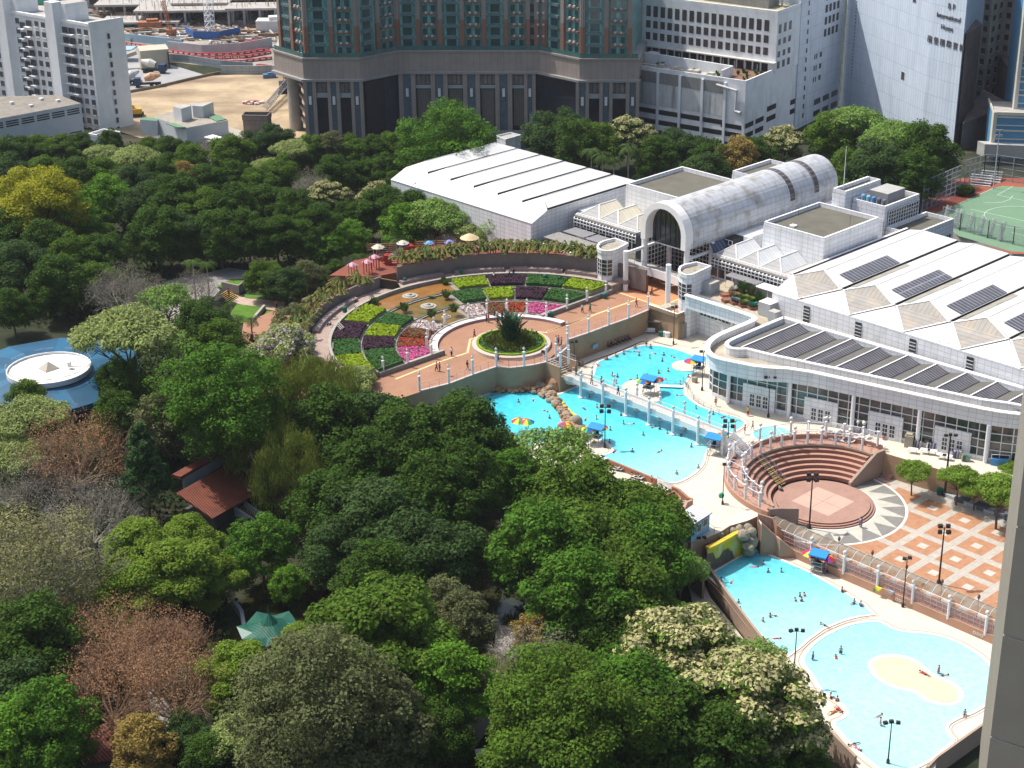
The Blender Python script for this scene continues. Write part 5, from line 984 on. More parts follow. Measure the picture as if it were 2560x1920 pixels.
LM=dict(D=leafmat('leaf_dark',(0.055,0.112,0.013)),G=leafmat('leaf_mid',(0.091,0.165,0.017)),L=leafmat('leaf_lime',(0.337,0.340,0.023)),B=leafmat('leaf_bright',(0.081,0.183,0.017)),P=leafmat('leaf_pale',(0.277,0.337,0.109)),C=leafmat('leaf_olive',(0.177,0.218,0.035)),
 S=leafmat('leaf_grey',(0.140,0.159,0.061)),Y=leafmat('leaf_yellowgreen',(0.168,0.257,0.028)),T=leafmat('leaf_cypress',(0.044,0.100,0.028)),A=leafmat('leaf_airy',(0.198,0.316,0.068)),W=leafmat('blossom_white',(.5,.42,.42),.2,.1),F=leafmat('flower_cream',(.42,.40,.19),.2,.15),E=leafmat('leaf_bluegreen',(0.055,0.104,0.026)),
 N=leafmat('bud_brown',(.3,.165,.085),.2,.2),K=leafmat('bud_grey',(.2,.18,.14),.2,.2),V=leafmat('leaf_vivid',(0.122,0.256,0.022)),O=leafmat('leaf_budding',(0.232,0.232,0.098)),Q=leafmat('leaf_plaza',(0.183,0.293,0.037)),X=leafmat('leaf_rust',(0.298,0.218,0.060)))
CR={}
def crown(key,*a,**k):
 CR[key]=leafmesh('crown_'+key,*a,**k)
#        R   H  zc  ncl nl  ls
crown('r1',6,6.2,8.4,105,250,.17,1,base=-.8); crown('r2',6,5.8,8,80,330,.17,2,rcl=(.26,.4),base=-.8); crown('r3',6,6.6,9,140,190,.165,3,rcl=(.17,.29),base=-.8)
crown('lump',6,5.4,8,44,520,.15,4,rcl=(.26,.4),up=.6,base=-.7); crown('umb',6,3.4,9.5,64,300,.155,5,flat=.25,base=-.1,rcl=(.2,.32)); crown('strip',6,7.2,9.5,200,330,.17,6,strip=1,rcl=(.12,.22),droop=.2,base=-.8)
crown('r1h',6,6.2,8.4,130,520,.1,21,base=-.8,rcl=(.18,.32)); crown('r2h',6,5.8,8,110,640,.1,22,rcl=(.2,.34),base=-.8); crown('r3h',6,6.6,9,190,380,.1,23,rcl=(.14,.25),base=-.8); crown('flowh',6,5.4,8.2,130,560,.11,24,rcl=(.17,.28),tops=.8,up=.75,base=-.7); crown('lumph',6,5.4,8,80,800,.085,25,rcl=(.18,.32),up=.6,base=-.7)
crown('cone',3.4,8,8.6,70,190,.17,7,cone=1); crown('air',6,3.6,8.8,52,110,.17,8,base=-.15,rcl=(.2,.32)); crown('sparse',6,5,8,120,120,.085,9,rcl=(.2,.34),base=-.6); crown('flow',6,5.4,8.2,85,300,.18,10,rcl=(.22,.34),tops=.8,up=.75,base=-.7)
crown('bud',6,5.2,8,150,34,.075,11,rcl=(.2,.36),base=-.5)
TRK={}
def trunk(key,*a,**k): TRK[key]=limbs(*a,**k).data('trunk_'+key,[BARK])
trunk('std',8.4,6,4.4,1); trunk('umb',9.5,6,2.8,2,r0=.3,nb=8); trunk('bare',8,6,5.2,3,r0=.3,nb=10,fine=5); trunk('fine',8,6,5.2,5,r0=.28,nb=12,fine=5); trunk('cone',8.6,2,6,4,r0=.25,nb=3)
KIND={'D':('r1','std','D'),'D2':('r3','std','D'),'E':('r2','std','E'),'G':('r2','std','G'),'G2':('r1','std','G'),'B':('r3','std','B'),'V':('r3','std','V'),'L':('r2','std','L'),'P':('umb','umb','P'),'C':('strip','std','C'),'S':('r3','std','S'),'Y':('lump','std','Y'),'T':('cone','cone','T'),'A':('air','umb','A'),'A2':('umb','umb','A'),
 'K':('bud','bare','K'),'N':('bud','fine','N'),'W':('flow','bare','W'),'F':('flow','std','D'),'F2':('flow','std','G'),'O':('sparse','bare','O'),'X':('r3','std','X'),'Q':('umb','umb','Q'),'M':('lump','std','G'),'M2':('lump','std','D')}
MESH={}; rgt=random.Random(11); TREES=[]; LABS={}
KN={'D':'dark green broadleaf tree','D2':'dark green fine leaved tree','E':'blue green dense tree','G':'mid green round crowned tree','G2':'mid green broadleaf tree','B':'fresh green tree','V':'vivid light green tree','L':'lime yellow tree','P':'pale olive spreading tree','C':'feathery olive casuarina','S':'silvery olive tree','Y':'lumpy yellow green tree','T':'narrow dark conifer','A':'thin open crowned tree','A2':'light green umbrella shaped tree',
 'K':'bare grey twiggy tree','N':'bare reddish brown tree','W':'white blossoming tree','F':'dark tree covered in cream flowers','F2':'tree with cream yellow new growth','O':'half bare budding tree','X':'rust tinged tree','Q':'small bright green tree','M':'lumpy mid green tree','M2':'lumpy dark green tree'}
def tree(px,py,rp,kind,where,asp=1.0,cat='tree'):
 ck,tk,mk=KIND[kind]; zc={'umb':9.5,'strip':9.5,'r3':9,'air':8.8,'cone':8.6,'r1':8.4,'flow':8.2}.get(ck,8); R0=3.4 if ck=='cone' else 6.0
 z=3; sc=1
 for _ in range(8):
  p=G(px,py,z+zc*sc*.95); dist=math.dist(p,(0,0,CAMZ)); sc=max(.25,min(2.6,rp*1.14*dist/FP/R0)); s2=sc**.8 if sc>1 else sc; z=tz(p[0],p[1]);
 if sc>1.35 and ck+'h' in CR: ck+='h'
 if (ck,mk) not in MESH:
  me,mi=CR[ck]; m2=me.copy(); m2.materials.append(LM[mk])
  if mi.any(): m2.materials.append(LM['F'] if kind!='W' else LM['P']); m2.polygons.foreach_set('material_index',mi)
  m2.name='crown_'+mk+ck; MESH[(ck,mk)]=m2
 if (tk,kind in 'NKWO') not in MESH:
  m2=TRK[tk].copy(); m2.materials[0]={'N':TWB,'K':TWG,'W':TWG,'O':TWG}.get(kind,BARK); MESH[(tk,kind in 'NKWO')]=m2
 tm=TRK[tk] if kind not in 'NKWO' else MESH.setdefault((tk,kind),(lambda m:(m.materials.__setitem__(0,{'N':TWB,'K':TWG,'W':TWG,'O':TWG}[kind]),m)[1])(TRK[tk].copy()))
 lab=KN[kind]+' '+where
 if lab in LABS: print('DUP LABEL',lab)
 LABS[lab]=1
 r=T({'T':'conifer_tree','C':'casuarina_tree'}.get(kind,'broadleaf_tree'),lab,cat,(p[0],p[1],z),'park trees'); r.scale=(sc,sc,s2*asp); r.rotation_euler=(0,0,rgt.uniform(0,6.28))
 for nm,me in (('crown',MESH[(ck,mk)]),('trunk',tm)):
  o=bpy.data.objects.new(nm,me); COL.objects.link(o); o.parent=r
 if kind in 'KN' and sc>1.2: pass
 return r
a_=lambda u,v,r:(.788*u,320+.788*v,.788*r); b__=lambda u,v,r:(.9456*u,1000+.9456*v,.9456*r); c__=lambda u,v,r:(1100+.9666*u,1000+.9666*v,.9666*r)
def tr(f,rows):
 for u,v,r,k,w_ in rows: tree(*f(u,v,r),k,w_)
tr(a_,[
(15,95,48,'D','at the left edge below the white flats'),(70,85,45,'M2','below the white low block, second from the left edge'),(130,75,42,'G','against the slatted low white block'),(200,75,42,'M','in front of the narrow end of the low white block'),
(262,62,36,'M2','at the foot of the white slab block'),(325,92,50,'P','left one of the two pale crowns in the back row'),(430,105,60,'P','right one of the two pale crowns in the back row'),(350,45,30,'D','touching the white roof kerb beside the slab block'),
(480,75,36,'M','before the white terrace with chairs, left'),(545,85,48,'M2','before the long white terrace wall'),(610,110,42,'G2','right of the long white terrace wall'),(655,75,40,'K','behind the back row near the small white square canopy'),(735,85,52,'G','below the small white square canopy'),
(800,55,36,'E','left of the brown podium round column'),(870,45,44,'E','under the brown box block'),(925,75,50,'P','below the podium round column'),(850,125,40,'P','in the second row left of the podium axis'),(985,80,42,'G2','under the first podium pillars'),
(1050,70,44,'S','below the second podium pillars'),(1120,80,45,'G','in front of the dark podium corner'),(1190,85,45,'D2','in front of the dark podium recess'),(1250,75,45,'G2','at the podium left of the big banyan'),
(30,165,60,'E','above the lime tree at the left edge'),(150,150,50,'G','above the lime tree'),(250,165,52,'D','right above the lime tree'),(330,165,50,'G2','between the lime tree and the pale crowns'),(420,185,55,'E','in the second row below the right pale crown'),
(510,165,52,'D','in the second row below the terrace wall'),(590,165,44,'X','small and leaning in the second row'),(660,185,58,'M2','in the middle of the dense back wood'),(745,170,50,'D2','in the back wood below the square canopy'),(820,190,52,'M','in the back wood left of the bare tree'),
(890,150,48,'G','in the back wood above the bare tree'),(985,185,48,'K','bare gap in the dense back wood'),(1040,225,50,'F','left one of the cream flowering pair above the playground'),(1060,150,48,'D','above the left cream flowering tree'),(1130,165,52,'M2','between the cream flowering pair, behind'),(1195,225,46,'F','right one of the cream flowering pair above the playground'),
(1215,150,50,'D2','behind the right cream flowering tree'),(1260,190,44,'M2','next to the ridged white roof'),
(115,250,118,'L','the biggest yellow crown in the wood'),(20,250,60,'L','small one at the left edge beside the large lime crown'),(350,240,66,'V','right of the lime tree'),(245,310,64,'V','below the lime tree right side'),(300,350,44,'G','below the vivid pair'),
(450,260,66,'E','right of the vivid green pair'),(560,250,75,'D','large, in the third row'),(650,280,70,'M','in the third row centre'),(740,270,66,'D2','in the third row right of centre'),(850,250,60,'M2','in the third row above the path lawn'),(935,270,56,'D','left of the left cream flowering tree'),
(1000,310,60,'M2','below the left cream flowering tree'),(1100,300,50,'D','below the bare twigs near the playground'),(1180,300,46,'M','directly above the first playground canopy'),
(40,350,70,'D','at the left edge above the blue canopy'),(150,380,66,'D2','above the blue canopy, inner one'),(60,450,75,'E','at the left edge close above the blue canopy'),(230,420,60,'G2','near the tall pole above the blue canopy'),(330,420,60,'D','beside the brown trunk'),(190,500,70,'D','just above the blue canopy'),
(300,495,58,'G','above the grey bare trees'),(40,580,52,'D2','left tip above the blue canopy'),(500,350,75,'D','above the bare grey trees, large'),(590,350,66,'E','left of the tall path lamp'),(700,350,66,'D','behind the grey plaza path'),(790,345,62,'D2','above the grey plaza path'),(880,350,60,'M2','above the thin lamp by the lawn'),(960,360,50,'D','left of the vivid playground trees'),
(1040,395,46,'V','left of the pink playground canopies'),(1120,360,50,'V','above the pink playground canopies'),
(380,520,80,'K','left one of the bare pair by the plaza path'),(480,545,70,'K','middle bare one by the plaza path'),(620,520,64,'K','right bare one beside the yellow steps'),(530,560,72,'A','over the bare grey pair'),
(400,660,125,'P','spreading over the right side of the blue canopy'),(380,810,60,'G2','below the right side of the blue canopy'),(530,700,70,'A','with visible forked trunk beside the pale spreading tree'),(640,640,72,'D','below the striped lawn steps'),(700,690,62,'G2','left of the white blossom'),
(700,850,165,'B','the broad one below the white blossom'),(900,725,86,'W','left of the curved garden steps'),(925,630,52,'S','between lawn and curved garden steps'),(1020,735,46,'G2','at the foot of the curved garden steps'),
(840,480,48,'G','hedge like, left of the palms above the lawn'),(910,500,48,'E','hedge like, above the lawn steps'),(980,490,52,'S','between hedge and garden wall'),(1060,480,44,'D2','beside the garden wall top end'),
(900,880,120,'C','left crown of the casuarina mass'),(1040,880,110,'C','right crown of the casuarina mass'),(1120,815,75,'P','above the casuarinas beside the flower beds'),(90,865,48,'G2','overlapping the front rim of the blue canopy'),(100,930,92,'P','below the blue canopy, flowering pale'),
])
tr(b__,[
(190,130,110,'N','upper of the russet thickets at left'),(100,230,80,'K','left thicket above the budding tree'),(240,300,95,'K','fork limbed, left of the lumpy yellow green mass'),(40,160,70,'P','at the left edge below the pale flowering tree'),(310,60,60,'D2','below the broad fresh green tree, left'),(430,70,70,'S','left of the red roof ridge'),(380,190,60,'T','beside the red roof'),
(430,112,40,'E','over the red roof ridge'),(600,60,70,'G2','below the broad fresh green tree, right'),
(90,430,160,'O','large one at the left edge'),(210,560,70,'O','above the small red tiled roof'),
(370,410,76,'Y','upper left lump of the centre mass'),(505,385,66,'Y','upper right lump, nearest the red roof'),(470,470,90,'Y','middle of the centre mass'),(360,520,80,'Y','lower left lump of the centre mass'),(560,480,66,'Y','right lump of the centre mass'),(290,600,50,'M','left foot of the centre mass'),
(690,400,72,'B','between red roof steps and pond'),(670,110,85,'C','hanging over the red roof'),(760,200,90,'C','lower tip of the casuarina mass'),(760,490,42,'V','small, standing in the pond'),
(860,90,95,'D2','right of the casuarina mass'),(960,75,85,'E','left of the lagoon pool, upper'),(1080,140,100,'D','left of the lagoon pool, front'),(960,200,90,'D2','central, below the upper blue green one'),(1150,112,62,'E','touching the lagoon pool edge'),
(880,300,90,'D','in the dark central wood above the pond'),(1010,330,110,'E','large, centre of the dark wood'),(1140,280,105,'D2','right part of the dark central wood'),(900,405,80,'E','right of the pond'),(1010,500,95,'D','lower dark wood beside the pond'),(1130,430,105,'E','lower dark wood toward the little red roof'),(1180,560,70,'S','below the dark wood, right of the dome crown'),
(80,670,105,'D','left edge beside the brown tree'),(170,650,70,'E','between red tiles and the brown tree'),(40,790,90,'E','left edge, lower'),(140,870,95,'B','bottom left corner, inner'),(30,900,80,'V','bottom left corner'),
(320,640,110,'N','upper left part of the brown mass'),(450,640,90,'N','upper right part of the brown mass'),(290,760,115,'N','lower left part of the brown mass'),(460,760,110,'N','lower right part of the brown mass'),(490,905,60,'E','small, bottom, left of the silver tree'),
(640,745,85,'Y','below the green pagoda roof, left'),(800,665,66,'Y','beside the green pagoda roof'),(620,800,60,'Y','lowest lump above the silver tree'),(1000,640,150,'M','domed with candle like tips'),(950,760,60,'D','under the domed crown'),
(820,800,180,'S','huge one at the bottom centre left'),(1010,880,110,'S','right flank of the bottom silver mass'),(640,900,75,'P','pale one at the bottom beside the silver mass'),(1200,760,95,'V','right of the domed crown'),(1150,890,70,'D','bottom, below the vivid one'),(380,930,70,'X','bottom edge below the brown mass'),(560,960,60,'D2','bottom edge'),
])
tr(c__,[
(60,110,95,'D','above the little red tiled roof'),(60,230,90,'D2','left of the thin poolside tree'),(150,135,52,'S','at the rim of the lagoon pool below the floodlight'),(290,150,98,'A','leaning over the pool terrace wall'),(190,210,68,'B','beneath the thin poolside tree'),(390,190,36,'A','small, overhanging the sun terrace'),
(370,290,110,'G2','below the sun terrace'),(500,330,105,'G','left of the blue kiosk'),(580,310,50,'G2','overhanging the blue kiosk annex'),(250,400,110,'B','above the stone bridge'),(390,400,120,'G','centre of the poolside wood'),(530,420,105,'B','right front of the poolside wood'),(350,520,110,'B','lower centre of the poolside wood'),(480,520,105,'G2','lower right of the poolside wood'),
(620,450,62,'A2','beside the waterfall wall'),(640,580,62,'A2','by the path bend'),(440,620,90,'D','shaded foot of the poolside wood'),
(60,590,70,'S','small, left of the pond channel'),(240,610,48,'X','bushy, beside the pond channel'),(240,700,105,'K','between pond channel and the big front tree'),(130,740,70,'O','left of the grey path at the bottom'),
(330,830,170,'G','front left giant'),(480,810,130,'B','front giant, middle'),(280,920,120,'G2','bottom front, left giant'),(560,880,130,'D','front right dark giant'),(620,680,130,'F2','upper of the two by the path'),(800,800,140,'F2','lower of the two along the pool wall'),(680,790,80,'F2','low one between the two tall cream ones'),(900,900,85,'F2','tail end of the cream mass by the wall'),(740,920,110,'D2','bottom, below the cream trees'),(930,960,60,'D','bottom right tip of the wood'),
(830,680,62,'A','overhanging the pool wall below the lamp'),(760,650,46,'A','small, at the path below the pool wall'),
])
TT=lambda x,y,r,k,w_,**q: tree(x,y,r,k,w_,**q)
TT(1115,360,105,'B','big one before the podium columns'); TT(1225,500,44,'D','left of the ridged roof corner')
for x,y,r,k,w_ in ((1010,560,46,'V','behind the left playground canopies, inner'),(1050,525,50,'D','behind the left playground canopies, outer'),(1130,520,46,'M','between playground and ridged hall, left'),(1175,575,44,'P','behind the mustard canopy'),(1240,560,46,'D2','behind the mustard canopy, right'),(1255,600,36,'A','slender one in front of the hall corner'),(1330,600,34,'G','at the hall corner by the terrace wall'),(960,520,50,'M2','upper left of the playground')): TT(x,y+14,r*1.1,k,w_)
for x,y,r,k,w_ in ((1170,490,52,'D2','against the front of the ridged white hall'),(1200,560,50,'D','lower part against the ridged hall front'),(1090,545,66,'A2','over the left playground canopies'),(1290,570,66,'A','between playground and the white hall corner'),(1085,470,46,'F','dark and cream, left of the ridged hall'),(1380,350,54,'E','behind the ridged hall roof, left'),(1440,370,50,'D','behind the ridged hall roof, second'),(1420,330,44,'E','under the pale green pavilion'),
 (1570,350,50,'F','beside the car park wall'),(1500,370,46,'G2','among the palms, left'),(1700,385,48,'E','before the car park slots, left'),(1780,415,46,'D','before the car park slots, right'),(1640,400,46,'D2','among the palms, right'),(1840,410,48,'X','rust green one beside the far stair box'),(1760,440,46,'E','behind the left flat roof box'),(1955,372,46,'F','at the car park corner beyond the vault'),(1890,400,42,'D','left of the vault back end'),
 (2130,310,66,'A2','tall, against the blue white tower'),(2080,350,50,'G2','left, against the blue white tower'),(2240,350,66,'A2','tall right one before the tower'),(2310,390,62,'D','right before the tower foot'),(2200,430,62,'E','behind the flagpole'),(2290,450,52,'D2','beside the mesh fence'),(2120,440,48,'G2','behind the vault back end')):
 TT(x,y,r,k,w_)
# plaza trees stand on the paving
def ptree(px,py,rp,k,w_,zg):
 r=tree(px,py,rp,k,w_); s_=r.scale[0]; zc=9.2*s_; p=G(px,py,zg+zc*.95); r.location=(p[0],p[1],zg); r.scale=(s_,s_,s_)
for x,y,r,w_ in ((2284,1183,40,'left single one on the plaza'),(2396,1200,44,'second one from the left beside the plaza wall'),(2440,1225,36,'small third one on the plaza'),(2500,1235,62,'broad one at the right of the plaza'),(2535,1175,36,'back one beside the hall glazing')):
 ptree(x,y,r*.9,'Q',w_,0)
# palms
def palm_mesh(n=15,L=2.6,h=8,seed=1,feather=True):
 rg=random.Random(seed); mb=MB(); mb.tube((0,0,-.3),(.1,.05,h*.5),.2,.16,7); mb.tube((.1,.05,h*.5),(.0,.1,h),.16,.13,7)
 mc=MB()
 for i in range(n):
  a=6.283*i/n+rg.uniform(-.2,.2); e=rg.uniform(-.1,.9); p=Vector((0,.1,h)); d=Vector((math.cos(a),math.sin(a),e)).normalized(); pts=[p]
  for k in range(6): d=(d+Vector((0,0,-.26))).normalized(); p=p+d*L/6; pts.append(p)
  for k in range(6):
   a0,a1=pts[k],pts[k+1]; dd=(a1-a0); sd_=dd.cross(Vector((0,0,1))).normalized(); w0=.55*math.sin(math.pi*(k+.3)/6.6)
   for q in range(3):
    c=a0+dd*(q/3);
    for sg in (-1,1): t=c+sd_*sg*w0+dd*.5+Vector((0,0,-.18-.1*rg.random())); mc.face([c,c+dd*.22,t+dd*.1,t])
 return mb,mc
pm=[]
for i,(n,L,h) in enumerate(((16,2.8,9),(14,2.2,5),(22,1.9,2.4))):
 a,b_=palm_mesh(n,L,h,i+1); rt=T('palm_tree','low palm standing below the hedge','palm',(0,0,0)); a.build('trunk',BARKP,rt); b_.build('fronds',leafmat('palm_leaf%d'%i,((.07,.12,.025),(.08,.14,.03),(.17,.19,.03))[i],.3),rt); pm.append(Proto(rt))
def palm(px,py,i,sc,w_,z=None):
 h=(9,5,2.4)[i]*sc; zz=3
 for _ in range(8): p=G(px,py,(z if z is not None else zz)+h); zz=tz(p[0],p[1])
 lab=('tall palm ' if i==0 else 'low palm ')+w_
 pm[i].put((p[0],p[1],z if z is not None else zz),rgt.uniform(0,6),sc,lab,'park palms')
for x,y,i,s_,w_ in ((480,650,0,.9,'left of the pair by the grey plaza path'),(515,655,0,.85,'right of the pair by the grey plaza path'),(595,790,1,.8,'left one on the striped lawn'),(628,795,1,.85,'right one on the striped lawn'),(573,755,1,.7,'above the striped lawn corner'),(655,835,1,.8,'below the striped lawn'),(990,595,0,.8,'beside the first playground canopy'),(1070,570,0,.9,'over the blue playground canopy'),(895,635,0,.7,'beside the pink playground canopies'),(1213,505,0,1,'against the ridged hall wall'),
 (1478,372,0,1.15,'left one behind the ridged hall'),(1508,385,0,1.1,'second from left behind the ridged hall'),(1535,395,0,.9,'third from left behind the ridged hall'),(1573,365,0,1.2,'single stemmed, below the cream flowering crown'),(1640,345,0,1.3,'tallest of the group before the car park'),(1662,352,0,1.2,'right of the tallest before the car park'),(1598,440,1,.8,'young, behind the left flat roof box'),(1690,400,0,.9,'partly hidden before the car park'),(1700,440,1,.9,'behind the flat roof box corner')): palm(x,y,i,s_,w_)
# ================================================================ promenade, garden terraces, playground, park
z1=Zm(780,560);z2=Zm(1000,330);z3=Zm(1240,560);z5=Zm(1860,350);z6=Zm(1100,850);zl_=Zm(0,650)
STONE=M('grey_stone_wall',(.27,.25,.22),.9,.15,.6,grid=(.6,.3,.03,.5),gcol=(.7,.7,.7)); STOP=M('stone_top',(.36,.34,.3),.9,.12,.8); PATHP=M('pinkish_path',(.38,.29,.24),.9,.12,.6,grid=(.5,.25,.02,.5),gcol=(.85,.85,.85))
def hp(poly,p,q,keep):
 """part of a plan outline on the side of line p-q where point keep lies"""
 nx,ny=-(q[1]-p[1]),q[0]-p[0]; f=lambda r:(r[0]-p[0])*nx+(r[1]-p[1])*ny; sg=1 if f(keep)>0 else -1; o=[]; n=len(poly)
 for i in range(n):
  a,b_=poly[i],poly[(i+1)%n]; fa,fb=f(a)*sg,f(b_)*sg
  if fa>=0: o.append(a)
  if fa*fb<0: k=fa/(fa-fb); o.append((a[0]+(b_[0]-a[0])*k,a[1]+(b_[1]-a[1])*k))
 return o
LA,LB_2=XY(185,-203.4),XY(219,-203.4); MA,MB_2=G(1110,884,8.6)[:2],G(948,941,8.6)[:2]; top_=gc(25,110)
def clipg(poly): return hp(hp(poly,LA,LB_2,top_),MA,MB_2,top_)
def sect(r0,r1,a0,a1,n=None):
 n=n or max(2,int(abs(a1-a0)/4)); return arc(*BC,r0,a0,a1,n)+arc(*BC,r1,a1,a0,n)
mb=MB()
for r0,r1,z in ((14.1,20.3,8.95),(20.3,26.3,9.45),(26.3,31.7,9.95)):
 P=clipg(sect(r0,r1,20,235,60)); mb.prism(P,4,z,0,1)
gt=struct('garden_terrace',mb,[M('bed_edge_stone',(.25,.23,.19),.9,.1,.6),STONE])
P=sect(31.7,35.4,38,232,60); P=hp(P,XY(185,-202.9),XY(219,-202.9),top_); P=hp(P,MA,MB_2,top_); mb=MB(); mb.prism(P,3,10.1,0,1); struct('garden_path',mb,[PATHP,STONE])
for r,z0,z1_,w_,nm in ((31.5,9.9,10.75,.5,'upper'),(26.2,9.3,9.75,.4,'middle'),(20.2,8.8,9.25,.4,'lower'),(14.3,8.4,9.15,.4,'lowest')):
 P=[p for p in arc(*BC,r,30,222,70) if hp([p,(p[0]+.01,p[1]),(p[0],p[1]+.01)],LA,LB_2,top_) and hp([p,(p[0]+.01,p[1]),(p[0],p[1]+.01)],MA,MB_2,top_)]
 mb=MB(); mb.band(P,w_,z0,z1_,0,1); mb.build('garden_wall',[STOP,STONE],label='curved grey stone retaining wall of the garden, %s of the four'%nm,cat='wall',loc=(*P[0],z0))
for p,q,w_ in ((XY(199.5,-203),XY(218,-203),'right'),(MA,MB_2,'left')):
 mb=MB(); mb.band([p,q],.6,8.4,9.35,0,1); mb.build('garden_wall',[STOP,STONE],label='straight low stone wall closing the garden beds on the %s'%w_,cat='wall',loc=(*p,8.4))
P=[p for p in arc(*BC,13.5,46,194,50)]; mb=MB(); mb.band(P,1.3,8.4,9.0,0,1); mb.build('curved_bench',[M('bench_top',(.7,.62,.6),.6,.05),M('bench_side',(.36,.26,.28),.8,.08)],label='long curved pale pink bench round the flower bed side of the garden',cat='bench',loc=(*P[0],8.4))
# beds
def ang(px,py,z): p=G(*z1(px,py),z); return math.degrees(math.atan2(p[1]-BC[1],p[0]-BC[0]))%360
BEDC={'lime':(.22,.31,.015),'purple':(.055,.03,.045),'green':(.045,.12,.03),'mixed':(.42,.3,.3),'rust':(.2,.06,.03),'red':(.36,.05,.03),'magenta':(.6,.1,.3)}
rgb=random.Random(8)
def bed(r0,r1,a0,a1,z,col,h,lab):
 if a1<a0: a0,a1=a1,a0
 g=.25/((r0+r1)/2)*57.3; P=clipg(sect(r0+.2,r1-.2,a0+g,a1-g));
 if len(P)<3: return
 c=(sum(p[0] for p in P)/len(P),sum(p[1] for p in P)/len(P)); P=[(c[0]+(p[0]-c[0])*.985,c[1]+(p[1]-c[1])*.985) for p in P]
 o=T('flower_bed',lab,'flower bed',(c[0],c[1],z),'garden beds'); mt=M('bed_'+col,BEDC[col],.85,.35,1.6,rnd=.25,trans=.15,spec=.1)
 mb=MB(); mb.prism(P,z-.05,z+h,0,0); mb.build('hedge',M('bedbase_'+col,tuple(x*.75 for x in BEDC[col]),.9,.4,1.5),o)
 xs_=[p[0] for p in P]; ys_=[p[1] for p in P]; mb=MB(); mats=[mt]+([M('bed_white',(.6,.55,.5),.8,.1)] if col=='mixed' else [M('bed_green_leaf',(.06,.1,.03),.8,.2)] if col in('rust','red','magenta') else [])
 def inside(x,y):
  r=math.hypot(x-BC[0],y-BC[1]); a=math.degrees(math.atan2(y-BC[1],x-BC[0]))%360
  if not(r0+.2<r<r1-.2 and a0+g<a%360<a1-g): return False
  s_=ST(x,y); f=(x-MA[0])*-(MB_2[1]-MA[1])+(y-MA[1])*(MB_2[0]-MA[0]); f0=(top_[0]-MA[0])*-(MB_2[1]-MA[1])+(top_[1]-MA[1])*(MB_2[0]-MA[0]); return s_[1]<-203.9 and f*f0>0
 n=0; area=(max(xs_)-min(xs_))*(max(ys_)-min(ys_))
 for _ in range(int(area*34)):
  x,y=rgb.uniform(min(xs_),max(xs_)),rgb.uniform(min(ys_),max(ys_))
  if not inside(x,y): continue
  s_=.13; a=rgb.uniform(0,6.3); u=Vector((math.cos(a),math.sin(a),rgb.uniform(-.6,.6)))*s_; v=Vector((-math.sin(a),math.cos(a),rgb.uniform(-.6,.6)))*s_; c_=Vector((x,y,z+h+rgb.uniform(-.04,.16)))
  mb.face([c_-u-v,c_+u-v,c_+u+v,c_-u+v],1 if len(mats)>1 and rgb.random()<(.5 if col=='mixed' else .22) else 0)
 if mb.f: mb.build('leaves',mats,o,kind='stuff')
R3=[ang(1095,455,10.2),ang(1388,450,10.2),ang(1683,462,10.2),ang(1978,490,10.2),38]
R2=[ang(1100,560,9.6),ang(1350,530,9.6),ang(1600,520,9.6),ang(1850,555,9.6),35]
R1=[ang(1150,665,9.1),ang(1345,650,9.1),ang(1525,630,9.1),ang(1705,630,9.1),40]
L3=[ang(480,650,10.2),ang(280,775,10.2),ang(222,915,10.2),ang(230,1045,10.2),222]
L2=[ang(600,700,9.6),ang(500,795,9.6),ang(462,900,9.6),ang(462,1003,9.6),222]
L1=[ang(880,760,9.1),ang(790,825,9.1),ang(722,895,9.1),ang(705,975,9.1),222]
for A,r0,r1,z,cols,h,wd in ((R3,26.3,31.3,9.95,('lime','purple','green','lime'),.5,'top row right of the ponds'),(R2,20.3,26,9.45,('green','lime','purple','green'),.5,'middle row right of the ponds'),(R1,14.3,20,8.95,('mixed','rust','red','magenta'),.25,'lowest row right of the ponds'),
 (L3,26.3,31.3,9.95,('lime','purple','green','lime'),.5,'outer row left of the ponds'),(L2,20.3,26,9.45,('green','lime','purple','green'),.5,'middle row left of the ponds'),(L1,14.3,20,8.95,('mixed','rust','red','magenta'),.25,'inner row left of the ponds')):
 for k,c in enumerate(cols):
  nm={'lime':'lime yellow hedge bed','purple':'dark purple bed','green':'deep green bed','mixed':'pink and white speckled flower bed','rust':'rust red mottled flower bed','red':'scarlet flower bed','magenta':'magenta flower bed'}[c]
  e=''
  if cols.count(c)>1: e='nearest the ponds, ' if k<2 else 'farthest from the ponds, '
  bed(r0,r1,A[k],A[k+1],z,c,h,nm+' '+e+'in the '+wd)
PW=M('pond_brown',(.26,.125,.035),.25,.2,.4,spec=.15)
for r0,r1,z,a0,a1,w_,nf,mt in ((26.5,31.2,9.75,R3[0]+1.5,L3[0]-1.5,'top',(775,570),PW),(20.5,26,9.25,R2[0]+2,L2[0]-2,'middle',(920,650),M('pond_olive',(.17,.11,.03),.25,.2,.4,spec=.15)),(14.5,20,8.75,R1[0]+2,L1[0]-2,'low',(1062,735),M('pond_olive',(0,0,0)))):
 mb=MB(); mb.prism(clipg(sect(r0,r1,min(a0,a1),max(a0,a1),20)),None,z+.26); struct('pond_water',mb,mt)
 p=G(*z1(*nf),z+.3); fo=T('fountain','round stone fountain in the %s garden pond'%w_,'fountain',(p[0],p[1],z+.2)); mb=MB(); s_=1 if w_!='low' else .6; mb.lathe((p[0],p[1],z+.2),[(1.5*s_,0),(1.5*s_,.2),(1.1*s_,.22),(1.05*s_,.1),(.9*s_,.4),(.5*s_,.42),(.45*s_,.3),(.25*s_,.7),(0,.7)],16); mb.build('basin',STOP,fo)
REED=M('reed_green',(.09,.14,.03),.8,.3,1,trans=.2)
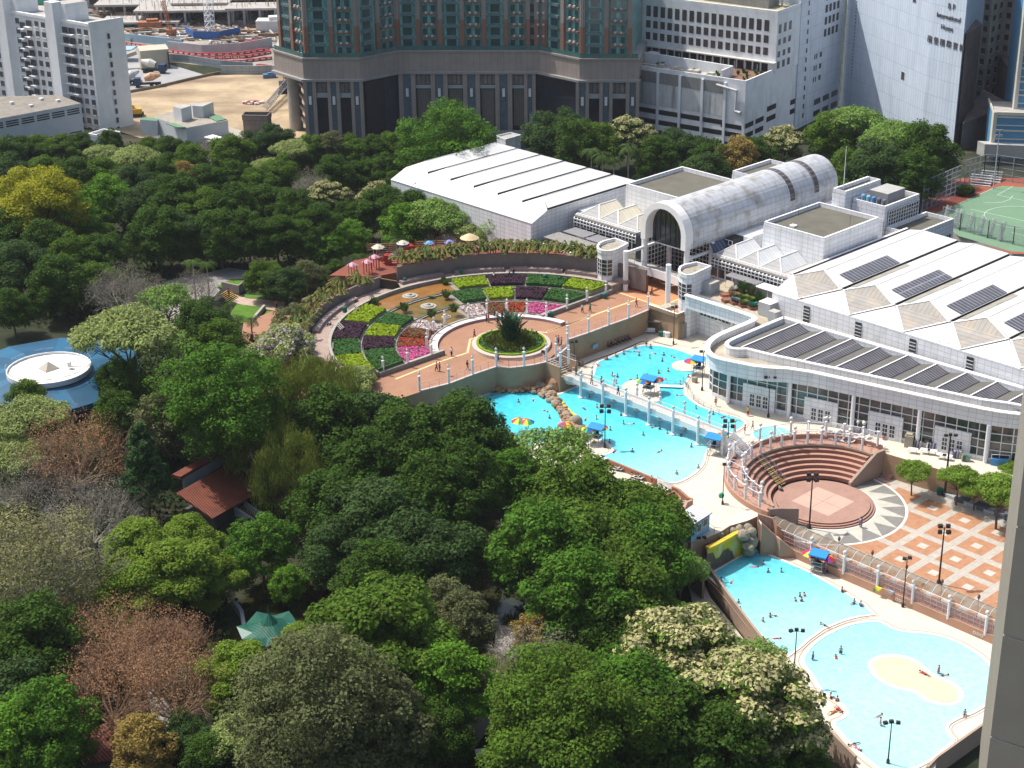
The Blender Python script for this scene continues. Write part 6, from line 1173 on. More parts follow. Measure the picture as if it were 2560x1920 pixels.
for x,y,w_ in ((1050,480,'at the right end of the top pond'),(495,640,'at the left end of the top pond'),(1062,580,'at the right end of the middle pond'),(730,685,'at the left end of the middle pond'),(1122,695,'at the right end of the low pond'),(945,735,'at the left end of the low pond')):
 p=G(*z1(x,y),9.8); mb=MB(); tuft(mb,p,1.0,1.3,130,rgb,0,.8,.1); mb.build('reed_clump',REED,label='green reed clump '+w_,cat='reeds',loc=p,group='reed clumps in the garden ponds')
for x,y,z in ((670,650,9.9),(942,565,10),(870,700,9.5),(960,675,9.5),(1072,638,9.5)): p=G(*z1(x,y),z+.05); mb=MB(); mb.lathe(p,[(.5,0),(0,.01)],8,sx=1.3); mb.build('lily_pads',REED,label='flat patch of lily pads in the %s'%{670:'top pond, left of the fountain',942:'top pond, right of the fountain',870:'middle pond, lower left',960:'middle pond, just below the fountain',1072:'middle pond, right end'}[x],cat='lily pads',loc=p)
# outer wall, seats
WALLP=M('mauve_wall',(.2,.165,.15),.85,.12,.4,dirt=(.13,.11,.1),dscale=(.4,.4,.2),damt=.5)
for a0,a1,zt,w_ in ((44.5,127,13.2,'long, behind the coloured beds'),(133,214,12.2,'left part, below the playground steps')):
 P=arc(*BC,35.8,a0,a1,30); mb=MB(); mb.band(P,.4,9,zt,0); mb.build('garden_boundary_wall',WALLP,label='curved mauve rendered garden wall, '+w_,cat='wall',loc=(*P[0],9))
for a0,a1 in ((50,72),(73,90),(92,108),(112,127),(146,175)):
 P=arc(*BC,34.6,a0,a1,8); mb=MB(); mb.band(P,1.2,10.0,10.7,0); mb.build('seat_wall',M('seat_mauve',(.27,.21,.2),.85,.1),label='low mauve seat wall along the garden path, %s'%{50:'rightmost piece',73:'second piece from the right',92:'third piece from the right',112:'piece beside the yellow steps',146:'piece on the left side'}[a0],cat='seat',loc=(*P[0],10))
PLAY=M('red_rubber',(.22,.07,.045),.9,.15,.4)
sheet('playground',arc(*BC,36,44,126,24)+[gc(37,134),gc(44,141),gc(47,130),gc(47,110),gc(46,90),gc(44,70),XY(221,-222),XY(221,-212)],12.0,PLAY,0,PLAY)
# steps with yellow edges
YE=M('step_yellow',(.62,.42,.08),.8,.05); DS=M('step_dark',(.1,.08,.07),.9,.1)
def ysteps(p0,p1,wd,n,lab,cols=(YE,DS),r=.1):
 """flight climbing from p0 to p1"""
 a=Vector(p0);b_=Vector(p1);o=T('steps',lab,'steps',p0); mb=MB()
 d=Vector((b_.x-a.x,b_.y-a.y,0)); L=d.length; d/=L; q=Vector((-d.y,d.x,0))*wd/2
 for k in range(n):
  u0,u1=L*k/n,L*(k+1)/n; z=a.z+(b_.z-a.z)*(k+1)/n; P=[a+d*u0-q,a+d*u0+q,a+d*L+q,a+d*L-q]
  mb.prism([(p.x,p.y) for p in P],min(a.z,b_.z)-.3,z,1,1); P=[a+d*u0-q,a+d*u0+q,a+d*(u0+(u1-u0)*.4)+q,a+d*(u0+(u1-u0)*.4)-q]; mb.prism([(p.x,p.y) for p in P],None,z+.006,0)
 mb.build('treads',list(cols),o); return o
ysteps(G(*z1(635,495),10.1),G(*z1(600,440),12),3.6,8,'yellow edged steps up to the playground')
ysteps(G(*zl_(1850,315),8.1),G(*zl_(1760,255),9.3),3.2,7,'yellow edged steps between grey plaza path and pink path'); ysteps(G(*zl_(2120,385),7.2),G(*zl_(2090,335),8.1),3.2,6,'yellow edged steps in the middle of the pink path');
ysteps(G(740+12,775,7),G(745,760,7.8),3,5,'small yellow edged steps by the casuarina side of the lawn')
for x,y,x2,y2,w_ in ((300,690,350,650,'uppermost'),(170,840,240,795,'second'),(150,990,170,955,'third'),(205,1120,190,1095,'lowest')): ysteps(G(*z1(x,y),10.1),G(*z1(x2,y2),10.9),3.0,6,'dark stone steps on the outer garden path, %s flight'%w_,(STOP,DS))
# round bed with big plant
RBc=G(1278,857,9.0); rb=T('round_flower_bed','round raised flower bed with a lime hedge ring and a tall leafy plant','flower bed',(RBc[0],RBc[1],ZP))
mb=MB(); mb.lathe((RBc[0],RBc[1],ZP),[(6.9,0),(6.9,.55),(6.1,.6),(6.1,.3)],48); mb.build('kerb',M('bed_kerb_pink',(.52,.43,.37),.7,.06),rb)
for r0,r1,h,c in ((5.7,6.1,.85,'lime'),(4.5,5.65,.6,'green')): mb=MB(); mb.lathe((RBc[0],RBc[1],ZP),[(r1,0),(r1,h),(r0,h),(r0,.2)],48); mb.build('hedge_ring',M('bed_'+c,(0,0,0)),rb)
mb=MB(); mb.lathe((RBc[0],RBc[1],ZP),[(4.4,.3),(4.3,.5),(0,1.2)],30); mb.build('soil',SOIL,rb)
mb=MB()
for _ in range(2600):
 a=rgb.uniform(0,6.283); r=rgb.uniform(1.2,4.0) if rgb.random()<.85 else rgb.uniform(4,5.6); c_=(RBc[0]+r*math.cos(a),RBc[1]+r*math.sin(a),ZP+.9+max(0,(3.9-r))*.12); tuft(mb,c_,.25,.45,1,rgb,0,.8,.16)
mb.build('low_shrubs',M('bed_shrub',(.12,.15,.02),.85,.4,1.5,rnd=.3,trans=.2),rb,kind='stuff')
mb=MB()
for k in range(150):
 a=rgb.uniform(0,6.283); q=Vector((math.cos(a),math.sin(a),0)); h=rgb.uniform(2.2,5.2); L_=rgb.uniform(.6,2.6); p=Vector((RBc[0],RBc[1],ZP+1))+q*rgb.uniform(0,1.4); m_=p+q*L_*.45+Vector((0,0,h*.8)); t=p+q*L_+Vector((0,0,h)); s_=Vector((-q.y,q.x,0))*rgb.uniform(.18,.34)
 mb.face([p-s_*.3,p+s_*.3,m_+s_,m_-s_]); mb.face([m_-s_,m_+s_,t+s_*.2,t-s_*.2])
mb.build('tall_plant',M('strelitzia_leaf',(.025,.075,.03),.5,.25,1,rnd=.3,trans=.15),rb)
# columns and rails
CW=M('column_white',(.74,.76,.78),.6,.04)
def mkcol(h,name='lamp_column',lampy='spike'):
 r=T(name,'column','column',(0,0,0)); mb=MB(); mb.tube((0,0,0),(0,0,h),.2,n=10); mb.tube((0,0,h),(0,0,h+.1),.26,n=10); mb.build('shaft',CW,r)
 mb=MB()
 if lampy=='spike': mb.tube((0,0,h+.1),(0,0,h+.4),.05,n=5); mb.lathe((0,0,h+.4),[(.05,0),(.2,.15),(.24,.35),(.1,.5),(0,.75)],8)
 else: mb.tube((0,0,h+.1),(0,0,h+.45),.05,n=5); mb.ball((0,0,h+.72),.3,12)
 mb.build('lamp',M('lamp_silver',(.6,.6,.58),.3,.1,metal=.3) if lampy=='spike' else M('lamp_globe',(.62,.62,.6),.35,.03),r); return Proto(r)
cg=mkcol(1.9); cf=mkcol(2.6)
nth=['first','second','third','fourth','fifth','sixth','seventh','eighth','ninth','tenth','eleventh','twelfth','thirteenth','fourteenth','fifteenth','sixteenth']
for i,(x,y) in enumerate(((563,1165),(755,1103),(945,1038),(908,975),(915,908),(963,852),(1049,795),(1237,738),(1383,708),(1541,703),(1699,706),(1852,728),(2015,668),(2172,608),(2790-540+0,555))):
 if i==14: p=G(*z3(868,557),9.0)
 else: p=G(*z1(x,y),9.1)
 cg.put(p,0,1,'white lamp column at the garden edge, %s from the left round the arc'%nth[i],'lamp columns round the garden')
fc=[(850,1320),(1082,1262),(1270,1190),(1455,1128),(1675,1125),(1853,1090)]; fc=[G(*z1(*p),ZP) for p in fc]; fr=[G(*z3(*p),ZP) for p in ((565,915),(730,860),(890,800),(1047,745),(1202,680))]; fm=[G(*z1(*p),ZP) for p in ((1927,1060),(2017,975),(2028,1105),(1962,1130))]
for i,p in enumerate(fc+fr+fm): cf.put(p,0,1,('white lamp column on the promenade fence, %s from the left'%nth[i] if i<6 else 'white lamp column on the right promenade fence, %s from the steps'%nth[i-6] if i<11 else 'white lamp column by the bridge steps, %s'%('beside the two standing people','tallest by the wall corner','at the bridge end','at the foot of the pink stair rail')[i-11]),'lamp columns on the promenade fence')
def rail(pts,h,lab,name='railing',mat=None,step=1.6,z=None,bars=(.55,1.0),base=.12,cat='railing'):
 o=T(name,lab,cat,pts[0]); mb=MB()
 for a,b_ in zip(pts,pts[1:]):
  a=Vector(a);b_=Vector(b_); n=max(1,round((b_-a).length/step))
  for f in bars: mb.tube(a+Vector((0,0,h*f)),b_+Vector((0,0,h*f)),.035,n=4)
  for k in range(n+1): c=a+(b_-a)*k/n; mb.tube(c,c+Vector((0,0,h)),.035,n=4)
 mb.build('bars',mat or PINKP,o)
 if base:
  mb=MB()
  for a,b_ in zip(pts,pts[1:]): mb.beam(tuple(a),tuple(b_),.4,base)
  mb.build('kerb',M('kerb_mauve',(.5,.43,.42),.8,.05),o)
 return o
fcx=[fc[0],fc[1],fc[2],fc[3]]+[(*p[:2],ZP) for p in [G(1272,920,ZP)]]+[fc[4],G(1336,912,ZP),fc[5]]
rail(fcx,1.3,'pink metal railing along the curved promenade edge above the lagoon pool'); rail(fr,1.3,'pink metal railing along the right promenade edge above the upper pool')
rail([fm[0],G(*z1(1975,1010),ZP),fm[1]],1.3,'short curved pink railing beside the bridge steps');
# steps from promenade to bridge
zb=6.6
st_=T('bridge_steps','pale steps leading from the promenade down to the footbridge','steps',G(*z1(1962,1130),zb)); mb=MB()
sA=XY(186.2,-187.6);
for k in range(8): mb.bst(186.0,189.6,-188.6+k*.35,-188.2+k*.35,4,8.5-k*.24,0,1)
mb.build('treads',[STOP,TAN],st_)
mb=MB(); mb.band([XY(185.9,-189),XY(185.9,-184.6)],.35,3.9,8.6,0,1); mb.band([XY(189.8,-189.5),XY(189.8,-184.6)],.35,3.9,8.6,0,1); mb.bst(185.9,189.8,-186,-184.7,3.9,6.5,1,1); mb.build('stair_block',[STOP,TAN],st_)
rail([(*XY(185.9,-189),8.6),(*XY(185.9,-184.8),8.3)],1.1,'pink stair railing on the left side of the bridge steps',base=0); rail([(*XY(189.8,-189),8.6),(*XY(189.8,-184.8),8.3)],1.1,'pink stair railing on the right side of the bridge steps',base=0)
# playground
def canopy(px,py,r,col,lab,z=12,h=3.2,n=8,flat=.5,ps=4):
 p=G(px,py,z+h); o=T('playground_canopy',lab,'canopy',(p[0],p[1],z),'playground canopies'); mb=MB(); mb.lathe((p[0],p[1],z+h-.3),[(r,0),(r*.5,r*flat*.6),(.05,r*flat)],n); mb.build('roof',M('canopy_'+lab.split()[0]+str(int(px)),col,.6,.08),o)
 for k in range(ps): a=6.283*k/ps+.4; mb=MB(); mb.tube((p[0]+r*.7*math.cos(a),p[1]+r*.7*math.sin(a),z),(p[0]+r*.7*math.cos(a),p[1]+r*.7*math.sin(a),z+h),.1,n=5); mb.build('post',M('post_mix%d'%(int(px)%3),((.4,.05,.05),(.05,.12,.3),(.3,.25,.2))[int(px)%3],.6,.1),o)
CR_=(.55,.5,.4)
for x,y,r,c,l_,n_ in ((521,172,1.35,CR_,'cream canopy at the left of the playground',8),(717,140,1.3,CR_,'cream canopy beside the blue slide',8),(924,140,1.1,(.12,.32,.6),'blue canopy over a climbing frame',6),(1085,133,1.1,(.25,.22,.5),'violet canopy beside the wooden climbing frame',6),(1244,98,1.9,(.6,.47,.28),'large mustard mushroom canopy',16),(1290,175,1.0,(.62,.28,.32),'pink canopy under the mustard one',4),(1420,158,1.15,(.62,.25,.32),'pink canopy at the right end of the playground',4),(825,262,1.2,(.62,.58,.08),'yellow low canopy in front of the playground',4),(495,250,1.15,(.6,.3,.38),'pink canopy, upper of the three on the left',4),(438,288,1.15,(.6,.3,.38),'pink canopy, middle of the three on the left',4),(320,312,1.15,(.6,.3,.38),'pink canopy, lower left of the three',4)):
 canopy(*z1(x,y),r,c,l_,n=n_,h=2.6 if y<230 or x<600 else 1.8)
def slide(x0,y0,x1,y1,col,lab):
 a=G(*z1(x0,y0),14);b_=G(*z1(x1,y1),12.2); o=T('slide',lab,'slide',b_); mb=MB(); mb.beam(a,b_,.7,.12); mb.beam((a[0]-.35,a[1],a[2]),(b_[0]-.35,b_[1],b_[2]),.08,.4); mb.beam((a[0]+.35,a[1],a[2]),(b_[0]+.35,b_[1],b_[2]),.08,.4); mb.build('chute',M('slide_'+lab[:4],col,.5,.05),o); mb=MB(); mb.box(a[0],a[1],12,1.3,1.3,2); mb.build('tower',M('post_mix0',(0,0,0)),o)
slide(740,170,640,270,(.1,.3,.5),'blue striped slide in the playground'); slide(770,165,850,200,(.6,.2,.03),'orange slide behind the blue one'); slide(930,190,860,270,(.5,.03,.04),'red ramp slide under the blue canopy'); slide(600,240,560,300,(.4,.03,.03),'small red slide at the left edge')
for k,(x,y,l_,w_) in enumerate(((700,260,9,'left, in front of the blue slide'),(600,200,8,'behind the cream canopy'),(980,180,8,'beside the violet canopy'),(1000,250,10,'low one behind the palms'),(760,290,8,'lowest, beside the yellow canopy'))):
 p=G(*z1(x,y),12.5); o=T('wooden_play_fence','timber rail climbing structure, '+w_,'climbing frame',(p[0],p[1],12)); mb=MB()
 for j in range(4): mb.tube((p[0]-l_/2,p[1],12.4+j*.4),(p[0]+l_/2,p[1]+.5,12.4+j*.4),.09,n=4)
 mb.build('rails',M('timber',(.36,.24,.13),.8,.15),o)
 for j in range(5): mb=MB(); q=p[0]-l_/2+l_*j/4; mb.tube((q,p[1]+.5*j/4,12),(q,p[1]+.5*j/4,14),.1,n=5); mb.build('post',M('post_mix%d'%(j%2),(0,0,0)),o)
for x,y,w_,l_,c in ((370,130,0,0,0),):
 pass
# clumped palms on the garden wall
k=0
for (a0,a1,n_,rr,zz_,tag_) in ((59,124,22,37.2,12.2,'behind the long garden wall'),(137,212,15,37.5,10.5,'behind the left garden wall')):
 for i in range(n_):
  a=a0+(a1-a0)*(i+.5)/n_; p=gc(rr+rgb.uniform(-.8,.8),a); k+=1
  mb=MB()
  for _ in range(34):
   aa=rgb.uniform(0,6.283); q=Vector((math.cos(aa),math.sin(aa),0)); h=rgb.uniform(1.6,3.3); L_=rgb.uniform(.5,1.5); b0=Vector((p[0],p[1],zz_))+q*rgb.uniform(0,.8); pts=[b0,b0+q*L_*.3+Vector((0,0,h*.8)),b0+q*L_+Vector((0,0,h)),b0+q*L_*1.8+Vector((0,0,h*.75))]
   for c0,c1 in zip(pts[1:],pts[2:]):
    s_=Vector((-q.y,q.x,-.6))*.28; s2=Vector((-q.y,q.x,.6))*-.28
    mb.face([c0,c1,c1+s_,c0+s_*.6]); mb.face([c0,c1,c1+s2,c0+s2*.6])
  mb.build('palm_clump',M('clump_palm%d'%(i%3),((.15,.17,.03),(.11,.15,.03),(.18,.17,.035))[i%3],.7,.25,1,rnd=.3,trans=.25),label='bushy yellow green palm clump %s, %s from its right end'%(tag_,(nth+['seventeenth','eighteenth','nineteenth','twentieth','twenty first','twenty second','twenty third','twenty fourth','twenty fifth','twenty sixth'])[i]),cat='palm',loc=(*p,zz_),group='palm clumps along the garden walls')
# bins
BIN=M('bin_green',(.02,.13,.09),.5,.05)
for x,y,zm,z,w_ in ((730,465,z1,10.1,'at the top of the garden path steps'),(260,695,z1,10.1,'beside the outer garden path'),(1885,735,z1,ZP,'at the right end of the curved bench'),(2010-150-520,0,None,0,''),(858,588,z3,ZP,'where the garden wall meets the entrance'),(1178,395,z1,10.1,'behind the lime bed on the garden path'),(1842,440,z1,10.1,'behind the green bed on the garden path')):
 if zm is None: continue
 p=G(*zm(x,y),z); b1=T('litter_bin','dark green litter bin '+w_,'bin',p,'litter bins'); mb=MB(); mb.lathe(p,[(.42,0),(.45,.9)],10); mb.build('body',BIN,b1); mb=MB(); mb.lathe((p[0],p[1],p[2]+.9),[(.47,0),(.3,.2),(0,.25)],10); mb.build('lid',BIN,b1)
# park: lawns, paths, blue canopy, roofs, pond
GR=M('lawn_grass',(.09,.19,.02),.95,.2,.3,grid=(1.6,50,.5),gcol=(.9,.95,.85)); GP=M('grey_path',(.3,.28,.26),.9,.1,.4); TP=M('pink_path',(.5,.38,.3),.9,.08,.4,grid=(.8,.8,.03))
def psheet(n,pts,z,m,zm=zl_): sheet(n,gp(pts,zm,z),z,m)
psheet('path_plaza',[(1380,150),(1600,110),(1800,60),(1950,80),(1930,150),(1830,150),(1715,215),(1740,240),(1690,290),(1600,280),(1500,400),(1460,560),(1250,580),(1200,420),(1150,220)],8.12,GP); psheet('path_pink',[(1740,290),(1800,245),(1900,290),(2150,320),(2250,330),(2250,410),(2100,390),(1880,345)],8.14,TP)
for i,q in enumerate(([(1715,205),(1830,148),(1925,160),(1925,245),(1780,232)],[(1815,425),(1870,348),(2060,368),(2000,480),(1900,500)],[(2000,548),(2110,398),(2212,405),(2230,548)],[(1930,270),(2170,290),(2150,312),(1940,300)])): psheet('lawn',q,8.2,GR)
psheet('path_edge',[(1990,548),(2240,548),(2240,575),(1990,575)],8.16,TP); psheet('canopy_bank',[(500,1180),(810,1115),(830,1130),(800,1165),(620,1200)],7.6,M('dry_grass',(.2,.15,.07),.95,.3,.5))
mb=MB(); mb.band([G(*zl_(*q),8.2)[:2] for q in ((1990,500),(2090,385))],.5,8.0,9.0); mb.build('lawn_wall',STOP,label='low pale wall between the two striped lawns',cat='wall',loc=(*G(*zl_(1990,500),8)[:2],8))
mb=MB(); mb.band([G(*zl_(*q),8.2)[:2] for q in ((1760,232),(1890,262),(1930,225))],.5,8.0,9.8); mb.build('lawn_wall',STONE,label='stone retaining wall below the small upper lawn',cat='wall',loc=(*G(*zl_(1760,232),8)[:2],8))
cx_,cy_,_=G(*zl_(385,850),14.2); bc=T('blue_canopy','large blue tent like canopy with a white round roof on top, left of the park','canopy',(cx_,cy_,7))
BT=M('tarp_blue',(.015,.085,.16),.55,.2,.12,dirt=(.02,.1,.2),dscale=(.15,.15,.15),damt=.6); BT2=M('tarp_blue_light',(.02,.12,.22),.55,.15,.12); WD=M('disc_white',(.75,.73,.68),.7,.08,.5,dirt=(.5,.48,.42),dscale=(.3,.3,.3),damt=.6)
mb=MB(); n=26; ro=lambda a:13.6+4.5*max(0,math.sin(a))+.35*math.sin(9*a)
for k in range(n):
 a,b_=6.283*k/n,6.283*(k+1)/n; P=lambda r,q,z:(cx_-.8*(r/13)+r*math.cos(q),cy_+.9*(r/13)+r*math.sin(q),z)
 mb.face([P(6.5,a,13.4),P(ro(a),a,11.6),P(ro(b_),b_,11.6),P(6.5,b_,13.4)],k%3==0 and 1 or 0); mb.face([P(ro(a),a,11.6),P(ro(a)+.1,a,10.7),P(ro(b_)+.1,b_,10.7),P(ro(b_),b_,11.6)],0)
mb.build('tarpaulin',[BT,BT2],bc)
mb=MB(); mb.lathe((cx_,cy_,12.9),[(6.7,.5),(6.7,1.0),(0,1.15)],40); mb.build('disc',WD,bc); mb=MB(); mb.lathe((cx_,cy_,13.95),[(6.5,0),(6.5,.3),(6.72,.3),(6.72,-.3)],40); mb.build('rim',MUL,bc)
mb=MB(); mb.lathe((cx_,cy_,14.0),[(1.8,0),(1.7,.15),(0,1.3)],4); mb.build('skylight_pyramid',M('pyramid_beige',(.42,.38,.32),.7,.1),bc); mb=MB(); mb.box(cx_+3.4,cy_,14.3,.5,.7,.9); mb.box(cx_+4.4,cy_,14.3,1.8,.12,.12); mb.build('hatch',MUL,bc)
for k in range(12):
 a=6.283*k/12; mb=MB(); mb.tube((cx_-.8+13.4*math.cos(a),cy_+.9+13.4*math.sin(a),5),(cx_-.8+13.4*math.cos(a),cy_+.9+13.4*math.sin(a),11.6),.12,n=5); mb.build('post',DARK,bc)
mb=MB()
for k in range(26):
 a=6.283*k/26;
 if k%3: mb.tube((cx_+6.8*math.cos(a),cy_+6.8*math.sin(a),14.9),(cx_+6.8*math.cos(a+.2),cy_+6.8*math.sin(a+.2),14.9),.05,n=4)
mb.build('rim_rail',GREY,bc,kind='stuff')
zr=Zm(400,800,800); RT_=M('red_roof_tile',(.26,.085,.05),.7,.15,.6,grid=(.38,50,.1),gcol=(.45,.4,.4),dirt=(.12,.05,.04),dscale=(.4,.4,.4),damt=.4); WW=M('plaster_grey_green',(.36,.4,.4),.8,.08)
rr_=T('red_roof_pavilion','park pavilion with a large red tiled roof and a white gabled ridge wall','pavilion',G(*zr(400,1250),4)); A,B_,C_,D_=[G(*zr(*q),z) for q,z in (((112,1195),8.6),((490,985),8.6),((695,1180),6.2),((362,1372),6.2))]
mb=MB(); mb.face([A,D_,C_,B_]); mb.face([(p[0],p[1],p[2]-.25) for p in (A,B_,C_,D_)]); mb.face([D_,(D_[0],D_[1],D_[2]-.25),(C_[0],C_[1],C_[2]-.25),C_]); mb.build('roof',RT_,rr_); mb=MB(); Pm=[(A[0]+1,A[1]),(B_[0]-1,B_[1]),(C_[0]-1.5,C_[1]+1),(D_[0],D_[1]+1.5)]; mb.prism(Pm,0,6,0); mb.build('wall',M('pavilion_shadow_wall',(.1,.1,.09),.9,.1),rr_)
A2,B2=G(*zr(158,1085),9.5),G(*zr(450,905),9.5); mb=MB(); mb.band([A2[:2],B2[:2]],.4,7.6,9.6); mb.build('ridge_wall',WW,rr_); mb=MB(); A3,B3=G(*zr(108,1092),10),G(*zr(450,895),10); mb.beam((A3[0],A3[1]+.6,9.6),(B3[0],B3[1]+.6,9.6),1.6,.5); mb.build('ridge_roof',RT_,rr_)
for x,y,x2,y2,w_ in ((515,1310,700,1440,'left'),(580,1270,740,1390,'right')): a=G(*zr(x,y),5);b_=G(*zr(x2,y2),2.6); mb=MB(); mb.band([a[:2],((a[0]+b_[0])/2,(a[1]+b_[1])/2),b_[:2]],.35,0,[5.6,4.4,3.4]); mb.build('stair_cheek',WW,rr_)
ysteps(G(*zr(700,1400),2.4),G(*zr(560,1290),4.8),2,12,'steps with pale cheeks below the red roofed pavilion',(YE,DS))
zt6=Zm(1100,850)
for pts,z,lab in (([(330,1520),(600,1545),(600,1650),(345,1655)],6,'small red tiled roof between dark trees and the poolside wood'),):
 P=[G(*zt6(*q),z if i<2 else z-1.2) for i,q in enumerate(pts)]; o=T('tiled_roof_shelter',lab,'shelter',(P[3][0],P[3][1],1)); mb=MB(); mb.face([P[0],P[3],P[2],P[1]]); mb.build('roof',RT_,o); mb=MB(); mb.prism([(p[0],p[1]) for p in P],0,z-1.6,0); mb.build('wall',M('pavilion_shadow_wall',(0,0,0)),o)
for pts,z,lab in (([(120,1480),(300,1540),(330,1600),(150,1530)],5,'red tiled wall roof under the budding tree at left'),([(190,1830),(290,1800),(370,1890),(210,1910)],5,'red tiled roof at the bottom left edge')):
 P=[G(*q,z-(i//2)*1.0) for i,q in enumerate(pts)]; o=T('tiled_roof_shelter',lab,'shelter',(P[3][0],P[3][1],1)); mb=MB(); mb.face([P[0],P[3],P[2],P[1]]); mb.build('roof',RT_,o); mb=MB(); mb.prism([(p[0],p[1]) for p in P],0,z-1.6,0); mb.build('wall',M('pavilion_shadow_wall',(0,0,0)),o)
def aw(q,z): return G(*q,z)[:2]
sheet('pond_water_park',[aw(q,2.1) for q in ((590,1560),(610,1500),(700,1410),(790,1420),(900,1500),(900,1560),(760,1600),(640,1620),(560,1760),(470,1700),(500,1600))],2.15,M('pond_dark',(.03,.032,.012),.08,.3,.3,spec=.5))
sheet('pond_channel_water',[aw(q,1.9) for q in ((1180,1420),(1240,1430),(1310,1500),(1320,1560),(1270,1640),(1200,1570))],2.2,M('pond_dark',(0,0,0)))
sheet('park_path_grey',[aw(q,2.2) for q in ((1240,1560),(1290,1570),(1290,1660),(1240,1800),(1180,1880),(1130,1900),(1100,1860),(1180,1800),(1230,1700))],2.25,GP); sheet('park_path_pale',[aw(q,2.2) for q in ((360,1700),(480,1820),(500,1880),(440,1900),(380,1790))],2.25,M('pale_stone_path',(.4,.37,.32),.9,.1,.5))
mb=MB(); mb.band([aw(q,2.4) for q in ((582,1505),(605,1540),(612,1580),(640,1600))],.5,1.5,3.2); p=aw((582,1505),2.4); mb.build('pond_wall',WW,label='pale curved pond wall above the brown trees',cat='wall',loc=(*p,2))
mb=MB(); mb.band([aw(q,2.6) for q in ((1265,1460),(1310,1480),(1335,1520),(1325,1555))],.4,1.5,3.4); mb.band([aw(q,2.6) for q in ((1285,1455),(1335,1475),(1355,1515),(1345,1550))],.4,1.5,3.4); p=aw((1300,1480),2.4); mb.build('stone_bridge',WW,label='pale curved stone bridge over the pond channel',cat='bridge',loc=(*p,2))
pg=T('pagoda_roof_pavilion','small pavilion with green curved pagoda roof at the pond','pavilion',G(672,1580,2)); c=G(672,1545,7.5); n=6; GT=M('green_glazed_tile',(.03,.16,.11),.4,.12,.6,grid=(.3,50,.1),gcol=(.45,.45,.45)); mb=MB(); pr_f=[(4.2,0),(2.6,.5),(1.2,1.3),(.15,2.5),(0,2.9)]
for k in range(n):
 for (r0,h0),(r1,h1) in zip(pr_f,pr_f[1:]):
  a,b_=6.283*k/n,6.283*(k+1)/n; lift=lambda r:(.7 if r>4 else 0); mid=(a+b_)/2
  q=lambda r,h,w_,e=0:(c[0]+r*math.cos(w_),c[1]+r*math.sin(w_),5.6+h+e)
  mb.face([q(r0,h0,a,lift(r0)),q(r0*.9,h0,mid),q(r1*.9,h1,mid),q(r1,h1,a)]); mb.face([q(r0*.9,h0,mid),q(r0,h0,b_,lift(r0)),q(r1,h1,b_),q(r1*.9,h1,mid)])
mb.build('roof',GT,pg); mb=MB(); mb.tube((c[0],c[1],8.3),(c[0],c[1],9.4),.12,.02,6); mb.build('finial',GT,pg)
for k in range(6): a=6.283*k/6; mb=MB(); mb.tube((c[0]+2.9*math.cos(a),c[1]+2.9*math.sin(a),1.8),(c[0]+2.9*math.cos(a),c[1]+2.9*math.sin(a),6),.14,n=6); mb.build('post',M('post_mix0',(0,0,0)),pg)
p=G(1205,1880,3.4); mb=MB(); mb.box(p[0],p[1],3.2,1.5,1.0,.35,.2); mb.build('sign_box',MUL,label='small white flat box beside the grey path at the bottom',cat='sign',loc=p)
# undergrowth filling the wood
rgn=np.random.default_rng(5); pts=[]
cand=[(rgn.uniform(-150,44),rgn.uniform(112,430)) for _ in range(26000)]
def blocked(x,y):
 if x>-40 and y>225 and y<345: return True
 s_,t_=ST(x,y)
 if s_>160 and t_>-205 : return True
 if s_>214 and t_>-290: return True
 if 150<y<232 and x>ST and False: return True
 return False
_pts=[]
for x,y in cand:
 s_,t_=ST(x,y)
 if (x>-38 and y>224 and y<350) or (s_>158 and t_>-206) or (s_>214 and t_>-292) or (x>-14 and y>200): continue
 d=Vector((x,y,tz(x,y)+1)); v=d-Vector((0,0,CAMZ)); k=v.dot(_fw); px=1280+FP*v.dot(_r2)/k; py=960-FP*v.dot(_u2)/k
 if (1100<px<1345 and 1400<py<1920 ) or (560<px<900 and 1400<py<1640) or (420<px<760 and 660<py<850) or (px>1660 and py>1330) or (px<300 and 800<py<1040) or (350<px<520 and 1650<py<1920) or(500<px<700 and 1080<py<1330): continue
 _pts.append((x,y,tz(x,y)))
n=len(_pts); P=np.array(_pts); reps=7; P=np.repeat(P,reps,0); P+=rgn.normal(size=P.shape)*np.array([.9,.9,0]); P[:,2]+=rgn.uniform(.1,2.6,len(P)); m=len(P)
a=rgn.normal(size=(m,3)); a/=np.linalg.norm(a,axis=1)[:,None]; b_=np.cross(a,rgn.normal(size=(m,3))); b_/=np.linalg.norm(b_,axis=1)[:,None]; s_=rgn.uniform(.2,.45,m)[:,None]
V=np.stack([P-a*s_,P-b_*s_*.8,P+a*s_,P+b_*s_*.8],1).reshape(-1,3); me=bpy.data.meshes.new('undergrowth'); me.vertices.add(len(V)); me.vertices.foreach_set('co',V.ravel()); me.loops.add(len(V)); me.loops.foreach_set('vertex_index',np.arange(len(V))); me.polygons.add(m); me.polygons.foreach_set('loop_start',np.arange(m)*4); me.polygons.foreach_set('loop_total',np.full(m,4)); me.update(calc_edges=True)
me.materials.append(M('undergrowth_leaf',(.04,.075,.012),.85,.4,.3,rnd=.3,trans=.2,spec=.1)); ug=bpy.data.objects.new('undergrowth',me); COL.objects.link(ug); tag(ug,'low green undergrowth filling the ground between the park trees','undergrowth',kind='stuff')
# ================================================================ things about the pools
z1=Zm(780,560);z3=Zm(1240,560);z6=Zm(1100,850);zA=Zm(1760,800,800); zK=Zm(1540,1120,320); zW=Zm(1640,1260,320)
rp=random.Random(12)
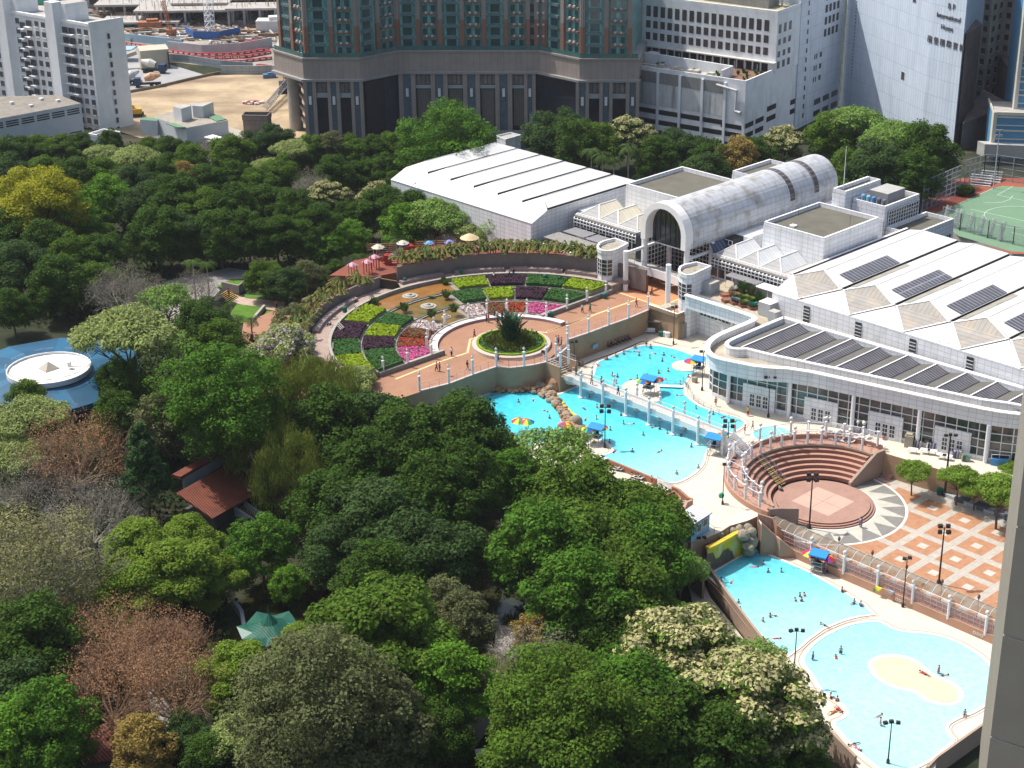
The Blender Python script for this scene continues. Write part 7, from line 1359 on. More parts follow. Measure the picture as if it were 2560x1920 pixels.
# footbridge
fb=T('footbridge','long white footbridge on columns with globe lamps, crossing the main pool','bridge',(*XY(187.8,-168),ZD)); WB=M('bridge_white',(.7,.71,.72),.6,.04); BD=M('bridge_deck',(.5,.47,.43),.8,.08)
mb=MB(); mb.bst(187.0,188.8,-184.7,-149.5,6.35,6.62,0,0); mb.build('deck',BD,fb)
for s_ in (186.85,188.95):
 mb=MB(); mb.band([XY(s_,-184.7),XY(s_,-149.5)],.16,6.0,6.95,0); mb.build('side_beam',WB,fb)
 mb=MB(); mb.path([W(s_,-184.7,7.65),W(s_,-149.5,7.65)],.045,4)
 for k in range(50): x,y=XY(s_,-184.7+k*.72); mb.tube((x,y,6.9),(x,y,7.65),.025,n=3,cap=False)
 mb.build('handrail',WB,fb)
mb=MB()
for k in range(9): t=-184.7+k*1.0; mb.bst(187.2,188.6,t,t+1,5.9-.0*k if k>3 else 5.2+.2*k,6.35,0)
mb.build('haunch',WB,fb)
for s_ in (186.55,189.25):
 for t in (-180.4,-175.3,-170.1,-165.0,-159.8,-154.6):
  x,y=XY(s_,t); mb=MB(); mb.tube((x,y,3.9),(x,y,8.3),.23,n=10); mb.lathe((x,y,3.9),[(.5,0),(.5,.3),(.25,.5)],10); col=mb.build('column',CW,fb); mb=MB(); mb.tube((x,y,8.3),(x,y,8.6),.05,n=5); mb.ball((x,y,8.85),.27,10); mb.build('lamp',M('lamp_globe_grey',(.5,.5,.48),.3,.1,metal=.2),col,smooth=True)
for s_,t,h in ((186.55,-149.6,8.4),(189.25,-149.4,8.4)):
 x,y=XY(s_,t); mb=MB(); mb.tube((x,y,3.9),(x,y,h),.24,n=10); col=mb.build('column',CW,fb); mb=MB(); mb.tube((x,y,h),(x,y,h+.3),.05,n=5); mb.ball((x,y,h+.55),.27,10); mb.build('lamp',M('lamp_globe_grey',(0,0,0)),col,smooth=True)
mb=MB()
for k in range(14): mb.bst(187.0,188.8,-149.5+k*.3,-149.2+k*.3,4,6.5-.16*k,0,1)
mb.build('end_steps',[STOP,WB],fb)
for s_ in (186.85,188.95): mb=MB(); mb.beam(W(s_,-149.5,6.4),W(s_,-145.3,4.4),.15,1.0); mb.build('stair_cheek',WB,fb)
# rocks
ROCK=M('boulder_grey',(.3,.265,.2),.95,.2,.8,dirt=(.18,.15,.11),dscale=(.8,.8,.8),damt=.6,bump=.5); ROCKB=M('rock_brown',(.33,.19,.11),.95,.3,1.2,dirt=(.45,.33,.2),dscale=(1.2,1.2,1.2),damt=.6,bump=.4)
bpl=[]
for i,(x,y,w_,h,l_) in enumerate(((412,365,46,34,'leftmost on the ledge'),(470,352,40,30,'second from the left'),(492,325,36,26,'small one behind the second'),(555,335,58,34,'wide one in the back row'),(583,312,34,24,'small high one'),(645,345,50,40,'with green moss in front'),(650,305,46,30,'at the back, left of the pair'),(705,325,40,34,'between the back pair'),(722,308,44,30,'at the back, right of the pair'),(770,345,60,38,'long one right of the mossy one'),(812,358,44,34,'before the wall corner'),(865,378,40,36,'last grey one before the brown rocks'),(885,460,50,30,'flat grey one among the brown rocks'),(920,490,44,32,'grey one beside the yellow rim, upper'),(1000,590,50,36,'grey one below the yellow rim'),(1040,612,30,26,'small dark one near the big round rock'),(1070,645,58,56,'big round one at the lower end'),(330,330,30,24,'small one beside the steps'),(372,335,28,22,'small one at the foot of the promenade wall'))):
 p=G(*z6(x,y),ZD+.7); k=.31646*math.dist(p,(0,0,CAMZ))/FP; r=w_*k; mb=MB(); mb.ball((p[0],p[1],ZD+h*k*.55),r,14,sz=min(1,h/w_*1.05),jit=.05,rg=rp,sx=1,sy=.8); mb.build('boulder',ROCK,label='grey beige boulder of the lagoon rim, '+l_,cat='boulder',loc=(p[0],p[1],ZD),group='boulders of the lagoon rim',smooth=True)
mb=MB(); pathr=[(380,385),(480,390),(600,385),(700,385),(780,400),(860,440),(910,490),(955,545),(985,600),(1010,650),(1050,690),(1090,720),(1050,760),(1010,740)]
for _ in range(420):
 i=rp.randrange(len(pathr)-1); f=rp.random(); x=pathr[i][0]*(1-f)+pathr[i+1][0]*f+rp.uniform(-34,34); y=pathr[i][1]*(1-f)+pathr[i+1][1]*f+rp.uniform(-22,22); p=G(*z6(x,y),ZD+.3); r=rp.uniform(.22,.6); mb.ball((p[0],p[1],ZD+rp.uniform(.1,.9)),r,7,m=0 if rp.random()<.75 else 1,sz=.7,jit=.2,rg=rp)
mb.build('rocks',[ROCKB,ROCK],label='band of small brown rocks dividing the lagoon from the main pool',cat='rocks',kind='stuff')
mb=MB(); mb.band([G(*z6(*q),ZD+.2)[:2] for q in ((905,437),(935,460),(970,500),(1000,540),(1030,575),(1072,602))],.55,ZD-.05,ZD+.35); mb.build('yellow_rim',M('rim_yellow',(.68,.48,.04),.6,.08),label='yellow curved rim between brown rocks and main pool',cat='pool rim',loc=(*G(*z6(905,437),ZD)[:2],ZD))
for x,y,r,l_ in ((1105,740,1.5,'brown rock mound at the lower end of the rock band'),(1140,730,1.0,'squarish brown rock beside the parasol deck'),(900,350,1.6,'rough brown rock mound against the promenade wall corner'),(930,320,1.4,'pinkish rock mound under the bridge start')):
 p=G(*z6(x,y),ZD+.8); mb=MB(); mb.ball((p[0],p[1],ZD+.7),r,14,sz=.9,jit=.13,rg=rp); mb.build('rock_mound',ROCKB if x!=1105 else M('rock_grey_brown',(.27,.2,.15),.95,.3,1.2,bump=.5),label=l_,cat='rock',loc=(p[0],p[1],ZD))
# waterfall wall
wf=T('waterfall_wall','bright yellow sloping waterfall wall at the head of the lower pool','waterfall',G(*zW(1000,1000),ZL));
top=[(885,812),(1000,770),(1150,690),(1290,612),(1350,575),(1440,530)]; bot=[(900,1100),(1060,1095),(1160,1020),(1300,960),(1420,920),(1560,840)]
YW=M('waterfall_yellow',(.55,.42,.02),.5,.2,.8,dirt=(.62,.62,.5),dscale=(1.2,1.2,.15),damt=.8)
TP_=[G(*zW(*q),3.1) for q in top]; BT_=[G(*zW(*q),ZL+.1) for q in bot]; mb=MB()
for i in range(5): mb.face([BT_[i],BT_[i+1],TP_[i+1],TP_[i]],0); mb.face([TP_[i],TP_[i+1],(TP_[i+1][0],TP_[i+1][1]+.9,3.15),(TP_[i][0],TP_[i][1]+.9,3.15)],1)
mb.build('slope',[YW,M('rim_yellow',(0,0,0))],wf); mb=MB(); mb.band([(p[0],p[1]+.5) for p in TP_],.7,3.0,3.45); mb.build('lip',M('rim_yellow',(0,0,0)),wf)
for i,(x,y,r,l_) in enumerate(((930,650,80,'low left one of the back row'),(985,610,75,'second of the back row'),(1100,545,80,'third of the back row'),(1180,480,90,'fourth of the back row'),(1280,420,85,'highest of the back row'),(1330,470,70,'behind the yellow lip, right'),(1440,440,90,'round one above the right end'),(1510,540,110,'large pale one at the right end'),(1590,420,90,'behind the large pale one'),(1660,480,85,'against the stair wall'),(1600,660,95,'lower one at the right end'),(1560,720,70,'foot of the right end'),(800,770,60,'dark one beside the small lamp'),(850,880,70,'left end one, upper'),(830,1000,80,'left end one, middle'),(880,1130,65,'left end one at the water'),(720,900,80,'flat one by the tan wall'),(1640,760,60,'by the pool corner'),(1530,600,150,'biggest one at the right end'),(1630,640,140,'tall one against the stair wall'),(1600,800,110,'wet one at the pool corner'),(860,960,120,'big one at the left end'),(840,1080,100,'wet one at the left end'))):
 z=3.2 if y<590 else (1.7 if y<780 else .3); p=G(*zW(x,y),z); k=.1447*math.dist(p,(0,0,CAMZ))/FP; mb=MB(); mb.ball(p,r*k,14,sz=.95,jit=.09,rg=rp); mb.build('boulder',ROCK,label='grey boulder framing the yellow waterfall, '+l_,cat='boulder',loc=p,group='boulders framing the waterfall')
mb=MB(); mb.prism([(p[0],p[1]+.3) for p in TP_]+[(p[0],p[1]+3) for p in TP_[::-1]],-3,3.0); mb.build('rock_base',M('rock_dark',(.14,.1,.07),.95,.3,1),wf)
# kiosk
kp=[G(*zK(*q),4.0+2.9) for q in ((1330,978),(1668,1112),(1302,1348),(1028,1190))]; kb=T('kiosk','pale blue pool kiosk with corrugated white roof, above the waterfall','kiosk',(kp[2][0],kp[2][1],ZD))
mb=MB(); mb.prism([p[:2] for p in kp],6.75,6.9,0,1,True); mb.build('roof',[M('corrugated_white',(.62,.63,.65),.5,.06,.5,grid=(.42,50,.06),gcol=(.45,.45,.5)),DARK],kb)
c_=(sum(p[0] for p in kp)/4,sum(p[1] for p in kp)/4); wl=[(c_[0]+(p[0]-c_[0])*.86,c_[1]+(p[1]-c_[1])*.86) for p in kp]; mb=MB(); mb.prism(wl,ZD,6.7,0,0); mb.build('wall',M('kiosk_blue',(.2,.38,.52),.7,.06),kb)
d,n,L=quad_frame(wl[2],wl[1]); n=-n if n.y>0 else n; Fk=Facade(kb,'window',[M('kiosk_window',(.12,.1,.08),.4,.3,2),MUL],.05); Fk.win(wl[2],d,n,L*.42,5.0,.8,1.1,1); Fk.win(wl[2],d,n,L*.75,5.3,1.0,1.0,1); Fk.done()
p=G(*zK(1180,1380),5); mb=MB(); mb.box(p[0]-.4,p[1],5.2,.9,.5,.5,TA); mb.build('aircon_unit',MUL,kb); mb=MB(); q=G(*zK(960,1300),5.5); mb.prism([G(*zK(*u),6.2)[:2] for u in ((830,1330),(1010,1235),(1130,1300),(950,1395))],6.1,6.25,0); mb.build('annex_roof',M('annex_roof',(.5,.53,.54),.6,.15,2),kb)
mb=MB()
for a,b_ in (((1610,1300),(1700,1370)),((1700,1370),(1820,1385)),): p=G(*zK(*a),5);q=G(*zK(*b_),5); [mb.tube((p[0],p[1],z),(q[0],q[1],z),.03,n=3) for z in (4.5,5)]; mb.tube((p[0],p[1],4),(p[0],p[1],5),.04,n=4)
mb.build('gate_rail',DARK,label='thin dark rail beside the blue kiosk',cat='railing',loc=G(*zK(1700,1370),ZD))
# stair block next to kiosk
RB_=M('terracotta_wall',(.35,.17,.11),.85,.1,.5); sb=T('stair_well','terracotta open stair well going down beside the kiosk','stairs',G(*zK(1100,900),ZD))
w_=lambda pts,z:[G(*zK(*q),z)[:2] for q in pts]
mb=MB(); mb.band(w_([(690,895),(1010,752),(1120,868)],5),.3,1,5.1,0); mb.build('back_wall',RB_,sb); mb=MB(); mb.band(w_([(975,660),(1090,712),(1245,850),(1320,880)],5.1),.4,ZD,5.1,0); mb.build('outer_wall',RB_,sb); mb=MB(); mb.band(w_([(1320,885),(1220,915),(1025,1145)],5.2),.4,.5,[5.1,5.1,3.4],0); mb.build('side_wall',M('terracotta_light',(.48,.3,.21),.85,.08),sb)
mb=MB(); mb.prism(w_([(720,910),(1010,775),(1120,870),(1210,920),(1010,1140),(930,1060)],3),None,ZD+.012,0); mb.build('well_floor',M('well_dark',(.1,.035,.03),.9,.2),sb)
mb=MB(); a=G(*zK(1110,880),4.9);b_=G(*zK(950,1065),3.9); mb.beam(a,b_,.5,.15); mb.build('ramp_cheek',M('terracotta_light',(0,0,0)),sb)
for i,(x,y) in enumerate(((1150,912),(1168,940))): p=G(*zK(x,y),4.5); mb=MB(); mb.box(p[0],p[1],4.3,1.2,.35,.2,0); mb.build('step',STOP,sb)
# low walls round the sun terrace
mb=MB(); mb.band([G(*z6(*q),5.0)[:2] for q in ((1100,838),(1172,878))],.35,ZD,5.0); mb.build('terrace_wall',RB_,label='short terracotta wall beside the parasol deck of the main pool',cat='wall',loc=G(*z6(1135,870),ZD))
mb=MB(); mb.band([G(*z6(*q),5.0)[:2] for q in ((1320,937),(1710,1098))],.35,ZD,5.0); mb.build('terrace_wall',RB_,label='long terracotta wall along the lower edge of the main pool',cat='wall',loc=G(*z6(1500,1020),ZD))
ga=T('white_gate','white picket gate at the end of the terracotta pool wall','gate',G(*z6(1775,1150),ZD)); a,b_=G(*z6(1715,1130),ZD),G(*z6(1838,1195),ZD); mb=MB()
for k in range(15): f=k/14; x,y=a[0]+(b_[0]-a[0])*f,a[1]+(b_[1]-a[1])*f; mb.tube((x,y,ZD),(x,y,ZD+1.3),.05,n=4)
for z in (.25,1.0): mb.tube((a[0],a[1],ZD+z),(b_[0],b_[1],ZD+z),.04,n=4)
mb.build('pickets',WHT,ga)
rail([G(*z6(*q),ZD) for q in ((1180,845),(1185,910),(1250,930),(1320,960))],1.1,'white rail round the parasol deck of the main pool',mat=WHT,base=0,step=.8)
rail([G(*z3(*q),ZD) for q in ((1495,1290),(1480,1250),(1520,1310),(1560,1390),(1640,1450),(1760,1510),(1920,1560))],1.0,'thin grey rail along the curved deck beside the swimming hall',mat=GREY,base=0)
rail([G(*z3(*q),ZD) for q in ((1290,1275),(1475,1285))],1.0,'thin grey rail of the small crossing between island and hall deck',mat=GREY,base=0); mb=MB(); mb.band([G(*z3(*q),ZD)[:2] for q in ((1290,1290),(1478,1298))],.9,ZD+.25,ZD+.35); mb.build('small_footbridge',WB,label='small low footbridge between pool island and hall deck',cat='bridge',loc=G(*z3(1380,1290),ZD))
rail([G(*z6(*q),ZD) for q in ((310,395),(350,385),(435,385))],1.0,'pale rail beside the boulders at the lagoon edge',mat=WHT,base=0)
# black drain lines
mb=MB(); mb.band([G(*z3(*q),ZD)[:2] for q in ((700,1110),(760,1080),(950,1015),(1150,930),(1205,925))],.25,ZD,ZD+.03); mb.band([G(*z3(*q),ZD)[:2] for q in ((1240,930),(1385,965),(1430,945))],.25,ZD,ZD+.03); mb.band([G(*z6(*q),ZD)[:2] for q in ((100,445),(285,365),(335,385))],.25,ZD,ZD+.03); struct('drain_line',mb,DARK)
# deck benches etc at the wall
def flood(px,py,zm,z,topy,lab,kind=4,rad=.1):
 """dark lamp post; topy is where its head shows"""
 bx,by=zm(px,py); p=G(bx,by,z); ty=zm(px,topy)[1]; h=1
 for _ in range(40):
  v=Vector((p[0],p[1],z+h))-Vector((0,0,CAMZ)); yy=960-FP*v.dot(_u2)/v.dot(_fw); h+=(yy-ty)*.03
 o=T('floodlight_post',lab,'lamp post',p,'dark lamp posts'); mb=MB(); mb.tube(p,(p[0],p[1],z+h),rad,rad*.6,8); mb.lathe(p,[(rad*2.2,0),(rad*2,.5),(rad,.7)],8); mb.build('pole',DARK,o)
 if kind==4:
  for dx,dy,dz in ((-.55,.1,.0),(.55,.2,-.05),(-.6,-.2,-.75),(.6,-.1,-.85)): mb=MB(); mb.box(p[0]+dx,p[1]+dy,z+h+dz-.1,.6,.45,.5,rp.uniform(-.4,.4)); mb.build('floodlight',DARK,o)
  mb=MB(); mb.tube((p[0]-.6,p[1],z+h-.1),(p[0]+.6,p[1],z+h-.1),.04,n=4); mb.tube((p[0]-.6,p[1],z+h-.85),(p[0]+.6,p[1],z+h-.85),.04,n=4); mb.build('bracket',DARK,o)
 else:
  for k in range(kind): dx=(k-(kind-1)/2)*.75; mb=MB(); mb.box(p[0]+dx,p[1]+(.15 if k%2 else -.1),z+h-.05,.5,.38,.35,rp.uniform(-.5,.5)); mb.build('floodlight',DARK,o)
  mb=MB(); mb.tube((p[0]-.7,p[1],z+h-.05),(p[0]+.7,p[1],z+h-.05),.035,n=4); mb.build('bracket',DARK,o)
 return o
flood(1302,850,z6,ZD,530,'tall dark floodlight post with four heads on the parasol deck',4); flood(368,760,z6,ZD,620,'dark floodlight post rising from the trees at the lagoon',4); flood(1628,1315,z3,ZD,1010,'dark lamp post on the deck before the curved hall end',2); flood(2150,1525,z3,ZD,1215,'dark lamp post before the first hall doors',3); flood(1402,950,z3,ZD,660,'dark lamp post in the corner of the promenade wall',2,.08); flood(617,1115,z3,ZD,935,'dark lamp post left of the upper pool',2,.08); flood(387,1245,z3,ZD,1010,'dark lamp post against the round promenade wall',2,.08); flood(1838,1245-5,lambda x,y:(x,y),ZD,1030,'x',2) if 0 else None
flood(162,930,zA,ZD,705,'dark floodlight post at the bridge end above the parasol',4); flood(128,1275,zA,ZD,1000,'thin dark post with green box beside the arena outer wall',1,.08); flood(727,1440,zA,0,1075,'big dark floodlight mast in front of the round stage',4,.14); flood(1662,1215,zA,0,800,'big dark mast beside the plaza wall and trees',3,.2); flood(1268,795,zC,0,170,'big dark floodlight mast on the chequered plaza',4,.15)
flood(870,1050,zC,ZL,520,'lamp post with two arms on the lower pool deck by the glazed walk',2,.1); flood(790,1203,zB,ZL,895,'dark floodlight post between the two lower pools',3,.1); flood(1350,1680,zB,ZL,1440,'dark floodlight post with three heads at the bottom edge',3,.1); flood(775,1000,zW,ZL+1,600,'small dark lamp post at the left end of the waterfall',2,.08); flood(738,1265,zW,-2,1,'x') if 0 else None
mb=MB(); p=G(*zA(120,1225),ZD+1); mb.ball((p[0],p[1],ZD+1.3),.45,8,jit=.1,rg=rp); mb.build('green_post_box',M('net_green',(.03,.3,.15),.6,.1),label='green bag hanging on the thin post beside the arena wall',cat='bag',loc=(p[0],p[1],ZD+1))
for x,y,l_ in ((1480,905,'left double globe lamp before the hall doors'),(1915,965+0,'right double globe lamp before the hall doors')):
 pass
zV=Zm(1780,1040,420,2177.0)
for x,y,l_ in ((1485,210,'double globe lamp behind the arena, left'),(1915,260,'double globe lamp behind the arena, right')):
 p=G(*zV(x,y),ZD); o=T('globe_lamp',l_,'lamp post',p); mb=MB(); mb.tube(p,(p[0],p[1],ZD+2.2),.06,n=6); mb.tube((p[0]-.45,p[1],ZD+2.2),(p[0]+.45,p[1],ZD+2.2),.04,n=4); mb.build('pole',DARK,o)
 for s_ in (-.45,.45): mb=MB(); mb.ball((p[0]+s_,p[1],ZD+2.5),.26,10); mb.build('globe',M('lamp_globe',(0,0,0)),o,smooth=True)
# parasols and lifeguard stands
PC=[M('parasol_'+k,c,.6,.05) for k,c in (('red',(.55,.02,.06)),('yellow',(.65,.55,.04)),('green',(.05,.35,.08)),('blue',(.02,.12,.5)),('orange',(.65,.22,.03)),('purple',(.2,.04,.25)))]
ps=T('parasol','parasol','parasol',(0,0,0)); mb=MB(); n=8
for k in range(n):
 a,b_=6.283*k/n,6.283*(k+1)/n; q=lambda r,z,w_:(r*math.cos(w_),r*math.sin(w_),z); m_=k%6
 mb.face([q(1.35,2.0,a),q(1.35,2.0,b_),q(.75,2.4,b_),q(.75,2.4,a)],m_); mb.face([q(.75,2.4,a),q(.75,2.4,b_),(0,0,2.58)],m_)
mb.build('canopy',PC,ps); mb=MB(); mb.tube((0,0,0),(0,0,2.7),.035,n=5); mb.build('pole',WHT,ps); psP=Proto(ps)
lg=T('lifeguard_stand','stand','lifeguard stand',(0,0,0)); mb=MB()
for x in (-.8,.8):
 for y in (-.8,.8): mb.tube((x,y,0),(x*.8,y*.8,2.0),.05,n=4)
mb.build('legs',GREY,lg); mb=MB(); mb.box(0,0,1.3,1.7,1.7,.12); mb.build('platform',GREY,lg); mb=MB(); mb.box(0,0,1.42,.6,.6,.45); mb.box(0,.3,1.8,.6,.08,.6); mb.build('chair',DARK,lg); mb=MB(); mb.path([(-.8,-.8,1.9),(.8,-.8,1.9),(.8,.8,1.9),(-.8,.8,1.9),(-.8,-.8,1.9)],.035,4); mb.tube((-.9,-.9,.7),(.9,-.9,.7),.03,n=4); mb.tube((-1.2,-1.1,0),(-.5,-.8,1.4),.04,n=4); mb.tube((-.9,-1.2,0),(-.3,-.8,1.4),.04,n=4); mb.build('ladder_rail',MUL,lg)
mb=MB(); mb.face([(-1.3,-.9,3.0),(1.3,-.9,2.95),(1.3,.9,3.2),(-1.3,.9,3.25)]); mb.face([(-1.3,-.9,3.0),(-1.3,-.9,2.8),(1.3,-.9,2.75),(1.3,-.9,2.95)]); mb.build('blue_awning',M('awning_blue',(.03,.25,.6),.5,.05),lg); mb=MB(); mb.tube((-.9,.7,1.9),(-.9,.7,3.2),.03,n=4); mb.tube((.9,.7,1.9),(.9,.7,3.1),.03,n=4); mb.build('awning_post',GREY,lg); lgP=Proto(lg)
for x,y,zm,z,l_,par in ((1235,820,z6,ZD,'on the small deck of the main pool',((28,-20),(-60,-5))),(2160,900,z6,ZD,'by the bridge end',((70,-40),)),(1205,1345,z3,ZD,'on the pool island behind the bridge',((60,-10),(-40,0))),(1600,1190,z3,ZD,'on the hall deck beside the round island',((-60,-5),)),(935,545,zB,ZL,'beside the lower pool at the glazed walk',((-45,-20),(45,5)))):
 p=G(*zm(x,y),z); lgP.put(p,-.5,1,'lifeguard stand with blue awning '+l_,'lifeguard stands')
 for j,(dx,dy) in enumerate(par): q=G(*zm(x+dx,y+dy),z); psP.put((q[0],q[1],z+.4),rp.uniform(0,6),1.0,'parasol %s the lifeguard stand '%('right of' if dx>0 else 'left of')+l_,'multicoloured parasols')
for x,y,l_ in ((990,760,'standing alone on the rock band'),(625,730,'left one in front of the trees at the lagoon'),(685,738,'right one in front of the trees at the lagoon')): p=G(*z6(x,y),ZD); psP.put(p,rp.uniform(0,6),1,'multicoloured parasol '+l_,'multicoloured parasols')
# loungers
lo_=T('sun_lounger','x','sun lounger',(0,0,0)); mb=MB(); mb.box(0,0,.3,1.3,.6,.07); mb.face([(.65,-.3,.37),(.65,.3,.37),(1.1,.3,.75),(1.1,-.3,.75)]); mb.face([(.68,-.3,.3),(.68,.3,.3),(1.13,.3,.69),(1.13,-.3,.69)][::-1]); mb.build('bed',WHT,lo_)
for x in (-.5,.55):
 for y in (-.25,.25): mb=MB(); mb.tube((x,y,0),(x,y,.3),.03,n=4); mb.build('leg',WHT,lo_)
loP=Proto(lo_); nth2_=lambda i:(nth+['seventeenth','eighteenth','nineteenth','twentieth'])[i]
zY=Zm(1780,1040,420,2177.0)
for i_,(x,y) in enumerate(((1440,215),(1500,230),(1560,225),(1630,215),(1690,225),(1560,320),(1620,330),(1700,350),(1760,355),(1800,330),(1850,345),(1790,255),(1850,260),(1880,310),(1930,320),(1980,345),(1950,285),(2060,400),(2120,380),(2160,420))):
 p=G(*zY(x,y),ZD); loP.put(p,-.45+rp.uniform(-.3,.3),1,'white sun lounger behind the arena rim, %s row, %s from the left'%(('back','front')[y>290],nth2_(i_)),'sun loungers behind the arena')
for x,y,l_ in ((1205,960,'left of the pair by the short terracotta wall'),(1240,970,'right of the pair by the short terracotta wall'),(1370,1025,'with a grey frame, left, in the middle of the sun terrace'),(1405,1030,'with a grey frame, right, in the middle of the sun terrace'),(1530,1090,'beside two sitting people against the long wall'),(1565,1100,'under a person in yellow against the long wall'),(1290,1145,'half under the thin tree')): p=G(*z6(x,y),ZD); loP.put(p,-.5,1,'white sun lounger '+l_,'sun loungers on the sun terrace')
# stacked chairs & tables outside the hall
TB_=[M('stack_'+k,c,.6,.1) for k,c in (('blue',(.05,.08,.3)),('white',(.6,.6,.6)),('tan',(.45,.35,.25)),('green',(.25,.35,.3)))]
for x,y,l_,c1 in ((560,970,'left',0),(770,1010,'second',1),(1170,1130,'third',0),(1310,1180,'right',3)):
 p=G(*f4(x,y),ZD); o=T('stacked_deck_chairs','stack of folded deck chairs outside the hall, %s of four'%l_,'chairs',p);
 for k in range(9): mb=MB(); a=k*.14-.6; mb.tube((p[0]+a,p[1]-.05*k,ZD+.1),(p[0]+a+.1,p[1]-.05*k,ZD+1.15+.1*math.sin(k)),.1,n=5); mb.face([(p[0]+a,p[1]-.35,ZD+.1),(p[0]+a,p[1]+.35,ZD+.1),(p[0]+a+.06,p[1]+.3,ZD+1.25),(p[0]+a+.06,p[1]-.3,ZD+1.25)]); mb.build('chair',TB_[(c1+k)%3 if c1!=3 else 3],o)
for x,y,l_ in ((500,1060,'first'),(690,1070,'second'),(800,1085,'third'),(940,1150,'fourth'),(1030,1165,'fifth')):
 p=G(*f4(x,y),ZD); o=T('folding_table','white folding table outside the hall, %s from the left'%l_,'table',p); mb=MB(); mb.box(p[0],p[1],ZD+.72,1.5,.8,.05,-.4); mb.build('top',WHT,o)
 for dx in (-.6,.6):
  for dy in (-.3,.3): mb=MB(); mb.tube((p[0]+dx,p[1]+dy,ZD),(p[0]+dx*.8,p[1]+dy*.8,ZD+.72),.025,n=4); mb.build('leg',GREY,o)
p=G(*f4(440,960),ZD); mb=MB(); mb.box(p[0],p[1],ZD,1.3,1.1,2.0,-.4); mb.box(p[0],p[1]+.1,ZD+2,1.0,.9,.25,-.4); mb.build('beige_cabinet',M('cabinet_beige',(.36,.33,.25),.7,.1),label='tall beige cabinet against the hall between the third and fourth doors',cat='cabinet',loc=p)
p=G(*f4(1830,1250),ZD); o=T('blue_ticket_frame','blue framed stand at the right end of the hall front','stand',p); mb=MB(); mb.box(p[0],p[1],ZD,2.6,.6,1.1,-.3); mb.build('body',M('stand_blue',(.07,.25,.5),.5,.1),o); mb=MB(); mb.path([(p[0]-1.3,p[1],ZD+1.1),(p[0]-1.3,p[1],ZD+1.9),(p[0]+1.3,p[1]-.4,ZD+1.9),(p[0]+1.3,p[1]-.4,ZD+1.1)],.05,4); mb.build('frame',MUL,o)
# benches along the promenade wall
CHD=M('bench_dark',(.05,.06,.07),.6,.2)
for i in range(7):
 p=G(*z3(885+i*27,965-i*10),ZD); o=T('deck_chair','dark deck chair in the row against the promenade wall, %s from the left'%nth[i],'chair',p,'dark chairs against the promenade wall'); mb=MB(); mb.box(p[0],p[1],ZD+.35,.65,.6,.08,TA); mb.build('seat',CHD,o); mb=MB(); mb.box(p[0]-.1,p[1]+.3,ZD+.4,.65,.1,.8,TA); mb.build('backrest',CHD,o)
 mb=MB(); [mb.tube((p[0]+dx,p[1]+dy,ZD),(p[0]+dx,p[1]+dy,ZD+.36),.03,n=4) for dx in (-.25,.25) for dy in (-.2,.2)]; mb.build('legs',CHD,o)
p=G(*z3(720,1035),ZD); o=T('deck_chair','single dark lounge chair left of the blue notice','chair',p); mb=MB(); mb.box(p[0],p[1],ZD+.35,1.0,.6,.08,.3); mb.build('seat',CHD,o); mb=MB(); mb.box(p[0]-.4,p[1],ZD+.4,.1,.6,.8,.3); mb.build('backrest',CHD,o)
p=G(*z3(1215,865),ZD); o=T('bus_shelter_bench','white bench under a small grey canopy frame at the wall','bench',p); mb=MB(); mb.box(p[0],p[1],ZD+.4,2.0,.5,.08,-.2); mb.build('seat',WHT,o); mb=MB(); mb.box(p[0],p[1]+.3,ZD+.5,2.0,.08,.5,-.2); mb.build('backrest',WHT,o); mb=MB(); mb.box(p[0]+.4,p[1]+.4,ZD+2.3,3.2,1.2,.08,-.35); mb.build('canopy',M('canopy_brown',(.2,.17,.15),.7,.1),o)
for dx,dy in ((-1,.6),(1.8,-.2),(1.7,.6)): mb=MB(); mb.tube((p[0]+dx,p[1]+dy,ZD),(p[0]+dx,p[1]+dy,ZD+2.3),.05,n=4); mb.build('post',GREY,o)
p=G(*z3(785,975),5.4); mb=MB(); mb.beam((p[0]-.5,p[1]-.4,5.2),(p[0]+.5,p[1]+.55,5.2),.05,.8); mb.build('blue_notice',M('notice_blue',(.25,.4,.55),.5,.15,3),label='small blue white notice board on the promenade wall',cat='notice',loc=(p[0],p[1],5.2))
for x,y,l_,c in ((1335,885,'white drum bin near the lamp post, left',MUL),(1358,892,'white drum bin near the lamp post, right',MUL),(1305,885,'green bin left of the white drum bins',BIN),(672,1120,'brown square drinking fountain left of the upper pool',M('drink_brown',(.25,.17,.11),.8,.1)),(1570,1250,'square stone block below the lifeguard stand of the round island',M('stone_block',(.3,.26,.2),.9,.15,2))): p=G(*z3(x,y),ZD); mb=MB(); mb.lathe(p,[(.5,0),(.5,.9),(.35,.95),(0,.95)],8 if 'drum' in l_ or 'bin' in l_ else 4); mb.build('deck_block' if 'block' in l_ else 'drum',c,label=l_,cat='bin' if 'bin' in l_ else 'block',loc=p)
sd_=T('wall_door','grey roller door in the tan wall return beside the entrance','door',(*XY(219.6,-186.1),ZD)); mb=MB(); mb.bst(218.5,221.0,-185.95,-185.6,ZD,7.0,0); mb.build('door_leaf',M('roller_grey',(.3,.28,.25),.7,.1),sd_)
mb=MB(); mb.band([XY(217.7,-193.2),XY(217.7,-186.2),XY(222,-186.2)],.45,8.4,9.1,0,1); mb.build('entrance_parapet',[COP,TAN],label='white capped tan parapet wall around the entrance forecourt corner',cat='wall',loc=(*XY(217.7,-189),8.4))
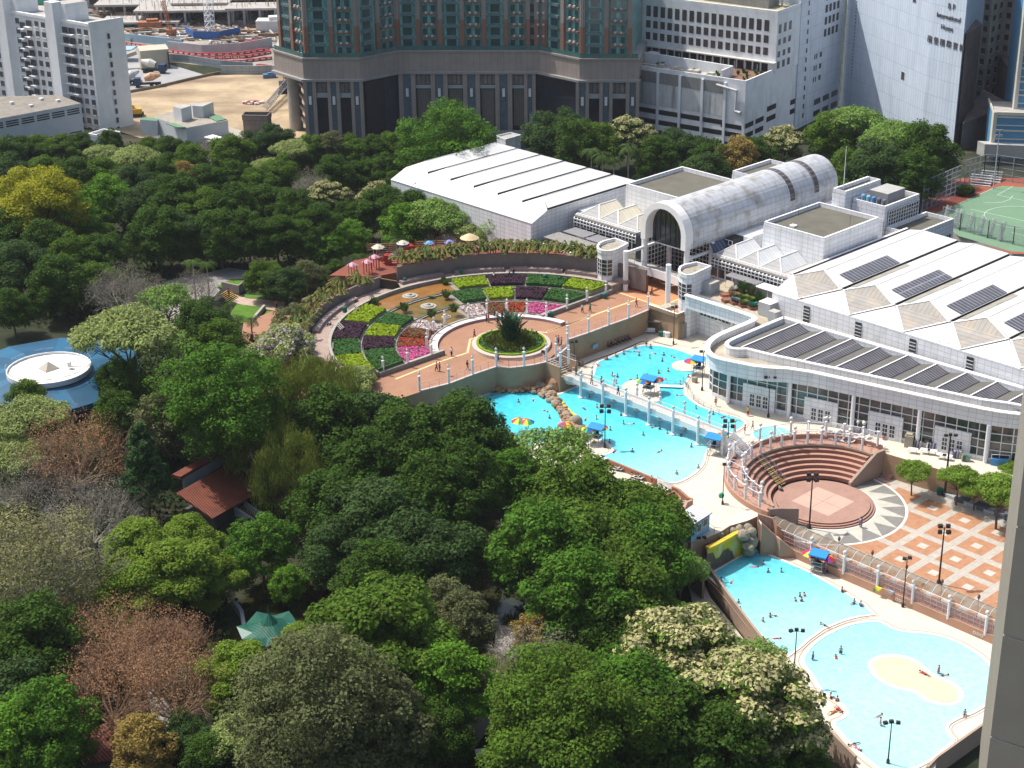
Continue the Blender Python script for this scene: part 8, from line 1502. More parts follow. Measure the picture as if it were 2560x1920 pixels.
tb=G(*f2(420,1300),8.6); mb=MB(); mb.box(tb[0],tb[1],8.5,3.0,1.6,.7,TA); mb.box(tb[0]+1.2,tb[1]+1,8.5,1.0,.8,.9,.2); mb.build('stacked_goods',M('goods_mixed',(.42,.38,.3),.8,.4,3),label='covered pile of goods behind the entrance parapet',cat='goods',loc=(tb[0],tb[1],8.5))
vm=G(*f2(230,1)[:2],8.5); p=G(*z3(975,480),8.5); o=T('vending_machine','turquoise vending machine beside the left stair tower','vending machine',p); mb=MB(); mb.box(p[0],p[1],8.5,1.2,.9,1.9,TA); mb.build('body',M('vend_teal',(.12,.45,.45),.4,.2,2),o); mb=MB(); mb.box(p[0]-.42,p[1]-.35,9.3,.7,.1,.8,TA+.0); mb.build('display',M('vend_white',(.6,.65,.6),.3,.3,3),o)
# beach towels, ladders
for x,y,zm,z,l_ in ((790,515,zB,ZL,'steel pool ladder at the right edge of the lower pool'),(1190,805,zB,ZL,'steel pool ladder at the divider of the lower pools'),(1050,545,zK,ZD,'steel pool ladder at the beach end of the main pool')):
 p=G(*zm(x,y),z); o=T('pool_ladder',l_,'ladder',p)
 for s_ in (-.3,.3): mb=MB(); mb.path([(p[0]+s_,p[1],z),(p[0]+s_,p[1],z+.8),(p[0]+s_+.1,p[1]-.5,z+.8),(p[0]+s_+.1,p[1]-.5,z)],.03,4); mb.build('handrail',MUL,o)
# ================================================================ arena, glazed walk, near building, ball court
SEAT=M('terracotta_step',(.43,.25,.185),.8,.08,.5); RIS=M('terracotta_riser',(.27,.13,.095),.85,.1,.5); STG=M('stage_brick',(.38,.23,.18),.85,.1,.5,grid=(.5,.25,.02,.5),gcol=(.85,.85,.85)); STG2=M('stage_pink',(.52,.35,.28),.8,.05)
ar=T('amphitheatre','terracotta open air amphitheatre with six curved seat tiers round a circular stage','amphitheatre',(ACW[0],ACW[1],0))
for k in range(6):
 r0=7.9+k*.72; z=1.05+k*.55; mb=MB(); P=[apt(r0,a) for a in range(182,359,4)]+[apt(12.6,a) for a in range(358,181,-4)]; mb.prism(P,max(0,z-.6),z,0,1); mb.build('seat_tier',[SEAT,RIS],ar)
mb=MB(); P=[apt(12.3,a) for a in range(180,361,4)]+[apt(15,a) for a in range(360,179,-4)]; mb.prism(P,-.5,4.15,0,1); mb.build('rim_walk',[SEAT,PINK],ar)
mb=MB(); mb.band([apt(12.3,a) for a in range(180,361,4)],.35,4.1,4.4,0,0); mb.build('inner_kerb',M('kerb_brown_pink',(.4,.29,.22),.8,.08),ar)
mb=MB(); mb.band([apt(15.0,a) for a in range(176,361,4)],.35,-1,4.85,0,0); mb.build('outer_wall',PINK if 0 else M('wall_terracotta_pale',(.43,.25,.175),.8,.08,.3),ar)
st=T('round_stage','round terracotta stage with a pale pink square in the middle','stage',(ACW[0],ACW[1],0))
mb=MB()
for r,z in ((7.85,.2),(7.5,.4),(7.1,.6)): mb.prism([apt(r,a) for a in range(0,360,6)],0,z,0,1)
mb.build('platform',[STG,RIS],st)
mb=MB(); h=3.3; mb.prism([XY(AC[0]+a*h,AC[1]+b_*(h+.15)) for a,b_ in ((-1,-1),(1,-1),(1,1),(-1,1))],None,.606,0); mb.build('centre_square',STG2,st)
mb=MB(); mb.band([XY(AC[0]-3.3,AC[1]),XY(AC[0]+3.3,AC[1])],.05,.6,.61); mb.band([XY(AC[0],AC[1]-3.4),XY(AC[0],AC[1]+3.4)],.05,.6,.61); mb.build('joint_lines',RIS,st)
# stairs with yellow edges at the back of the arena
mb=MB()
for k in range(20):
 t0=-132.7-7.6-k*.235; z=.75+k*.172; mb.bst(189.2,191.0,t0-.235,t0,max(0,z-.5),z+.05,1,1); mb.bst(189.2,191.0,t0-.1,t0,z,z+.06,0)
mb.build('stair',[YE,DS],ar)
for s_ in (189.1,190.1,191.1): mb=MB(); mb.path([W(s_,-140.5,1.7),W(s_,-145,5.1)],.03,4); mb.path([W(s_,-140.5,1.35),W(s_,-145,4.75)],.025,4); [mb.tube(W(s_,-140.5-k*.75,.8+k*.57),W(s_,-140.5-k*.75,1.7+k*.57),.03,n=4) for k in range(7)]; mb.build('handrail',GREY,ar)
# end walls
mb=MB(); mb.band([XY(197.6,-133.0),XY(203.2,-132.4),XY(205.2,-132.2)],.5,-.1,[1.1,4.5,4.5],0,0); mb.build('end_wall',M('wall_mauve_brown',(.34,.25,.2),.85,.1,.4),ar); mb=MB(); mb.band([XY(176.5,-132.4),XY(179.2,-132.2),XY(182.6,-131.6)],.5,-.1,[4.6,3.8,2.7],0,0); mb.build('end_wall',M('wall_mauve_brown',(0,0,0)),ar)
for k in range(4): mb=MB(); mb.bst(204.2+k*.35,204.6+k*.35+.1,-131.9,-130.2,0,.25*(k+1),0); mb.build('side_step',SEAT,ar)
# colonnade ring
ACL=mkcol(2.45,lampy='globe'); ACN=(lambda:(lambda r:(MB_plain(r)))(None)) if 0 else None
pr_=T('arena_column','x','column',(0,0,0)); mb=MB(); mb.tube((0,0,0),(0,0,2.45),.2,n=10); mb.tube((0,0,2.4),(0,0,2.5),.24,n=10); mb.build('shaft',CW,pr_); ACp=Proto(pr_)
ri=[191,201,212,223,234,247,259,271,281,291,301,311,321,331,341,351]; rt_=[183,195,207,219,231,243,254,280,291,302,313,324,335,347,357]
nth2=nth+['seventeenth']
for i,a in enumerate(ri): (ACL if i%2==0 else ACp).put((*apt(12.45,a),4.15),0,1,'white column on the inner arena rim, %s from the kiosk side'%nth2[i],'columns on the inner arena rim')
for i,a in enumerate(rt_): (ACL if i%2==1 else ACp).put((*apt(14.75,a),4.7),0,1,'white column on the outer arena rim, %s from the kiosk side'%nth2[i],'columns on the outer arena rim')
for r,A,z0,w_,zt in ((12.45,ri,4.15,'inner',6.5),(14.75,rt_,4.7,'outer',7.0)):
 o=T('arena_railing','white pipe ring and pink railing joining the %s arena columns'%w_,'railing',(*apt(r,A[0]),z0)); mb=MB(); P=[apt(r,a) for a in range(A[0],A[-1]+1,3)]
 mb.path([(*p,zt) for p in P],.06,5); mb.build('top_ring',CW,o); mb=MB()
 for z in (z0+.25,z0+1.0): mb.path([(*p,z) for p in P],.035,4)
 for p in P: mb.tube((*p,z0+.1),(*p,z0+1.0),.03,n=4)
 for i in range(len(P)-1):
  for f in (.33,.66): q=(P[i][0]*(1-f)+P[i+1][0]*f,P[i][1]*(1-f)+P[i+1][1]*f); mb.tube((*q,z0+.25),(*q,z0+1.0),.018,n=3,cap=False)
 mb.build('bars',PINKP,o)
ct=T('pergola_tubes','white tubes crossing between the inner and outer arena columns','pergola',(*apt(13.5,200),6.5))
for a,b_ in ((191,195),(201,207),(212,219),(223,231),(234,231),(247,243),(191,183),(291,291),(311,313),(331,335),(351,347)): mb=MB(); mb.tube((*apt(12.45,a),6.5),(*apt(14.75,b_),7.0),.05,n=5); mb.build('tube',CW,ct)
# stair between the decks
us_=T('deck_stairs','two flight stairs from upper pool deck down to the lower pool','stairs',G(*zQ(250,1290),ZL)); A=[G(*zQ(15,1075),4.0),G(*zQ(215,1265),1.6),G(*zQ(275,1310),1.6),G(*zQ(505,1500),ZL)]
def flight(a,b_,n,wd,root):
 a=Vector(a);b_=Vector(b_);d=Vector((b_.x-a.x,b_.y-a.y,0)); L=d.length; d/=L; q=Vector((d.y,-d.x,0)); q=q if q.y>0 else -q
 mb=MB()
 for k in range(n):
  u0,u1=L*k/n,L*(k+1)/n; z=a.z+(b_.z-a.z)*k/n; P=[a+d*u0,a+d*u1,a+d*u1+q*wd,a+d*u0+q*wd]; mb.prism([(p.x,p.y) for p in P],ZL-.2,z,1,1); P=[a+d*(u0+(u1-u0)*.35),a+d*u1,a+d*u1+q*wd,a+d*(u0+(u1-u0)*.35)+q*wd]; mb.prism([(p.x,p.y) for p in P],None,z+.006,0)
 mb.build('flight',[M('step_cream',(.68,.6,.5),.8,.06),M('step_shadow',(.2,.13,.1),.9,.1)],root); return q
q=flight(A[0],A[1],11,1.9,us_); flight(A[2],A[3],11,1.9,us_); mb=MB(); P=[Vector(A[1]),Vector(A[2]),Vector(A[2])+q*1.9,Vector(A[1])+q*1.9]; mb.prism([(p.x,p.y) for p in P],ZL,1.6,0); mb.build('landing',M('step_cream',(0,0,0)),us_)
TL2=M('terracotta_light2',(.44,.26,.18),.85,.08)
mb=MB(); mb.band([(p[0]-q.x*.2,p[1]-q.y*.2) for p in A],.35,ZL-.3,[4.6,2.3,2.3,-.1],0); mb.build('outer_cheek',TL2,us_); mb=MB(); mb.band([(p[0]+q.x*2.1,p[1]+q.y*2.1) for p in A],.35,ZL-.3,[4.9,4.0,3.4,1.6],0); mb.build('inner_wall',TL2,us_)
for i,j in ((0,1),(2,3)): mb=MB(); a,b_=Vector(A[i])+q*1.85,Vector(A[j])+q*1.85; mb.tube(a+Vector((0,0,.95)),b_+Vector((0,0,.95)),.04,n=4); mb.build('handrail',PINKP,us_)
p=G(*zQ(145,1440),ZL); mb=MB(); mb.box(p[0],p[1],ZL,1.3,1.1,.8,TA); mb.box(p[0]+.1,p[1]+.1,ZL+.8,.4,.4,.2,TA,0); mb.build('brick_box',RB_,label='square terracotta box beside the lower pool stairs',cat='box',loc=p)
# fence wall, covered walk
fw=T('covered_walk','long curved translucent canopy walk with pink mesh screens between plaza and lower pool','walkway',(*FP_(0),0))
mb=MB(); mb.band([FP_(-9,.2),FP_(FL+10,.2)],.35,ZL-.2,.45,0,0); mb.build('base_wall',TL2,fw)
GLC=M('canopy_translucent',(.2,.155,.11),.6,.2,.5,alpha=.72,spec=.1); n=6
zt0,zt1=2.9,2.75
mb=MB()
for k in range(n):
 o0,o1=.3+2.6*k/n,.3+2.6*(k+1)/n; h=lambda o:2.7+.75*math.sin(math.pi*(o-.3)/2.6); a,b_=FP_(-7.5,o0),FP_(FL+10,o0); c,d=FP_(FL+10,o1),FP_(-7.5,o1); mb.face([(*a,h(o0)),(*b_,h(o0)),(*c,h(o1)),(*d,h(o1))])
mb.build('canopy',GLC,fw)
mb=MB(); L_=FL+17
for i in range(int(L_/1.45)):
 u=-7.5+i*1.45
 for k in range(n): o0,o1=.3+2.6*k/n,.3+2.6*(k+1)/n; mb.tube((*FP_(u,o0),h(o0)+.03),(*FP_(u,o1),h(o1)+.03),.022,n=3,cap=False)
mb.path([(*FP_(-7.5,.3),2.7),(*FP_(FL+10,.3),2.7)],.05,4); mb.path([(*FP_(-7.5,2.9),2.7),(*FP_(FL+10,2.9),2.7)],.07,4); mb.build('ribs',CW,fw,kind='stuff')
mb=MB()
u=-3.2
while u<FL+10:
 mb.tube((*FP_(u,.25),.45),(*FP_(u,.25),2.5),.035,n=4); u+=.95
for z in (.6,1.25,1.9,2.5): mb.tube((*FP_(-3.2,.25),z),(*FP_(FL+10,.25),z),.025,n=4)
mb.build('screen_frame',PINKP,fw)
mb=MB(); mb.face([(*FP_(-3.2,.28),.45),(*FP_(FL+10,.28),.45),(*FP_(FL+10,.28),2.5),(*FP_(-3.2,.28),2.5)]); mb.build('mesh_screen',M('mesh_pink',(.42,.27,.24),.7,.1,alpha=.3),fw)
mb=MB(); mb.prism([FP_(-3.2,.45),FP_(FL+10,.45),FP_(FL+10,2.9),FP_(-3.2,2.9)],None,.02); mb.build('floor',M('walk_floor',(.42,.26,.2),.85,.1,grid=(.6,.6,.03)),fw)
WC=mkcol(2.75,'walk_column','globe'); spx=[(700,1415,zQ),(1143,1640,zQ),(215,655,zC),(590,820,zC),(977,990,zC),(1368,1160,zC),(1768,1340,zC)]
us2=[]
for x,y,zm in spx:
 p=G(*zm(x,y),.45); u=(p[0]-fen[0][0])*fd.x+(p[1]-fen[0][1])*fd.y; us2.append(u)
sp=(us2[-1]-us2[2])/4
for i in range(7): WC.put((*FP_(us2[2]+sp*(i-1),.12),.0),0,1.0,'white column with globe lamp on the glazed walk, %s from the arena'%nth[i],'globe lamp columns of the glazed walk')
for i in range(7):
 p=FP_(us2[2]+sp*(i-1.55),3.1); o=T('lantern_post','small brown lantern behind the glazed walk, %s from the arena'%nth[i],'lantern',(*p,0),'brown lanterns along the plaza'); mb=MB(); mb.tube((*p,0),(*p,2.9),.05,n=5); mb.build('pole',DARK,o); mb=MB(); mb.lathe((*p,2.9),[(.08,0),(.2,.25),(.22,.5),(.05,.75)],8); mb.build('lamp',M('lantern_brown',(.2,.11,.08),.6,.1),o)
# wall of the lower pool towards the path
lwz=[p for p in lw[1:-1]];
mb=MB(); mb.band(lwz,.35,ZL-4,ZL+1.0,0,0); mb.build('pool_boundary_wall',M('wall_beige_brown',(.38,.28,.21),.85,.1,.3),label='long brown wall between lower pools and tree belt',cat='wall',loc=(*lwz[1],ZL))
wz=[G(*zW(*q),3.2)[:2] for q in ((440,675),(620,780))]; wz+= [G(*zW(*q),2.4)[:2] for q in ((625,890),(830,1075))]
mb=MB(); mb.band(wz[:2],.35,-4,4.2,0); mb.band(wz[2:],.35,-4,2.2,0); mb.build('pool_boundary_wall',M('wall_beige_brown',(0,0,0)),label='upper stepped piece of the brown wall beside the waterfall',cat='wall',loc=(*wz[0],0))
mb=MB(); mb.band([G(2478,1803,ZL)[:2],G(2342,1900,ZL)[:2],G(2318,1925,ZL)[:2]],.3,ZL-7,ZL+.5,0); mb.build('pool_boundary_wall',M('wall_beige_brown',(0,0,0)),label='low brown wall at the bottom right corner of the shallow pool',cat='wall',loc=(*G(2400,1860,ZL)[:2],ZL))
p=G(2425,1885,-5); pm[2].put((p[0],p[1],-7.5),1,1.3,'low palm at the bottom right corner below the pool wall','park palms')
# retained clutter by plaza wall
mb=MB()
for i in range(9): x,y=XY(206.3,-120+i*1.7); mb.box(x,y,.0,2.2,1.3,.55+.2*(i%2),TA+rp.uniform(-.2,.2)+1.57,i%2)
mb.build('folded_barriers',[M('folded_metal',(.4,.42,.45),.5,.1),M('tarp_grey',(.12,.13,.15),.8,.1)],label='row of folded white barriers and grey covers under the plaza trees',cat='barriers',loc=(*XY(206.3,-114),0))
p=G(*zA(1628,1205),0); o=T('litter_bin','dark green bin at the foot of the big mast by the plaza wall','bin',p,'litter bins'); mb=MB(); mb.lathe(p,[(.42,0),(.45,1.0)],10); mb.build('body',BIN,o); mb=MB(); mb.lathe((p[0],p[1],1.0),[(.47,0),(.3,.2),(0,.25)],10); mb.build('lid',BIN,o)
p=G(*zC(570,880),ZL); o=T('litter_bin','round green bin beside the glazed walk wall','bin',p,'litter bins'); mb=MB(); mb.lathe(p,[(.42,0),(.5,.5),(.42,.9),(0,1.1)],10); mb.build('body',M('bin_bright',(.05,.3,.08),.5,.1),o)
for x,y,l_,c in ((605,850,'yellow towel hung on the glazed walk wall',(.7,.65,.05)),(740,890,'grey and blue clothes on the glazed walk wall',(.3,.35,.4)),(115,570,'white bag on the glazed walk wall',(.75,.75,.75)),(262,640,'light blue bag on the glazed walk wall',(.15,.45,.6))): p=G(*zC(x,y),.45); mb=MB(); mb.box(p[0],p[1],.45,.9 if y>800 else .4,.3,.25,math.atan2(fd.y,fd.x)); mb.box(p[0]-.1,p[1]-.15,.2,.5 if y>800 else .2,.12,.3,math.atan2(fd.y,fd.x)); mb.build('towel' if y>800 else 'bag',M('cloth%d'%x,c,.8,.2,3),label=l_,cat='towel' if y>800 else 'bag',loc=p)
# pictogram notices on the walls
NT=M('notice_white',(.7,.68,.64),.6,.05);
for u,w_ in ((us2[2]+sp*1.55,'between the fourth and fifth columns'),(us2[2]+sp*3.7,'near the last column')):
 a=FP_(u,.0);  o=T('pictogram_notice','three small white pictogram plates on the fence wall '+w_,'notice',(*a,-.1))
 for k in range(3): mb=MB(); p0,p1=FP_(u+k*.55,-.0),FP_(u+k*.55+.42,-.0); e=-.02; P0=FP_(u+k*.55,e);P1=FP_(u+k*.55+.42,e); mb.face([(*P0,-.45),(*P1,-.45),(*P1,.0),(*P0,.0)]); P0=FP_(u+k*.55+.12,e*2);P1=FP_(u+k*.55+.3,e*2); mb.face([(*P0,-.35),(*P1,-.35),(*P1,-.1),(*P0,-.1)],1); mb.build('plate',[NT,M('picto_grey',(.3,.22,.2),.7,.1)],o)
# near building at the right edge, seen from the window
def ray(px,py,Y): d=_r2*((px-1280)/FP)-_u2*((py-960)/FP)+_fw; k=Y/d.y; return Vector((d.x*k,Y,CAMZ+d.z*k))
c=ray(2511,1560,26); dd_=Vector((math.cos(rd(-33)),math.sin(rd(-33)),0)); nn_=Vector((.45,1,0)).normalized()
nb=T('near_building_corner','grey brown metal panelled building corner rising at the right edge of the view','building',(c.x,c.y,0)); NP=M('near_panel',(.33,.305,.26),.45,.05,1.5,metal=.15)
seam=[ray(2501,1587,26).z,ray(2470,1842,26).z,ray(2543,1312,26).z]; hgt=abs(seam[0]-seam[1]); z=seam[0]
zs=[z+hgt*k for k in range(-30,3)]
for i,z in enumerate(zs):
 mb=MB(); P=[c,c+dd_*9,c+dd_*9+nn_*7,c+nn_*.02+dd_*.02+Vector((.3,1,0))*6]; mb.prism([(p.x,p.y) for p in P],z+.02,z+hgt-.02,0);
 if z>CAMZ-25: mb.build('cladding_panel',NP,nb)
 elif i==0:
  mb=MB(); mb.prism([(p.x,p.y) for p in P],-1,CAMZ-25,0); mb.build('lower_cladding',NP,nb)
mb=MB(); P=[c+dd_*.03+nn_*.03,c+dd_*8.9+nn_*.1,c+dd_*8.9+nn_*6.8,c+nn_*5.6+Vector((.3,0,0))]; mb.prism([(p.x,p.y) for p in P],CAMZ-26,zs[-1]+hgt-.05,0); mb.build('inner_core',M('seam_light',(.5,.5,.48),.5,.05),nb)
# ball court
z5=Zm(1860,350)
CG=M('court_green',(.15,.26,.165),.85,.06,.3); CRD=M('court_red',(.3,.09,.055),.85,.08,.3)
q5=lambda pts,z=4:[G(*z5(*p),z)[:2] for p in pts]
sheet('court_red_surface',q5([(1380,360),(1720,300),(2330,300),(2400,900),(2120,900),(1560,700),(1400,560)]),4.0,CRD,2.5,CONC); gpx=q5([(1480,600),(1960,382),(2040,362),(2350,382),(2450,900),(2110,880),(1700,760)]); sheet('court_green_surface',gpx,4.006,CG)
mb=MB();
def cl(pts,wd=.12): mb.band([G(*z5(*p),4)[:2] for p in pts],wd,4.0,4.012)
cl([(1485,600),(1965,382)]); cl([(2000,435),(2125,365)]); cl([(2000,435),(2230,482)]); cl([(1785,545),(2240,645)]); cl([(1680,700),(1480,604)]); cl([(2115,730),(2230,760)])
cc=G(*z5(2200,612),4); mb.band(arc(cc[0],cc[1],8.2,0,360,40),.12,4.0,4.013); cc=G(*z5(2000,430),4); mb.band([G(*z5(*p),4)[:2] for p in ((2122,440),(2100,470),(2040,490),(1960,497),(1890,490))],.12,4,4.012)
struct('court_lines',mb,M('court_white',(.6,.65,.55),.7,.05))
def mesh(pts,h,lab,z=4,step=2.4,rows=4,off=0):
 P=[G(*z5(*p),z) for p in pts]; o=T('mesh_fence',lab,'fence',P[0]); mb=MB(); mc=MB()
 for a,b_ in zip(P,P[1:]):
  a=Vector(a);b_=Vector(b_); n=max(1,round((b_-a).length/step))
  for k in range(n+1): c=a+(b_-a)*k/n; mb.tube(c,c+Vector((0,0,h)),.1,n=4)
  for j in range(rows+1): zz=Vector((0,0,h*j/rows)); mb.tube(a+zz,b_+zz,.06,n=4)
  mc.face([a,b_,b_+Vector((0,0,h)),a+Vector((0,0,h))])
 mb.build('frame',M('fence_grey',(.35,.38,.42),.6,.05),o); mc.build('netting',M('net_grey',(.2,.22,.26),.8,.05,alpha=.3),o)
mesh([(1405,560),(1700,430)],7,'tall mesh fence beside the stair boxes, left of the court',step=2,rows=6); mesh([(1740,355),(1890,310)],6,'tall mesh fence piece behind the bleachers, left',step=2); mesh([(1890,310),(2000,315),(2350,370)],6,'tall mesh fence before the blue banded building',step=4)
mesh([(1560,700),(1700,750),(1920,810),(2120,860),(2400,930)],5,'mesh fence with lattice posts along the roof side of the court',z=3,step=4,rows=2)
for i,(x,y) in enumerate(((1572,700),(1645,725),(1680,735),(1760,758),(1845,785),(1925,808),(2005,832))): p=G(*z5(x,y),3); mb=MB(); lattice(mb,p,(p[0]+.9,p[1]+.2,8.2),.7,7,.06); mb.build('lattice_post',M('post_pale',(.5,.53,.53),.5,.05),label='pale lattice post of the court fence, %s from the left'%nth[i],cat='post',loc=p,group='lattice posts of the court fence')
for x,y,l_ in ((1860,360,'grey bleacher steps, front one by the court corner'),(1940,330,'grey bleacher steps, rear one by the court corner')):
 p=G(*z5(x,y),4); mb=MB()
 for k in range(5): mb.box(p[0]+.3*k,p[1]+.7*k,4+.4*k,5,.6,.15,-.4)
 for k in (-2,2): mb.tube((p[0]+k,p[1]-k*.4,4),(p[0]+k+1.4,p[1]-k*.4+3,6),.05,n=4)
 mb.build('bleachers',M('bleacher_grey',(.45,.47,.48),.6,.05),label=l_,cat='bleachers',loc=p)
for x,y,h,l_ in ((1970,385,14,'tall slim pale mast at the court corner'),(1270,350,7,'pale floodlight mast behind the stair boxes')):
 p=G(*z5(x,y),4); o=T('light_mast',l_,'lamp post',p); mb=MB(); mb.tube(p,(p[0],p[1],4+h),.16,.08,6); mb.build('pole',M('post_pale',(0,0,0)),o); mb=MB(); mb.tube((p[0]-.6,p[1],4+h-.3),(p[0]+.6,p[1],4+h-.3),.05,n=4); mb.build('bracket',GREY,o)
 for dx,dz in ((-.5,0),(.5,0),(-.5,1.2),(.5,1.2)): mb=MB(); mb.box(p[0]+dx,p[1],4+h-.4-dz,.6,.4,.45); mb.build('floodlight',GREY,o)
p=G(*z5(1768,405),4); mb=MB(); mb.lathe(p,[(.5,0),(.55,1.3)],8); mb.build('litter_drum',DARK,label='dark bin on the red court edge',cat='bin',loc=p); p=G(*z5(1735,430),4); mb=MB(); tuft(mb,p,2.2,1.6,700,rp,0,.9,.25); mb.build('round_shrub',REED,label='green shrub bed at the corner of the red court surface',cat='shrub',loc=p)
# ================================================================ people
z1=Zm(780,560);z3=Zm(1240,560);z6=Zm(1100,850);zA=Zm(1760,800,800)
SKIN=M('skin',(.42,.25,.17),.6,.08,5); HAIR=M('hair_black',(.02,.016,.013),.6,.1)
def body(j):
 """one continuous skinned figure from named joints (x,y,z)"""
 V=[];E=[];R=[]
 def add(p,r): V.append(p);R.append(r);return len(V)-1
 pel=add(j['pel'],(.135,.11)); bel=add(j['bel'],(.12,.1)); che=add(j['che'],(.155,.11)); nek=add(j['nek'],(.05,.05)); hd0=add(j['hd0'],(.075,.08)); hd=add(j['hd'],(.085,.095)); E+= [(pel,bel),(bel,che),(che,nek),(nek,hd0),(hd0,hd)]
 for s in 'lr':
  sh=add(j['sh'+s],(.06,.06)); el=add(j['el'+s],(.042,.042)); wr=add(j['wr'+s],(.028,.028)); ha=add(j['ha'+s],(.04,.02)); E+= [(che,sh),(sh,el),(el,wr),(wr,ha)]
  hp_=add(j['hp'+s],(.1,.1)); kn=add(j['kn'+s],(.062,.062)); an=add(j['an'+s],(.04,.04)); to=add(j['to'+s],(.04,.03)); E+= [(pel,hp_),(hp_,kn),(kn,an),(an,to)]
 me=bpy.data.meshes.new('b'); me.from_pydata(V,E,[]); o=bpy.data.objects.new('b',me); COL.objects.link(o); md=o.modifiers.new('s','SKIN'); md.use_smooth_shade=True; o.modifiers.new('u','SUBSURF').levels=1
 for i,v in enumerate(me.skin_vertices[0].data): v.radius=R[i]; v.use_root=(i==0)
 dg=bpy.context.evaluated_depsgraph_get(); e=o.evaluated_get(dg); m=bpy.data.meshes.new_from_object(e); bpy.data.objects.remove(o)
 mb=MB(); mb.v=[tuple(v.co) for v in m.vertices]; mb.f=[tuple(p.vertices) for p in m.polygons]; mb.mi=[0]*len(mb.f)
 for s in 'lr':   # fingers and thumb
  w_,h_=Vector(j['wr'+s]),Vector(j['ha'+s]); d=(h_-w_).normalized(); n=d.orthogonal().normalized()
  for k,l in enumerate((.07,.085,.08,.06)): b_=h_+n*(.018*(k-1.5)); c=b_+d*l*.55; mb.tube(b_-d*.02,c,.009,n=4); mb.tube(c,c+(d*.7+d.cross(n)*.4).normalized()*l*.45,.008,.005,n=4)
  b_=w_+d*.03+n*.03; mb.tube(b_,b_+(d+n*.8).normalized()*.06,.01,.007,n=4)
 hd=Vector(j['hd']); f=Vector(j.get('fw',(0,-1,0))); u=Vector((0,0,1)) if abs(f.z)<.7 else Vector((0,1,0)); sd2=f.cross(u)
 q=hd+f*.095-u*.01; mb.ball(tuple(q),.018,5);
 for e_ in (-1,1): mb.ball(tuple(hd+f*.085+sd2*.035*e_+u*.02),.011,5); mb.ball(tuple(hd+sd2*.09*e_),.02,5)
 return mb
def stand(leg=.0,arm=.1):
 j=dict(pel=(0,0,.93),bel=(0,0,1.08),che=(0,0,1.3),nek=(0,-.01,1.46),hd0=(0,-.02,1.54),hd=(0,-.03,1.62))
 for s,x in (('l',1),('r',-1)):
  j['sh'+s]=(.18*x,0,1.38); j['el'+s]=(.24*x,arm*x,1.12); j['wr'+s]=(.24*x,-.05+arm*x*1.6,.9); j['ha'+s]=(.24*x,-.08+arm*x*1.8,.84); j['hp'+s]=(.09*x,0,.86); j['kn'+s]=(.1*x,-.05-leg*.5*x,.48); j['an'+s]=(.1*x,-leg*x,.08); j['to'+s]=(.11*x,-.13-leg*x,.03)
 return j
def sit():
 j=dict(pel=(0,0,.1),bel=(0,.0,.26),che=(0,.02,.48),nek=(0,-.01,.64),hd0=(0,-.03,.72),hd=(0,-.04,.8))
 for s,x in (('l',1),('r',-1)): j['sh'+s]=(.18*x,.02,.56); j['el'+s]=(.25*x,.1,.32); j['wr'+s]=(.22*x,.02,.12); j['ha'+s]=(.22*x,-.03,.07); j['hp'+s]=(.09*x,-.03,.1); j['kn'+s]=(.12*x,-.4,.28); j['an'+s]=(.12*x,-.65,.02); j['to'+s]=(.12*x,-.76,0)
 return j
def prone(arm=.55,z=0,bend=0):
 j=dict(pel=(0,0,z),bel=(0,-.15,z),che=(0,-.37,z+.01),nek=(0,-.53,z+.03),hd0=(0,-.61,z+.06),hd=(0,-.68,z+.08),fw=(0,-.3,.95) if bend else (0,-.9,.3))
 for s,x in (('l',1),('r',-1)): j['sh'+s]=(.18*x,-.44,z); j['el'+s]=(.3*x,-.44-arm*.4*(1 if x>0 else .2),z); j['wr'+s]=(.32*x,-.5-arm*.9*(1 if x>0 else .1),z); j['ha'+s]=(.32*x,-.55-arm*(1 if x>0 else .1),z); j['hp'+s]=(.09*x,.06,z); j['kn'+s]=(.11*x,.45,z+bend*(x>0)); j['an'+s]=(.13*x,.85,z-.02); j['to'+s]=(.13*x,.97,z-.02)
 return j
PO={'stand':stand(.03,.02),'walk':stand(.24,.12),'sit':sit(),'swim':prone(.55,-.02),'lie':prone(.1,.12,.25)}
def garment(j,kind):
 mb=MB()
 def cap(pts,rs,sx=1):
  for a,b_,r0,r1 in zip(pts,pts[1:],rs,rs[1:]): mb.tube(a,b_,r0,r1,10)
 P=lambda k:Vector(j[k])
 if kind=='shirt': cap([P('pel'),P('bel'),P('che'),P('nek')],[.175,.16,.19,.07]); [cap([P('sh'+s),P('sh'+s)*.4+P('el'+s)*.6],[.08,.065]) for s in 'lr']
 if kind=='trousers': cap([P('bel'),P('pel')],[.14,.165]); [cap([P('hp'+s),P('kn'+s),P('an'+s)],[.12,.085,.06]) for s in 'lr']
 if kind=='shorts': cap([P('bel')*.3+P('pel')*.7,P('pel')],[.15,.165]); [cap([P('hp'+s),P('hp'+s)*.5+P('kn'+s)*.5],[.12,.1]) for s in 'lr']
 if kind=='swimsuit': cap([P('pel'),P('bel'),P('che')],[.16,.145,.18])
 return mb
BM={k:body(j).data('person_'+k,[SKIN],smooth=True) for k,j in PO.items()}
HM={}
for k,j in PO.items(): mb=MB(); h=Vector(j['hd']); f=Vector(j.get('fw',(0,-1,0))); mb.ball(tuple(h-f*.03+Vector((0,0,.03))),.115,10,sz=1.05); HM[k]=mb.data('hair',[HAIR],smooth=True)
GMc={}
CLR={'red':(.45,.03,.04),'black':(.03,.03,.035),'white':(.7,.7,.7),'blue':(.04,.1,.35),'navy':(.02,.03,.1),'yellow':(.65,.5,.05),'orange':(.6,.2,.04),'green':(.05,.22,.08),'pink':(.6,.2,.28),'grey':(.25,.26,.28),'purple':(.2,.08,.25),'teal':(.05,.3,.32)}
